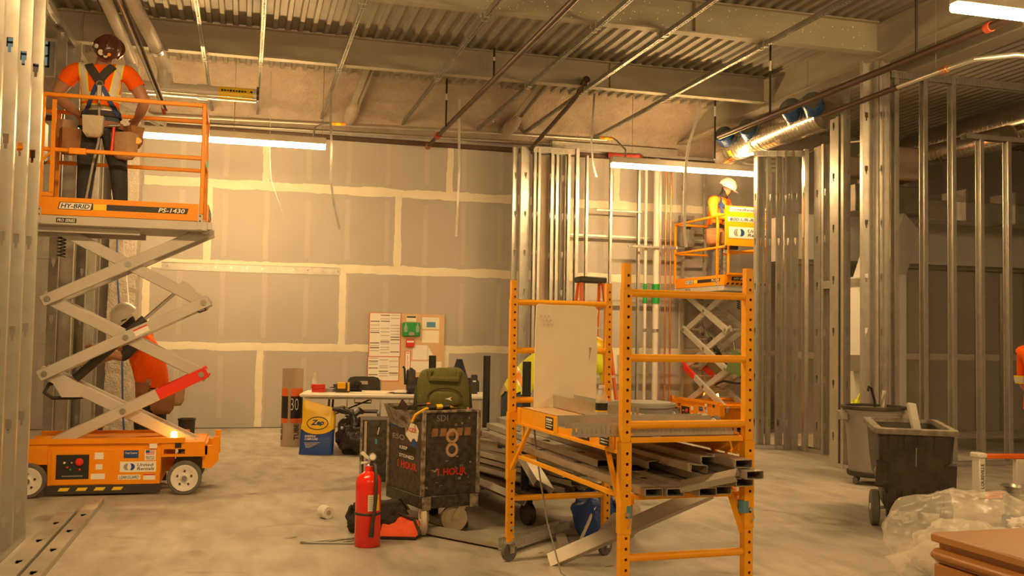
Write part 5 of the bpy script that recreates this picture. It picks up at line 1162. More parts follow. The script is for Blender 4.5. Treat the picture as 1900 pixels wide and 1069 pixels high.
t = thing('clear_bottle', 'small clear bottle at the left end of the table', 'bottle', TP(.12, .5, TZ)); q = MB(); q.lathe([(.03, 0), (.034, .01), (.034, .13), (.015, .17), (.015, .2), (0, .2)], TP(.12, .5, TZ+.002), 16); q.build('bottle_body', 'clear', t); q = MB(); q.cyl(TP(.12, .5, TZ+.2), TP(.12, .5, TZ+.23), .018, n=12); q.build('cap', 'white_paint', t)
t = thing('insulated_flask', 'black flask with a side clip standing on the table before the notice board', 'flask', TP(1.33, .45, TZ)); q = MB(); q.lathe([(.055, 0), (.06, .01), (.06, .27), (.05, .285), (.02, .30), (.02, .31), (0, .31)], TP(1.33, .45, TZ+.002), 22); q.build('flask_body', 'black_plastic', t); q = MB(); q.tube([TP(1.26, .42, TZ+.1), TP(1.25, .42, TZ+.3), TP(1.23, .42, TZ+.33)], .014, 8); q.build('side_clip', 'navy', t)
t = thing('cloth_bundle', 'dark blue folded cloth on the table beside the crumpled paper', 'cloth', TP(1.45, .2, TZ)); sack(t, TP(1.42, .18, TZ), .11, .08, .05, 'navy', 'cloth', .5, 12)
t = thing('black_box', 'small black box standing at the right end of the table', 'box', TP(2.12, .35, TZ)); q = MB(); q._box(TP(2.13, .35, TZ+.12), (tu, tv, V((0, 0, 1))), (.04, .05, .12), .006); q.build('box_body', 'black_plastic', t); plate(t, TP(2.13, .2995, TZ+.16), tu, (0, 0, 1), .04, .02, 'white_print', 'box_label')
# chairs behind the table
def fold_chair(lab, o, rz, cloth=False):
    t = thing('folding_chair', lab, 'chair', o, rz, 'folding chairs behind the table')
    def back(i, j):
        x = -.21+.42*i; return (x, .02*math.sin(PI*i)+(.02 if j > .5 else 0), 0)
    q = MB(); P_ = [(-.215, 0), (.215, 0), (.21, .15), (.185, .185), (.12, .20), (-.12, .20), (-.185, .185), (-.21, .15)]
    inner = disc_poly(1, 16); k = len(P_)
    q.prism(P_[:1]+[(-.06, 0), (-.06, .09), (-.05, .105), (-.05, .14), (.05, .14), (.05, .105), (.06, .09), (.06, 0)]+P_[1:2]+P_[2:], (0, .0, .68), (1, 0, 0), (0, 0, 1), .014); q.bx(-.06, .06, -.014, 0, .68, .775); q.build('backrest', 'black_plastic', t, True)
    q = MB(); q.bx(-.2, .2, -.40, -.02, .425, .445, .008); q.build('seat', 'black_plastic', t, True)
    for x in (-.22, .22):
        q = MB(); q.tube([(x, .0, .84), (x, -.0, .66), (x, -.06, .43), (x, -.32, 0)], .0125, 8); q.build('leg', 'lift_grey', t, True); q = MB(); q.tube([(x*.93, -.36, .42), (x*.93, .12, 0)], .0125, 8); q.build('leg', 'lift_grey', t, True)
    for y, z in ((-.26, .10), (.06, .10)): q = MB(); q.cyl((-.21, y, z), (.21, y, z), .009, n=8); q.build('crossbar', 'lift_grey', t, True)
    return t
fold_chair('black folding chair with an oval grip behind the table, under the labour posters', TP(.70, 1.12, 0), -.18)
fold_chair('black folding chair behind the backpack', TP(1.52, 1.12, 0), -.18)
t = thing('draped_jacket', 'navy jacket hung up in a cone behind the backpack', 'jacket', TP(1.93, .70, .0)); q = MB()
q.grid(lambda i, j: TP(1.95, .72, 0)+V((0, 0, .72+.42*(1-j)))+(tu*math.cos(2*PI*i)*.75+tv*math.sin(2*PI*i)*.5)*(.05+.16*j+.018*math.sin(14*PI*i)*j), 48, 12, True); q.add([TP(1.95, .72, 1.15)+(tu*math.cos(2*PI*i/10)*.04+tv*math.sin(2*PI*i/10)*.03) for i in range(10)], [tuple(range(10))]); q.build('jacket_cloth', 'navy', t, angle=80)
fold_chair('black folding chair under the draped navy jacket', TP(2.02, 1.12, 0), -.18)
# --- cardboard form tube
ft = thing('form_tube', 'tall cardboard form tube with orange and black bands by the table', 'tube', (.62, 12.78, 0)); o = V((.62, 12.78, 0)); R_ = .132
q = MB(); q.lathe([(R_, 0), (R_, .985), (R_-.006, .985), (R_-.006, .02)], o, 32); q.build('tube_wall', 'cardboard', ft)
for z0, z1, m in ((.30, .36, 'tube_orange'), (.36, .64, 'black_print'), (.64, .74, 'tube_orange')):
    for a0, a1 in ((-1.6, -.18), (.08, 1.6)):
        q = MB(); q.grid(lambda i, j: o+(cx_*math.sin(a0+(a1-a0)*i)-cy_*math.cos(a0+(a1-a0)*i))*(R_+.001)+V((0, 0, z0+(z1-z0)*j)), 10, 1); q.build('printed_band', m, ft)
text('BUILD', ft, o+cx_*-.105-cy_*.088+V((0, 0, .19)), (0, 0, 1), -cx_*.75+cy_*.6, .2, .04, 'black_print'); text('TUBE', ft, o+cx_*.085-cy_*.115+V((0, 0, .19)), (0, 0, 1), -cx_*.85-cy_*.5, .2, .06, 'black_print'); text('30', ft, o+cx_*.06-cy_*.128+V((0, 0, .54)), cx_, (0, 0, 1), .10, .15, 'white_print', bold=-.015, lift=.004)
t = thing('work_gloves', 'dark glove bundle at the foot of the cardboard tube', 'gloves', (.79, 12.6, 0)); sack(t, (.79, 12.55, 0), .07, .06, .16, 'black_cloth', 'bundle', .4, 3)
# --- sweeping compound bag
zb_ = thing('compound_bag', 'yellow and blue bag of sweeping compound standing before the table', 'bag', (.862, 11.88, 0)); zu = cx_*.995+cy_*.08; zv = V((-zu.y, zu.x, 0)); o = V((.872, 11.90, 0)); up_ = V((zv.x*.06+zu.x*.045, zv.y*.06+zu.y*.045, 1)).normalized()
def zfn(i, j):
    a = 2*PI*i; e = 4.; f = lambda v: math.copysign(abs(v)**(2/e), v); k = .62+.38*min(1, 1.6*(1-j)); tp = .2+.8*min(1, (1-j)*2.2)
    x = .205*f(math.cos(a)); y = .075*f(math.sin(a))*tp; z = j*.60+(-.05*(x/.2)*j if j > .8 else 0)
    n_ = .012*noise.noise((x*8, y*8, z*6))
    return o+zu*(x*(1-.05*j)+n_)+zv*(y+n_)+up_*z
q = MB(); q.grid(zfn, 40, 24, True); q.m = [0 if (k//40) < 12 else 1 for k in range(len(q.f))]; q.build('bag_body', ['bag_blue', 'bag_yellow'], zb_, angle=80)
zc = o-zv*.083; plate(zb_, zc+up_*.345-zv*.002, zu, up_, 0, 0, 'bag_yellow', 'yellow_field', .003, poly=[(-.20, -.0)]+[(.195*math.cos(PI+PI*k/12), .10*math.sin(PI+PI*k/12)) for k in range(13)]+[(.20, .0)]); 
plate(zb_, zc+up_*.375-zv*.006, zu, up_, 0, 0, 'black_print', 'logo_ring', .001, poly=[(1.0*x, y*.62) for x, y in disc_poly(.128, 26)]); plate(zb_, zc+up_*.375-zv*.0075, zu, up_, 0, 0, 'bag_yellow', 'logo_ground', .001, poly=[(x, y*.58) for x, y in disc_poly(.118, 26)])
text('Zep', zb_, zc+up_*.375-zv*.009, zu, V((.1*zu.x, .1*zu.y, 1)), .155, .085, 'blue_print', shear=.2, bold=.04); text('SWEEPING\nCOMPOUND', zb_, zc+up_*.205-zv*.006-zu*.06, zu, up_, .16, .06, 'white_print', bold=.02)
for k in range(5): plate(zb_, zc+up_*(.145-.014*k)-zv*.004-zu*(.05+.01*k), zu, up_, .18-.03*k, .004, 'paper', 'small_print')
t = thing('bin_bag', 'tied black bin bag standing between the compound bag and the crate', 'bag', (1.28, 11.8, 0)); sack(t, (1.30, 11.85, 0), .19, .16, .21, 'bin_bag', 'bag_body', .35, 5, 0, 34, 22); q = MB(); q.tube([(1.29, 11.8, .36), (1.27, 11.78, .50), (1.16, 11.76, .54), (1.04, 11.77, .55)], [.09, .035, .05, .02], 10); q.tube([(1.28, 11.79, .47), (1.36, 11.8, .53), (1.42, 11.8, .50)], [.04, .05, .02], 8); q.build('tied_neck', 'bin_bag', t)
# --- notice board
nb = thing('notice_board', 'plywood notice board with labour posters and a green eyewash case against the back wall', 'notice board', (2.44, 15.1, .5)); NX0, NX1, NZ0, NZ1 = 1.862, 3.05, .55, 1.765
q = MB(); q.bx(NX0, NX1, YB-.03, YB-.012, NZ0, NZ1); q.build('plywood_sheet', 'plywood', nb)
def nbp(px0, py0, px1, py1, m, nm, d=.031, t=.0015):  # fractions of the board, from top left
    W_, H_ = NX1-NX0, NZ1-NZ0; q = MB(); q.bx(NX0+W_*px0, NX0+W_*px1, YB-d-t, YB-d, NZ1-H_*py1, NZ1-H_*py0); return q.build(nm, m, nb, smooth=False)
for (a, c, e, f, dd) in ((.01, 0, .41, .55, .036), (.0, .55, .40, .86, .032)):
    nbp(a-.008, c-.006, e+.008, f+.008, 'red_print', 'poster_border', dd); nbp(a, c, e, f, 'paper', 'poster', dd+.001)
    for cc in range(3):
        x0 = a+.008+(e-a)*cc/3; x1 = x0+(e-a)/3-.014; z = c+.02
        while z < f-.05:
            h = rnd.uniform(.02, .05)
            nbp(x0, z, x1, z+.010, 'paper_grey' if rnd.random() < .7 else 'black_print', 'poster_line', dd+.0022, .0006) if rnd.random() < .75 else None
            z += h
nbp(.49, .025, .62, .10, 'paper_warm', 'notice_card'); nbp(.495, .03, .615, .05, 'black_print', 'card_bar', .0325)
W_, H_ = NX1-NX0, NZ1-NZ0
q = MB(); q.bx(NX0+W_*.435, NX0+W_*.67, YB-.09, YB-.031, NZ1-H_*.29, NZ1-H_*.11, .012); ew = q.build('eyewash_case', 'green_plastic', nb)
for fx in (.475, .63):
    q = MB(); q.lathe([(.028, 0), (.03, .05), (.03, .08), (.012, .11), (.012, .14), (0, .14)], (NX0+W_*fx, YB-.10, NZ1-H_*.235), 14); q.build('eyewash_bottle', 'clear', ew)
nbp(.52, .235, .59, .275, 'grey_print', 'case_label', .091); nbp(.70, .04, .93, .19, 'paper', 'permit_sheet'); nbp(.76, .10, .88, .17, 'tape_blue', 'blue_picture', .0328); nbp(.70, .21, .93, .37, 'paper_warm', 'permit_sheet'); 
nbp(.58, .40, .78, .59, 'paper', 'loose_sheet'); nbp(.56, .61, .97, .75, 'paper', 'loose_sheet'); nbp(.48, .48, .555, .79, 'red_print', 'sign_border'); nbp(.487, .486, .548, .784, 'white_print', 'extinguisher_sign', .0328)
text('E\nX\nT\nI\nN\nG\nU\nI\nS\nH\nE\nR', nb, (NX0+W_*.518, YB-.0345, NZ1-H_*.655), (1, 0, 0), (0, 0, 1), .022, .28, 'red_print'); text('FIRE', nb, (NX0+W_*.518, YB-.0345, NZ1-H_*.505), (1, 0, 0), (0, 0, 1), .05, .022, 'red_print')
q = MB(); q.prism([(0, 0), (.12, .0), (.0, .2)], (NX0+W_*.785, YB-.034, NZ1-H_*.58), (1, 0, 0), (0, 0, 1), .002); q.build('loose_corner', 'paper', nb)
q = MB(); q.bx(NX0+W_*.49, NX0+W_*.60, YB-.06, YB-.031, NZ1-H_*.43, NZ1-H_*.33, .01); q.build('horn_case', 'red_print', nb); nbp(.50, .345, .59, .37, 'paper', 'case_label', .061)
# --- step ladder
ld = thing('step_ladder', 'orange step ladder with a black top standing by the back framing', 'ladder', (4.47, 12.3, 0)); LT = 2.20
lx, ly = 4.463, 12.27
def lrail(s, front):
    sp = .17+.0; y1 = -.5 if front else .55
    return V((lx+s*.15, ly+(-.06 if front else .06), LT)), V((lx+s*(.28 if front else .25), ly+y1, 0))
for s in (-1, 1):
    for fr_ in (1, 0):
        p0, p1 = lrail(s, fr_); q = MB(); q.beam(p0, p1, .03, .07 if fr_ else .04, (0, 1, 0)); q.build('rail', 'ladder_orange', ld)
q = MB(); q.bx(lx-.19, lx+.19, ly-.13, ly+.13, LT-.02, LT+.06, .015); q.build('top_cap', 'black_plastic', ld)
for k in range(1, 7):
    f = k/7.; a = lrail(-1, 1)[0].lerp(lrail(-1, 1)[1], f); c = lrail(1, 1)[0].lerp(lrail(1, 1)[1], f); q = MB(); q.beam(a, c, .08, .03); q.build('step', 'ladder_white', ld)
    if k % 2: a = lrail(-1, 0)[0].lerp(lrail(-1, 0)[1], f); c = lrail(1, 0)[0].lerp(lrail(1, 0)[1], f); q = MB(); q.beam(a, c, .02, .03); q.build('rear_bar', 'ladder_white', ld)
# --- round grey trash can beyond the scaffold
gc = thing('round_trash_can', 'round grey trash can with a labelled side between the scaffold and the second lift', 'trash can', (3.6, 9.3, 0)); o = V((3.96, 9.26, 0))
q = MB(); q.lathe([(.23, 0), (.24, .02), (.285, .68), (.30, .70), (.305, .76), (.325, .765), (.325, .80), (.30, .80), (.295, .76), (.23, .03)], o, 36); q.build('can_body', 'can_grey', gc)
q = MB(); q.lathe([(.30, .795), (.29, .81), (.1, .822), (0, .822)], o, 36); q.build('can_lid', 'can_grey', gc)
for s in (-1, 1): q = MB(); q._box(o+cx_*s*.325+V((0, 0, .64)), (cx_, cy_, V((0, 0, 1))), (.03, .06, .05), .01); q.build('handle', 'can_grey', gc)
plate(gc, o-cy_*.295+cx_*.03+V((0, 0, .655)), cx_, V((-cy_.x*.07, -cy_.y*.07, 1)), .21, .11, 'blue_print', 'blue_label', .012); plate(gc, o-cy_*.308+cx_*.005+V((0, 0, .69)), cx_, (0, 0, 1), .14, .04, 'white_print', 'label_field', .002); text('10 20', gc, o-cy_*.308+cx_*.02+V((0, 0, .64)), cx_, (0, 0, 1), .1, .04, 'white_print', lift=.004)
# ================================================================== right side
# --- tilt cart
tc = thing('tilt_cart', 'dusty black plastic tilt cart with ribbed front and rubber wheels', 'cart', (5.16, 6.69, 0), -.54); tc.scale = (.82, 1, 1)
def ring(hx0, hx1, hy0, hy1, z, n=6, r=.06):
    pts = []
    for (cx, cy, a0) in ((hx1-r, hy1-r, 0), (hx0+r, hy1-r, PI/2), (hx0+r, hy0+r, PI), (hx1-r, hy0+r, 3*PI/2)):
        for i in range(n+1): a = a0+PI/2*i/n; pts.append((cx+r*math.cos(a), cy+r*math.sin(a), z))
    return pts
def loft(rings, cap0=True, cap1=False):
    b = MB(); n = len(rings[0]); vs = [p for r in rings for p in r]
    fs = [(j*n+i, j*n+(i+1) % n, (j+1)*n+(i+1) % n, (j+1)*n+i) for j in range(len(rings)-1) for i in range(n)]
    if cap0: fs.append(tuple(range(n))[::-1])
    if cap1: fs.append(tuple(range((len(rings)-1)*n, len(rings)*n)))
    b.add(vs, fs); return b
# outer shell then inner shell, open top
out = [ring(-.24, .24, -.28, .42, .16), ring(-.255, .255, -.30, .45, .30), ring(-.30, .30, -.36, .55, 0.378), ring(-.315, .315, -.38, .60, 0.504), ring(-.335, .335, -.42, .66, 0.747), ring(-.335, .335, -.42, .66, 0.774)]
inn = [ring(-.30, .30, -.385, .62, 0.774), ring(-.285, .285, -.35, .56, 0.504), ring(-.22, .22, -.26, .40, .19)]
b = loft(out+inn, True, True); b.build('tub', 'dusty_black', tc, True, angle=30)
rim = [ring(-.335, .335, -.42, .66, 0.765), ring(-.365, .365, -.45, .69, 0.765), ring(-.368, .368, -.453, .693, 0.787), ring(-.365, .365, -.45, .69, 0.805), ring(-.30, .30, -.385, .62, 0.810), ring(-.298, .298, -.383, .618, 0.774)]
loft(rim, False).build('rim', 'dust_rim', tc, True, angle=50)
for x in (-.20, -.07, .045, .19):
    q = MB(); q.add([(x-.035, -.30, .20), (x+.035, -.30, .20), (x+.035, -.435, 0.756), (x-.035, -.435, 0.756), (x-.03, -.24, .2), (x+.03, -.24, .2), (x+.03, -.40, 0.756), (x-.03, -.40, 0.756)], [(0, 1, 2, 3), (0, 3, 7, 4), (1, 5, 6, 2), (3, 2, 6, 7), (0, 4, 5, 1)]); q.build('front_rib', 'dusty_black', tc, True)
q = MB(); q.beam((.0, -.385, 0.522), (.0, -.418, 0.666), .012, .006); q.build('scuff_line', 'dust_rim', tc, True)
for x in (-.295, .30): q = MB(); q.add([(x-.055, -.335, 0.360), (x+.055, -.335, 0.360), (x+.05, -.40, 0.540), (x-.05, -.40, 0.540), (x-.05, -.30, 0.342), (x+.05, -.30, 0.342), (x+.05, -.36, 0.558), (x-.05, -.36, 0.558)], [(0, 1, 2, 3), (0, 3, 7, 4), (1, 5, 6, 2), (3, 2, 6, 7), (0, 4, 5, 1)]); q.build('corner_foot', 'dusty_black', tc, True)
for x in (-.325, .325):
    q = MB(); q.lathe([(.06, -.035), (.125, -.04), (.14, -.03), (.142, 0), (.14, .03), (.125, .04), (.06, .035)], (x, -.02, .142), 28, (1, 0, 0)); w = q.build('wheel', 'tread_grey', tc, True); q = MB(); q.cyl((x-.042, -.02, .142), (x+.042, -.02, .142), .03, n=12); q.build('hub', 'white_paint', w, True)
q = MB(); q.cyl((-.36, -.02, .142), (.36, -.02, .142), .012, n=8); q.build('axle', 'galv', tc, True)
for x in (-.15, .15):
    q = MB(); q.cyl((x-.02, .38, .05), (x+.02, .38, .05), .05, n=16); q.build('caster', 'rubber', tc, True)
q = MB(); q.bx(-.2, -.05, -.3, -.27, .10, .125); q.bx(-.14, -.12, -.3, -.27, .1, .16); q.build('lock_bar', 'galv', tc, True)
def TC(x, y, z): return tc.matrix_basis @ V((x, y, z))
loose_stud('discarded_stud', 'stud offcut thrown into the tilt cart', TC(.17, .25, .50), TC(.10, .52, .95), .3, .07, .03, None, 'galv', False)
q = MB(); q.rbox(TC(-.1, -.1, .70), (.22, .12, .012), .4, .2, .1); tag(q.build('board_scrap', 'cardboard'), 'brown board scrap inside the tilt cart', 'scrap')
for k in range(5):
    t_ = thing('rubble_lump', 'pale drywall rubble piled inside the tilt cart', 'rubble', TC(-.15+k*.08, .1*(k % 3), .6), 0, 'rubble in the tilt cart'); sack(t_, TC(-.16+k*.08, .08*(k % 3), .36), .10, .09, .13, 'debris', 'lump', .5, k)
# --- square-ish grey wheeled can behind it
gb = thing('wheeled_trash_can', 'grey round trash can on a caster dolly behind the tilt cart', 'trash can', (6.30, 8.74, 0)); o = V((6.30, 8.74, 0))
q = MB(); q.lathe([(.235, .13), (.24, .15), (.275, .70), (.285, .72), (.30, .74), (.30, .775), (.275, .775), (.225, .16), (0, .15)], o, 32); q.build('can_body', 'can_grey', gb)
q = MB(); q.lathe([(.305, .765), (.325, .775), (.325, .80), (.30, .805), (.28, .80), (.28, .77)], o, 32); q.build('can_rim', 'dusty_black', gb)
for s in (-1, 1): q = MB(); q._box(o+cx_*s*.315+V((0, 0, .70)), (cx_, cy_, V((0, 0, 1))), (.045, .06, .05), .012); q.build('handle', 'can_grey', gb)
q = MB(); q.lathe([(.0, .085), (.25, .085), (.26, .10), (.26, .135), (0, .135)], o, 28); q.build('dolly', 'rubber', gb)
for k in range(5):
    a = 2*PI*k/5-1.9; p = o+V((.2*math.cos(a), .2*math.sin(a), 0)); q = MB(); q.cyl(p+V((-.012, 0, .04)), p+V((.012, 0, .04)), .04, n=14); q.cyl(p+V((0, 0, .05)), p+V((0, 0, .09)), .014, n=8); q.build('caster', 'tread_grey', gb)
t = thing('pry_bar', 'black bent handle sticking out of the wheeled trash can', 'tool', o+V((0, 0, .8))); q = MB(); q.tube([o+V((.05, 0, .4)), o+V((.02, 0, .85)), o+V((-.02, 0, .98)), o+V((-.05, 0, 1.0)), o+V((-.06, 0, .95))], .013, 8); q.build('bar', 'dark', t)
loose_stud('discarded_stud', 'short stud offcut standing in the wheeled trash can', o+V((.02, -.05, .45)), o+V((.10, -.05, .96)), .2, .05, .03, None, 'galv', False)
# --- ladder lying on its side
ll = thing('fallen_ladder', 'orange step ladder lying on its side beside the tilt cart', 'ladder', (7.3, 7.7, 0)); a0 = V((6.70, 7.74, 0)); lu_ = (cx_*.99+cy_*.14).normalized(); lv_ = V((-lu_.y, lu_.x, 0))
q = MB(); q._box(a0+lu_*.95+V((0, 0, .40)), (lu_, lv_, V((0, 0, 1))), (.88, .035, .022), .005); q.build('upper_rail', 'ladder_orange', ll)
q = MB(); q._box(a0+lu_*.95+V((0, 0, .035)), (lu_, lv_, V((0, 0, 1))), (.88, .035, .03), .005); q.build('lower_rail', 'ladder_orange', ll)
q = MB(); q._box(a0+lu_*.03+V((0, 0, .21)), (lu_, lv_, V((0, 0, 1))), (.033, .06, .195), .008); q._box(a0+lu_*.03+V((0, 0, .41)), (lu_, lv_, V((0, 0, 1))), (.05, .07, .025), .012); q.build('top_cap', 'ladder_white', ll)
text('LOUISVILLE', ll, a0+lu_*.03-lv_*.0605+V((0, 0, .22)), (0, 0, 1), -lu_, .23, .034, 'black_print')
q = MB(); q.prism([(-.014, -.012), (0, .012), (.014, -.012), (0, -.003)], a0+lu_*.03-lv_*.061+V((0, 0, .07)), lu_, (0, 0, 1), .001); q.build('arrow_mark', 'black_print', ll)
for k in range(5): q = MB(); q._box(a0+lu_*(.45+.28*k)+V((0, 0, .215)), (lu_, lv_, V((0, 0, 1))), (.05, .035, .16), .006); st_ = q.build('step', 'ladder_white', ll)
# --- metal bucket with cloth
t = thing('metal_bucket', 'galvanised bucket beside the fallen ladder', 'bucket', (6.55, 6.75, 0)); o = V((6.05, 6.50, 0)); q = MB(); q.lathe([(.10, .08), (.105, .09), (.135, .31), (.142, .315), (.142, .33), (.134, .33), (.125, .31), (.095, .10), (0, .095)], o, 30); q.build('bucket_body', 'steel_bucket', t); q = MB(); q.lathe([(.128, .265), (.1295, .27), (.131, .275)], o, 30); q.build('bead', 'chrome', t); q = MB(); q.lathe([(.13, 0), (.14, .02), (.13, .085), (.05, .085)], o, 22); q.build('bucket_stand', 'bag_blue', t)
t = thing('rag_heap', 'white rag heaped at the foot of the metal bucket', 'rag', (5.9, 5.75, 0)); sack(t, (5.93, 6.28, 0), .14, .12, .055, 'cloth_white', 'rag', .5, 8)
# --- clear plastic bag
pb_ = thing('plastic_bag', 'big translucent plastic bag tied at the side, lying behind the tan cabinet', 'bag', (4.6, 5.1, 0)); bc_ = V((4.29, 5.06, 0))
def pbf(i, j):
    a = 2*PI*i; ph = PI*(j-.5); ca, sa, cp, sp = math.cos(a), math.sin(a), math.cos(ph), math.sin(ph)
    p = V((.47*ca*cp, .42*sa*cp, .275*sp)); d = p.normalized()
    k = 1+.13*noise.noise(d*2.2+V((3, 1, 0)))+.07*noise.noise(d*5+V((1, 7, 0)))+.035*noise.noise(V((d.x*5, d.y*12, d.z*10)))+.012*noise.noise(d*20)
    k *= 1+.10*max(0, ca)*cp
    p = p*k; return bc_+cx_*p.x+cy_*p.y+V((0, 0, max(p.z+.285, .004)))
q = MB(); q.grid(pbf, 90, 56, True); q.build('film', 'plastic_film', pb_, angle=85)
q = MB(); kn = bc_-cx_*.41-cy_*.22+V((0, 0, .22))
q.tube([kn+cx_*.10, kn, kn-cx_*.05-V((0, 0, .02)), kn-cx_*.11-V((0, 0, .07))], [.09, .025, .035, .07], 14); q.build('tied_neck', 'plastic_film', pb_, angle=80)
def inner(i, j):
    a = 2*PI*i; ph = PI*(j-.5); d = V((math.cos(a)*math.cos(ph), math.sin(a)*math.cos(ph), math.sin(ph))); k = 1+.25*noise.noise(d*3+V((5, 5, 5)))+.12*noise.noise(d*8)
    return bc_+cx_*(.34*d.x*k+.04)+cy_*(.28*d.y*k-.02)+V((0, 0, max(.005, .19+.19*d.z*k)))
q = MB(); q.grid(inner, 60, 36, True); q.build('crumpled_filling', 'film_filling', pb_, angle=85)
t = thing('wood_block', 'small orange wood block beside the tilt cart wheel', 'block', (5.2, 6.3, 0)); q = MB(); q.rbox((4.94, 6.05, .04), (.16, .09, .08), .2, b=.004); q.build('block', 'ladder_orange', t)
# --- tan cabinet in the near corner
cb = thing('tan_cabinet', 'tan metal drawer cabinet with a smooth top in the near corner', 'cabinet', (2.5, 3.1, 0)); k0 = V((2.507, 3.136, 0)); Zc = .762
ku = (cx_*math.cos(-1.28)+cy_*math.sin(-1.28)); kv = V((-ku.y, ku.x, 0))    # along the front (towards the camera right), away
def KB(a0, a1, c0, c1, z0, z1, b_=0.):
    q = MB(); q._box(k0+ku*(a0+a1)/2+kv*(c0+c1)/2+V((0, 0, (z0+z1)/2)), (ku, kv, V((0, 0, 1))), ((a1-a0)/2, (c1-c0)/2, (z1-z0)/2), b_); return q
KB(0, 1.07, 0, .48, Zc-.032, Zc, .006).build('cabinet_top', 'tan_top', cb); KB(.012, 1.06, .03, .47, .04, Zc-.032, .003).build('carcass', 'tan_metal', cb)
for z1 in (Zc-.056, Zc-.40):
    KB(.012, 1.06, .008, .032, z1-.31, z1-.055, .004).build('drawer_front', 'tan_metal', cb)
    q = MB(); q.grid(lambda i, j: k0+ku*(.012+1.048*i)+kv*(.014-.022*math.sin(PI*j))+V((0, 0, z1-.045+.045*j)), 1, 10); q.build('drawer_pull', 'tan_metal', cb, angle=80)
    q = MB(); KB(.012, 1.06, .016, .034, z1-.05, z1, 0).build('pull_backing', 'tan_metal', cb)

# --- small things among the framing
pipe([(7.34, 11.95, 3.98), (7.6, 11.9, 4.12), (7.8, 11.75, 4.2), (7.9, 10.9, 4.1)], .013, 'conduit', 'bent_conduit', 'thin bent conduit crossing behind the right studs', n=8)
t = thing('hung_vest', 'crumpled yellow vest lying low behind the right studs', 'vest', (8.0, 11.5, .45)); sack(t, (8.02, 11.5, 0), .16, .14, .33, 'hi_yellow', 'vest_cloth', .45, 11)
q = MB(); q.beam((-1.70, 14.55, 3.0), (-1.22, 13.1, .05), .09, .012, (1, 0, 0)); tag(q.build('leaning_strip', 'galv'), 'pale metal strip leaning against the rough column', 'strip')
q = MB(); q.tube([(-1.72, 14.2, 2.9), (-1.66, 13.9, 2.2), (-1.52, 13.5, 1.2), (-1.45, 13.2, .4), (-1.4, 13.1, .01)], .012, 6); tag(q.build('blue_strap', 'harness_blue'), 'blue strap hanging down beside the leaning metal strip', 'strap')
# ================================================================== people
import bmesh
from mathutils.bvhtree import BVHTree
def skin_body(verts, edges, root, sub=3):
    """verts: {name: (co, rx, ry)}; grown with Skin + Subdivision into one continuous mesh"""
    names = list(verts); idx = {n: i for i, n in enumerate(names)}
    me = bpy.data.meshes.new('sk'); me.from_pydata([tuple(verts[n][0]) for n in names], [(idx[a], idx[c]) for a, c in edges], [])
    ob = bpy.data.objects.new('sk', me); COL.objects.link(ob)
    md = ob.modifiers.new('s', 'SKIN'); md.branch_smoothing = .6; md.use_smooth_shade = True
    sv = me.skin_vertices[0].data
    for n in names: sv[idx[n]].radius = (verts[n][1], verts[n][2]); sv[idx[n]].use_root = (n == root)
    m2 = ob.modifiers.new('d', 'SUBSURF'); m2.levels = sub; m2.render_levels = sub
    dg = bpy.context.evaluated_depsgraph_get(); dg.update()
    r = bpy.data.meshes.new_from_object(ob.evaluated_get(dg)); bpy.data.objects.remove(ob); bpy.data.meshes.remove(me)
    return r
def seg_dist(p, a, c):
    d = c-a; t = max(0, min(1, (p-a).dot(d)/max(d.length_squared, 1e-9))); return (p-(a+d*t)).length
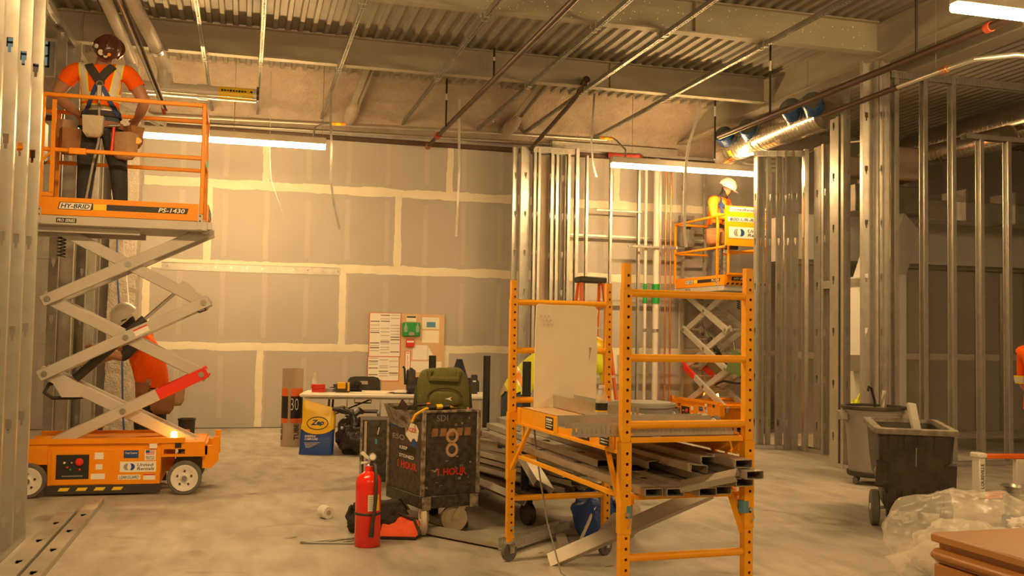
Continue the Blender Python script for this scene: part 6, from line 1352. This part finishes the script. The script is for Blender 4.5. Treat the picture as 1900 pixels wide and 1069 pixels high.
class Person:
    def __init__(s, label, k, mats, group=None, scale=1.0, face=None, hand_dirs=None, hs=None):
        """k: key joints in world metres; mats: region -> material"""
        face = V(face).normalized(); J = {n: V(p) for n, p in k.items()}; s.J = J; s.face = face
        vd = {}; ed = []; bones = []; sc_ = scale
        def v(n, co, r, ry=None): vd[n] = (V(co), r*sc_, (ry or r)*sc_)
        def e(a, c, reg): ed.append((a, c)); bones.append((a, c, reg))
        v('pelvis', J['pelvis'], .135, .115); w = J['pelvis'].lerp(J['chest'], .5); v('waist', w+J.get('waist_off', V((0, 0, 0))), .13, .11); v('chest', J['chest'], .155, .125)
        v('nb', J['chest'].lerp(J['neck'], .72), .085, .08); v('neck', J['neck'], .056, .056)
        hu = (J['head']-J['neck']).normalized(); s.hu = hu
        v('jaw', J['neck']+hu*.065+face*.022, .066, .07); v('skull', J['neck']+hu*.135+face*.01, .082, .09); v('crown', J['neck']+hu*.20-face*.002, .062, .068)
        e('pelvis', 'waist', 'torso'); e('waist', 'chest', 'torso'); e('chest', 'nb', 'torso'); e('nb', 'neck', 'neck'); e('neck', 'jaw', 'neck'); e('jaw', 'skull', 'head'); e('skull', 'crown', 'head')
        v('nose', J['neck']+hu*.115+face*.106, .014); e('skull', 'nose', 'head')
        v('chin', J['neck']+hu*.045+face*.075, .026); e('jaw', 'chin', 'head')
        for S_ in 'LR':
            sh, el, wr = J['sh'+S_], J['el'+S_], J['wr'+S_]
            v('sh'+S_, sh, .068); v('ua'+S_, sh.lerp(el, .5), .056); v('el'+S_, el, .046); v('fa'+S_, el.lerp(wr, .35), .046); v('wr'+S_, wr, .030, .026)
            v('cl'+S_, J['chest'].lerp(sh, .55)+(J['neck']-J['chest'])*.22, .08); e('chest', 'cl'+S_, 'torso'); e('cl'+S_, 'sh'+S_, 'torso')
            e('sh'+S_, 'ua'+S_, 'upper_arm'); e('ua'+S_, 'el'+S_, 'arm_mid'); e('el'+S_, 'fa'+S_, 'forearm'); e('fa'+S_, 'wr'+S_, 'forearm')
            d = (wr-el).normalized() if not (hand_dirs and S_ in hand_dirs) else V(hand_dirs[S_]).normalized()
            sd = d.cross(face); sd = sd.normalized() if sd.length > .2 else d.cross(V((0, 0, 1))).normalized(); nm = sd.cross(d)
            v('pa'+S_, wr+d*.055, .036, .018); e('wr'+S_, 'pa'+S_, 'hand')
            for i, (off, ln) in enumerate(((-.03, .068), (-.010, .078), (.010, .074), (.029, .060))):
                a = wr+d*.085+sd*off; v('f%d%sa' % (i, S_), a, .0105, .010); v('f%d%sb' % (i, S_), a+d*ln*.5+nm*.010, .0095); v('f%d%sc' % (i, S_), a+d*ln*.85+nm*.034, .0085)
                e('pa'+S_, 'f%d%sa' % (i, S_), 'hand'); e('f%d%sa' % (i, S_), 'f%d%sb' % (i, S_), 'hand'); e('f%d%sb' % (i, S_), 'f%d%sc' % (i, S_), 'hand')
            a = wr+d*.035-sd*.034; v('t'+S_+'a', a, .0125); v('t'+S_+'b', a+d*.035-sd*.022+nm*.012, .0105); e('pa'+S_, 't'+S_+'a', 'hand'); e('t'+S_+'a', 't'+S_+'b', 'hand')
            hp, kn, an = J['hip'+S_], J['kn'+S_], J['an'+S_]; td = V(J['toe'+S_])
            v('hip'+S_, hp, .098, .102); v('th'+S_, hp.lerp(kn, .5), .085, .088); v('kn'+S_, kn, .066); v('ca'+S_, kn.lerp(an, .32), .064); v('an'+S_, an, .050)
            e('pelvis', 'hip'+S_, 'hips'); e('hip'+S_, 'th'+S_, 'legs'); e('th'+S_, 'kn'+S_, 'legs'); e('kn'+S_, 'ca'+S_, 'legs'); e('ca'+S_, 'an'+S_, 'legs')
            v('he'+S_, an+V((0, 0, -.055)), .045, .05); v('to'+S_, an+td*.12+V((0, 0, -.062)), .044, .036); v('tp'+S_, an+td*.17+V((0, 0, -.066)), .036, .030)
            e('an'+S_, 'he'+S_, 'boots'); e('he'+S_, 'to'+S_, 'boots'); e('to'+S_, 'tp'+S_, 'boots')
        me = skin_body(vd, ed, 'pelvis'); me.name = 'person'
        B = [(vd[a][0], vd[c][0], r) for a, c, r in bones]
        regs = sorted(set(mats.values())); mi = {m: i for i, m in enumerate(regs)}
        me.materials.clear()
        for m in regs: me.materials.append(MATS[m])
        s.freg = []
        for p in me.polygons:
            c = V(p.center); r = min(B, key=lambda b_: seg_dist(c, b_[0], b_[1]))[2]
            s.freg.append(r); p.material_index = mi[mats.get(r) or (mats['upper_arm'] if r == 'arm_mid' else mats['torso'])]; p.use_smooth = True
        base = V((sum(v_.co.x for v_ in me.vertices)/len(me.vertices), sum(v_.co.y for v_ in me.vertices)/len(me.vertices), min(v_.co.z for v_ in me.vertices)))
        s.bv = BVHTree.FromPolygons([v_.co.copy() for v_ in me.vertices], [tuple(p.vertices) for p in me.polygons])
        s.wv = [v_.co.copy() for v_ in me.vertices]; s.wn = [v_.normal.copy() for v_ in me.vertices]; s.wf = [tuple(p.vertices) for p in me.polygons]
        for v_ in me.vertices: v_.co -= base
        o = bpy.data.objects.new('person', me); COL.objects.link(o); o.location = base; s.o = o; tag(o, label, 'person', group)
    def child(s, mb, name, mats, **kw): return mb.build(name, mats, s.o, **kw)
    def shell(s, name, mat, regions, off, planes=()):
        """clothing: the body surface of some regions moved outwards, trimmed by planes (co, no) keeping the side the normal points to"""
        bm = bmesh.new(); vs = {}
        for f, r in zip(s.wf, s.freg):
            if r in regions:
                for i in f:
                    if i not in vs: vs[i] = bm.verts.new(s.wv[i]+s.wn[i]*off)
                try: bm.faces.new([vs[i] for i in f])
                except ValueError: pass
        for co, no in planes: bmesh.ops.bisect_plane(bm, geom=bm.verts[:]+bm.edges[:]+bm.faces[:], plane_co=V(co), plane_no=V(no), clear_inner=True)
        inv = wm(s.o).inverted()
        for v_ in bm.verts: v_.co = inv @ v_.co
        me = bpy.data.meshes.new(name); bm.to_mesh(me); bm.free(); me.materials.append(MATS[mat])
        me.polygons.foreach_set('use_smooth', [True]*len(me.polygons))
        o = bpy.data.objects.new(name, me); COL.objects.link(o); o.parent = s.o; return o
    def ribbon(s, name, pts, w, mat, off=.02, n=16):
        """strap lying on the body: points are dropped on the surface"""
        P = [V(p) for p in pts]; path = []
        for i in range(len(P)-1):
            for k in range(n): path.append(P[i].lerp(P[i+1], k/n))
        path.append(P[-1]); q = MB(); vs = []; pr = []
        for p in path:
            h = s.bv.find_nearest(p); pr.append((h[0]+h[1]*off, h[1]))
        for i, (p, nn) in enumerate(pr):
            d = (pr[min(i+1, len(pr)-1)][0]-pr[max(i-1, 0)][0]); sd = d.cross(nn); sd = sd.normalized() if sd.length > 1e-6 else V((1, 0, 0)); vs += [p-sd*w/2, p+sd*w/2, p+sd*w/2+nn*.004, p-sd*w/2+nn*.004]
        fs = []
        for i in range(len(pr)-1):
            for k in range(4): fs.append((i*4+k, i*4+(k+1) % 4, (i+1)*4+(k+1) % 4, (i+1)*4+k))
        q.add(vs, fs); return s.child(q, name, mat)
    def hat(s, mat, tilt=0.0, stickers=False):
        up = s.hu; f = (s.face-up*s.face.dot(up)).normalized(); r = f.cross(up).normalized(); c = s.J['neck']+up*.15+f*.002
        up2 = up*math.cos(tilt)+f*math.sin(tilt); f2 = f*math.cos(tilt)-up*math.sin(tilt)
        q = MB(); L = lambda x, y, z: c+r*x+f2*y+up2*z
        prof = [(.128, -.005), (.126, .02), (.118, .055), (.10, .088), (.07, .112), (.035, .124), (.001, .127)]; n = 28
        vs = [L(rr*math.cos(2*PI*i/n)*.90, rr*math.sin(2*PI*i/n)*1.10, z) for rr, z in prof for i in range(n)]
        fs = [(j*n+i, j*n+(i+1) % n, (j+1)*n+(i+1) % n, (j+1)*n+i) for j in range(len(prof)-1) for i in range(n)]
        q.add(vs, fs); h = s.child(q, 'hard_hat', mat)
        q = MB(); vs = []
        for i in range(n+1):
            a = PI*(.5-.62+1.24*i/n); o_ = .045*max(0, math.sin(a))**.7+.014
            vs += [L(.127*math.cos(a)*.9, .127*math.sin(a)*1.1, -.002), L((.127+o_)*math.cos(a)*.9, (.127+o_)*math.sin(a)*1.1, -.016), L((.127+o_)*math.cos(a)*.9, (.127+o_)*math.sin(a)*1.1, -.021), L(.125*math.cos(a)*.9, .125*math.sin(a)*1.1, -.010)]
        q.add(vs, [(i*4+k, i*4+(k+1) % 4, (i+1)*4+(k+1) % 4, (i+1)*4+k) for i in range(n) for k in range(4)]); s.child(q, 'hat_brim', mat) if False else q.build('hat_brim', mat, h)
        q = MB(); q.tube([L(0, .137*math.cos(t)*1.0, .003+.127*math.sin(t)) for t in [.2+i*(PI-.4)/14 for i in range(15)]], .010, 6); q.build('hat_ridge', mat, h)
        if stickers:
            for (a, z, rr, m) in ((-1.75, .05, .026, 'paper_warm'), (-2.3, .07, .02, 'paper'), (-1.1, .055, .016, 'tag_orange'), (-1.35, .035, .02, 'paper'), (-2.6, .04, .022, 'grey_print')):
                k = .118*.99; p = L(k*math.cos(a)*.93, k*math.sin(a)*1.12, z); no = (r*math.cos(a)*1.0+f2*math.sin(a)+up2*.55).normalized(); q = MB(); q.lathe([(rr, 0), (rr, .003), (0, .003)], p, 14, no); q.build('hat_sticker', m, h)
        return h
    def pouch(s, name, c, size, mat, rz=0, flap=True):
        q = MB(); w, d, h = size
        M = Matrix.Rotation(rz, 3, 'Z'); ax = (M.col[0], M.col[1], M.col[2]); c = V(c)
        a0, a1, a2 = [V(x) for x in ax]
        vs = []
        for k, (sw, sd_, z) in enumerate(((.62, .6, -1), (.95, .95, -.55), (1, 1, .2), (1.05, 1.15, 1))): vs += [c+a0*sx*w/2*sw+a1*sy*d/2*sd_+a2*z*h/2 for sx, sy in ((-1, -1), (-.4, -1.15), (.4, -1.15), (1, -1), (1, 1), (-1, 1))]
        fs = [(j*6+i, j*6+(i+1) % 6, (j+1)*6+(i+1) % 6, (j+1)*6+i) for j in range(3) for i in range(6)]+[tuple(range(6))[::-1]]
        vs += [c+a0*sx*w/2*.95+a1*sy*d/2+a2*.5*h/2 for sx, sy in ((-1, -1), (-.4, -1.1), (.4, -1.1), (1, -1), (1, 1), (-1, 1))]
        fs += [(18+i, 18+(i+1) % 6, 24+(i+1) % 6, 24+i) for i in range(6)]+[(24, 25, 26, 27, 28, 29)]
        q.add(vs, fs); return s.child(q, name, mat, angle=70)
def belt_ring(P_, name, mat, c, w=.05, off=.02, tilt=(0, 0, 1)):
    up = V(tilt).normalized(); P_.shell(name, mat, ('torso', 'hips', 'legs'), off, ((V(c)-up*w/2, up), (V(c)+up*w/2, -up)))
def torso_stripe(P_, c, ax, w, off=.017, regs=('torso',), mat='reflect', edge='reflect_edge'):
    ax = V(ax).normalized(); c = V(c)
    if edge: P_.shell('stripe_edge', edge, regs, off-.002, ((c-ax*(w/2+.012), ax), (c+ax*(w/2+.012), -ax)))
    P_.shell('reflective_stripe', mat, regs, off, ((c-ax*w/2, ax), (c+ax*w/2, -ax)))

# ---- worker on the first lift, seen from behind, head tipped back
zf = 2.465
J1 = dict(pelvis=(-1.335, 9.60, 3.40), chest=(-1.345, 9.585, 3.70), neck=(-1.325, 9.60, 3.94), head=(-1.275, 9.46, 4.05), shL=(-1.575, 9.59, 3.84), shR=(-1.105, 9.59, 3.85), elL=(-1.73, 9.63, 3.60), elR=(-.955, 9.60, 3.58), wrL=(-1.56, 9.83, 3.47), wrR=(-1.05, 9.82, 3.45),
          hipL=(-1.425, 9.60, 3.31), hipR=(-1.235, 9.60, 3.31), knL=(-1.445, 9.62, 2.93), knR=(-1.165, 9.60, 2.93), anL=(-1.46, 9.60, zf+.10), anR=(-1.13, 9.58, zf+.10), toeL=(-.15, .98, 0), toeR=(.25, .96, 0))
p1 = Person('worker in an orange shirt and brown hard hat standing on the first lift, back turned', J1, dict(torso='hi_orange', neck='skin', head='skin', upper_arm='hi_orange', arm_mid='skin', forearm='skin', hand='skin', hips='jeans', legs='dark_trousers', boots='boot'), face=(.25, .75, .75), scale=1.26)
p1.hat('hat_brown', -.1, True)
p1.shell('orange_shirt', 'hi_orange', ('torso', 'upper_arm'), .012, ((V((-1.3, 9.6, 3.42)), (0, 0, 1)),))
torso_stripe(p1, (-1.34, 9.6, 3.585), (0, .0, 1), .055); torso_stripe(p1, (-1.34, 9.6, 3.475), (.12, 0, 1), .04)
for x in (-1.475, -1.205):
    ax = V((1, 0, .10 if x < -1.3 else -.16)).normalized(); c = V((x, 9.5, 3.7)); pl = lambda w: ((c-ax*w/2, ax), (c+ax*w/2, -ax), (V((0, 9.55, 3.6)), (0, -1, 0)), (V((0, 9.5, 3.55)), (0, 0, 1)))
    p1.shell('stripe_edge', 'reflect_edge', ('torso', 'upper_arm'), .0165, pl(.075)); p1.shell('reflective_stripe', 'reflect', ('torso', 'upper_arm'), .0185, pl(.05))
B_ = 9.40
for a in ([(-1.44, 9.50, 3.87), (-1.40, B_, 3.80), (-1.345, B_, 3.72), (-1.24, B_, 3.56), (-1.16, 9.48, 3.42)], [(-1.23, 9.50, 3.88), (-1.29, B_, 3.80), (-1.345, B_, 3.72), (-1.44, B_, 3.56), (-1.50, 9.48, 3.42)]):
    p1.ribbon('harness_strap', a[:3], .075, 'harness', .024); p1.ribbon('harness_strap', a[2:], .042, 'harness_blue', .026)
h = p1.bv.find_nearest(V((-1.345, 9.3, 3.72)))[0]; q = MB(); q.lathe([(.035, 0), (.04, .006), (.035, .012), (.0, .014)], h+V((0, -.026, .0)), 16, (0, -1, 0)); p1.child(q, 'back_pad', 'harness'); q = MB(); q.tube([h+V((.028*math.cos(t), -.05, .028*math.sin(t)-.02)) for t in [2*PI*i/14 for i in range(15)]], .006, 6); p1.child(q, 'd_ring', 'chrome')
q = MB(); q.bx(-.02, .02, -.012, .012, -.14, 0, .005); p1.child(q, 'lanyard_snap', 'galv_dull', M=Matrix.Translation(h+V((0, -.05, -.03))))
ln = [h+V((0, -.05, -.16)), h+V((.01, -.06, -.4)), h+V((.01, -.06, -.55)), V((-1.36, 9.40, 2.95)), V((-1.41, 9.40, 2.6)), V((-1.44, 9.42, 2.50))]; q = MB(); q.tube(ln, .011, 6); p1.child(q, 'lanyard', 'strap_grey')
belt_ring(p1, 'harness_belt', 'harness', (-1.34, 9.6, 3.43), .05, .022); belt_ring(p1, 'tool_belt', 'leather', (-1.335, 9.6, 3.335), .06, .024, (.05, 0, 1))
p1.pouch('canvas_pouch', (-1.37, 9.405, 3.285), (.17, .09, .19), 'canvas'); p1.pouch('tool_pouch', (-1.585, 9.55, 3.16), (.16, .13, .23), 'leather', .4); p1.pouch('tool_pouch', (-1.645, 9.60, 3.27), (.12, .12, .18), 'leather_light', .8); p1.pouch('tool_pouch', (-1.11, 9.50, 3.14), (.19, .13, .24), 'leather_light', -.5); p1.pouch('tool_pouch', (-1.045, 9.58, 3.24), (.13, .12, .20), 'leather', -.9)
q = MB(); q.cyl((-1.20, 9.44, 3.30), (-1.215, 9.43, 3.04), .014, n=10); p1.child(q, 'hammer_handle', 'red_paint'); q = MB(); q.cyl((-1.25, 9.44, 3.31), (-1.15, 9.44, 3.32), .014, n=10); p1.child(q, 'hammer_head', 'galv_dull')
q = MB(); q.lathe([(.03, -.02), (.035, 0), (.03, .02)], (-1.0, 9.5, 3.20), 12, (0, -1, 0)); p1.child(q, 'tape_measure', 'tool_yellow')

# ---- worker leaning behind the lift
J2 = dict(pelvis=(-.90, 10.85, .93), chest=(-.985, 10.72, 1.27), neck=(-1.10, 10.66, 1.475), head=(-1.22, 10.60, 1.65), shL=(-1.06, 10.53, 1.36), shR=(-1.02, 10.93, 1.38), elL=(-1.16, 10.48, 1.17), elR=(-1.22, 11.0, 1.24), wrL=(-1.40, 10.58, 1.25), wrR=(-1.46, 10.9, 1.12), hipL=(-.905, 10.76, .86), hipR=(-.88, 10.95, .86), knL=(-1.0, 10.73, .48), knR=(-.85, 11.0, .47), anL=(-.93, 10.74, .10), anR=(-.72, 11.0, .10), toeL=(-.96, -.2, 0), toeR=(-.98, .0, 0))
p2 = Person('worker in an orange vest and white hard hat leaning behind the first lift', J2, dict(torso='shirt_dark', neck='hair', head='skin', upper_arm='shirt_dark', forearm='skin', hand='skin', hips='jeans', legs='dark_trousers', boots='boot'), face=(-.85, -.25, -.45), scale=1.25)
p2.hat('hat_white', .1); p2.shell('orange_vest', 'hi_orange', ('torso', 'hips'), .032, ((V((-.9, 10.8, .86)), (.15, 0, 1)), (V((-1.075, 10.7, 1.43)), (.55, .2, -.83))))
p2.shell('beard_mask', 'hair', ('neck', 'head'), .008, ((V(J2['neck'])+V((-.02, -.01, .12)), (.1, .1, -1)),))
belt_ring(p2, 'tool_belt', 'leather', (-.90, 10.85, .90), .07, .030, (.1, 0, 1)); p2.pouch('tool_pouch', (-.80, 10.68, .72), (.24, .13, .26), 'leather', .15); p2.pouch('tool_pouch', (-.68, 10.74, .78), (.16, .12, .22), 'leather_light', .6); p2.pouch('tool_pouch', (-.98, 10.64, .82), (.13, .1, .2), 'leather', -.2)
q = MB(); q.lathe([(.032, 0), (.034, .03), (0, .032)], (-.93, 10.62, .92), 14, (0, -1, 0)); p2.child(q, 'tape_measure', 'leather_light'); q = MB(); q.tube([(-1.215, 10.55, 1.52), (-1.19, 10.50, 1.545), (-1.15, 10.50, 1.56)], .006, 6); p2.child(q, 'glasses', 'glass_dark')
t = thing('bucket_tool', 'dark upright bucket behind the first lift base', 'bucket', (-.67, 10.9, 0)); q = MB(); q.lathe([(.075, 0), (.085, .34), (.092, .345), (.092, .36), (.08, .36), (.07, .02), (0, .02)], (-.55, 10.72, .18), 20); q.bx(-.64, -.46, 10.63, 10.81, 0, .18); q.build('bucket_body', 'black_plastic', t)
# ---- worker bending behind the scaffold
J3 = dict(pelvis=(2.45, 9.06, 1.02), chest=(2.88, 8.95, 1.27), neck=(3.11, 8.90, 1.39), head=(3.27, 8.86, 1.33), shL=(3.01, 9.13, 1.33), shR=(3.09, 8.74, 1.36), elL=(3.15, 9.2, 1.06), elR=(3.31, 8.68, 1.16), wrL=(3.30, 9.05, .86), wrR=(3.36, 8.72, .92), hipL=(2.50, 9.16, .92), hipR=(2.48, 8.97, .92), knL=(2.56, 9.18, .48), knR=(2.47, 8.96, .48), anL=(2.50, 9.18, .10), anR=(2.42, 8.94, .10), toeL=(.98, .1, 0), toeR=(.98, -.1, 0))
p3 = Person('worker in a yellow vest and jeans bending behind the cream board', J3, dict(torso='hi_yellow', neck='skin', head='skin', upper_arm='hi_yellow', forearm='hi_yellow', hand='skin', hips='jeans', legs='jeans', boots='boot'), face=(.75, -.15, -.6), scale=1.3)
ax = (V(J3['chest'])-V(J3['pelvis'])).normalized(); p3.shell('yellow_vest', 'hi_yellow', ('torso', 'upper_arm', 'arm_mid', 'hips'), .018, ((V(J3['pelvis'])-ax*.03, ax),)); c = V(J3['pelvis']).lerp(V(J3['chest']), .25); torso_stripe(p3, c, ax, .05, .022, ('torso', 'hips'), 'tag_orange', 'reflect'); p3.shell('brown_hem', 'leather_light', ('torso', 'hips'), .016, ((V(J3['pelvis'])-ax*.14, ax), (V(J3['pelvis'])-ax*.01, -ax))); p3.hat('hat_yellow')
# ---- worker on the second lift, side on, looking down
z4 = 2.295
J4 = dict(pelvis=(7.16, 13.95, 3.20), chest=(7.21, 13.93, 3.52), neck=(7.275, 13.90, 3.735), head=(7.345, 13.85, 3.92), shL=(7.39, 14.05, 3.64), shR=(7.03, 13.79, 3.64), elL=(7.50, 14.0, 3.40), elR=(6.99, 13.66, 3.36), wrL=(7.50, 13.86, 3.34), wrR=(7.28, 13.56, 3.34), hipL=(7.17, 14.04, 3.11), hipR=(7.12, 13.86, 3.11), knL=(7.20, 14.05, 2.73), knR=(7.14, 13.83, 2.73), anL=(7.17, 14.06, z4+.10), anR=(7.10, 13.83, z4+.10), toeL=(.9, -.4, 0), toeR=(.9, -.4, 0))
p4 = Person('worker in an orange vest and white hard hat standing on the second lift, looking down', J4, dict(torso='hi_amber', neck='hair', head='skin', upper_arm='hi_amber', forearm='hi_amber', hand='skin', hips='grey_trousers', legs='grey_trousers', boots='boot'), face=(.74, -.55, -.30), scale=1.38)
p4.hat('hat_white', .05); p4.shell('orange_vest', 'hi_orange', ('torso',), .018, ((V((7.1, 13.9, 3.25)), (0, 0, 1)), (V(J4['shR'])+V((.06, .05, 0)), (.35, .9, 0)),)); p4.shell('beard_hood', 'hair', ('neck', 'head'), .008, ((V(J4['neck'])+V((0, 0, .10)), (-.8, .4, -.45)),))
for a in ([(7.10, 13.80, 3.66), (7.16, 13.74, 3.5), (7.2, 13.74, 3.3)], [(7.25, 13.95, 3.66), (7.28, 13.84, 3.5), (7.28, 13.8, 3.3)], [(7.14, 13.74, 3.6), (7.3, 13.82, 3.42)]): p4.ribbon('harness_strap', a, .045, 'harness_blue', .026)
belt_ring(p4, 'tool_belt', 'leather', (7.15, 13.95, 3.16), .06, .03); p4.pouch('tool_pouch', (7.02, 13.76, 3.03), (.2, .13, .25), 'leather', -.3); p4.pouch('tool_pouch', (7.22, 13.72, 3.02), (.16, .12, .22), 'leather', .1)
for dx in (0, .10):
    q = MB(); q.tube([(7.10+dx+.02*math.cos(i*.9), 13.70+.02*math.sin(i*.9), 2.85-.011*i) for i in range(48)], .005, 5); p4.child(q, 'coil_lanyard', 'strap_grey')
# ---- worker at the right edge
J5 = dict(pelvis=(6.890, 7.120, .97), chest=(6.870, 7.120, 1.27), neck=(6.870, 7.120, 1.50), head=(6.880, 7.120, 1.70), shL=(6.870, 7.320, 1.40), shR=(6.870, 6.920, 1.40), elL=(6.920, 7.400, 1.12), elR=(6.820, 6.840, 1.12), wrL=(7.060, 7.340, .93), wrR=(6.960, 6.820, .93), hipL=(6.890, 7.210, .88), hipR=(6.890, 7.030, .88), knL=(6.900, 7.220, .48), knR=(6.900, 7.020, .48), anL=(6.880, 7.220, .1), anR=(6.880, 7.020, .1), toeL=(1, 0, 0), toeR=(1, 0, 0))
p5 = Person('worker in an orange vest half out of view behind the fallen ladder', J5, dict(torso='shirt_dark', neck='skin', head='skin', upper_arm='hi_orange', forearm='skin', hand='skin', hips='dark_trousers', legs='dark_trousers', boots='boot'), face=(1, 0, 0))
p5.shell('orange_vest', 'hi_orange', ('torso', 'hips'), .022, ((V((6.86, 7.12, .88)), (0, 0, 1)),)); torso_stripe(p5, (6.86, 7.12, 1.14), (0, 0, 1), .05, .026, ('torso', 'upper_arm', 'arm_mid')); p5.hat('hat_white')
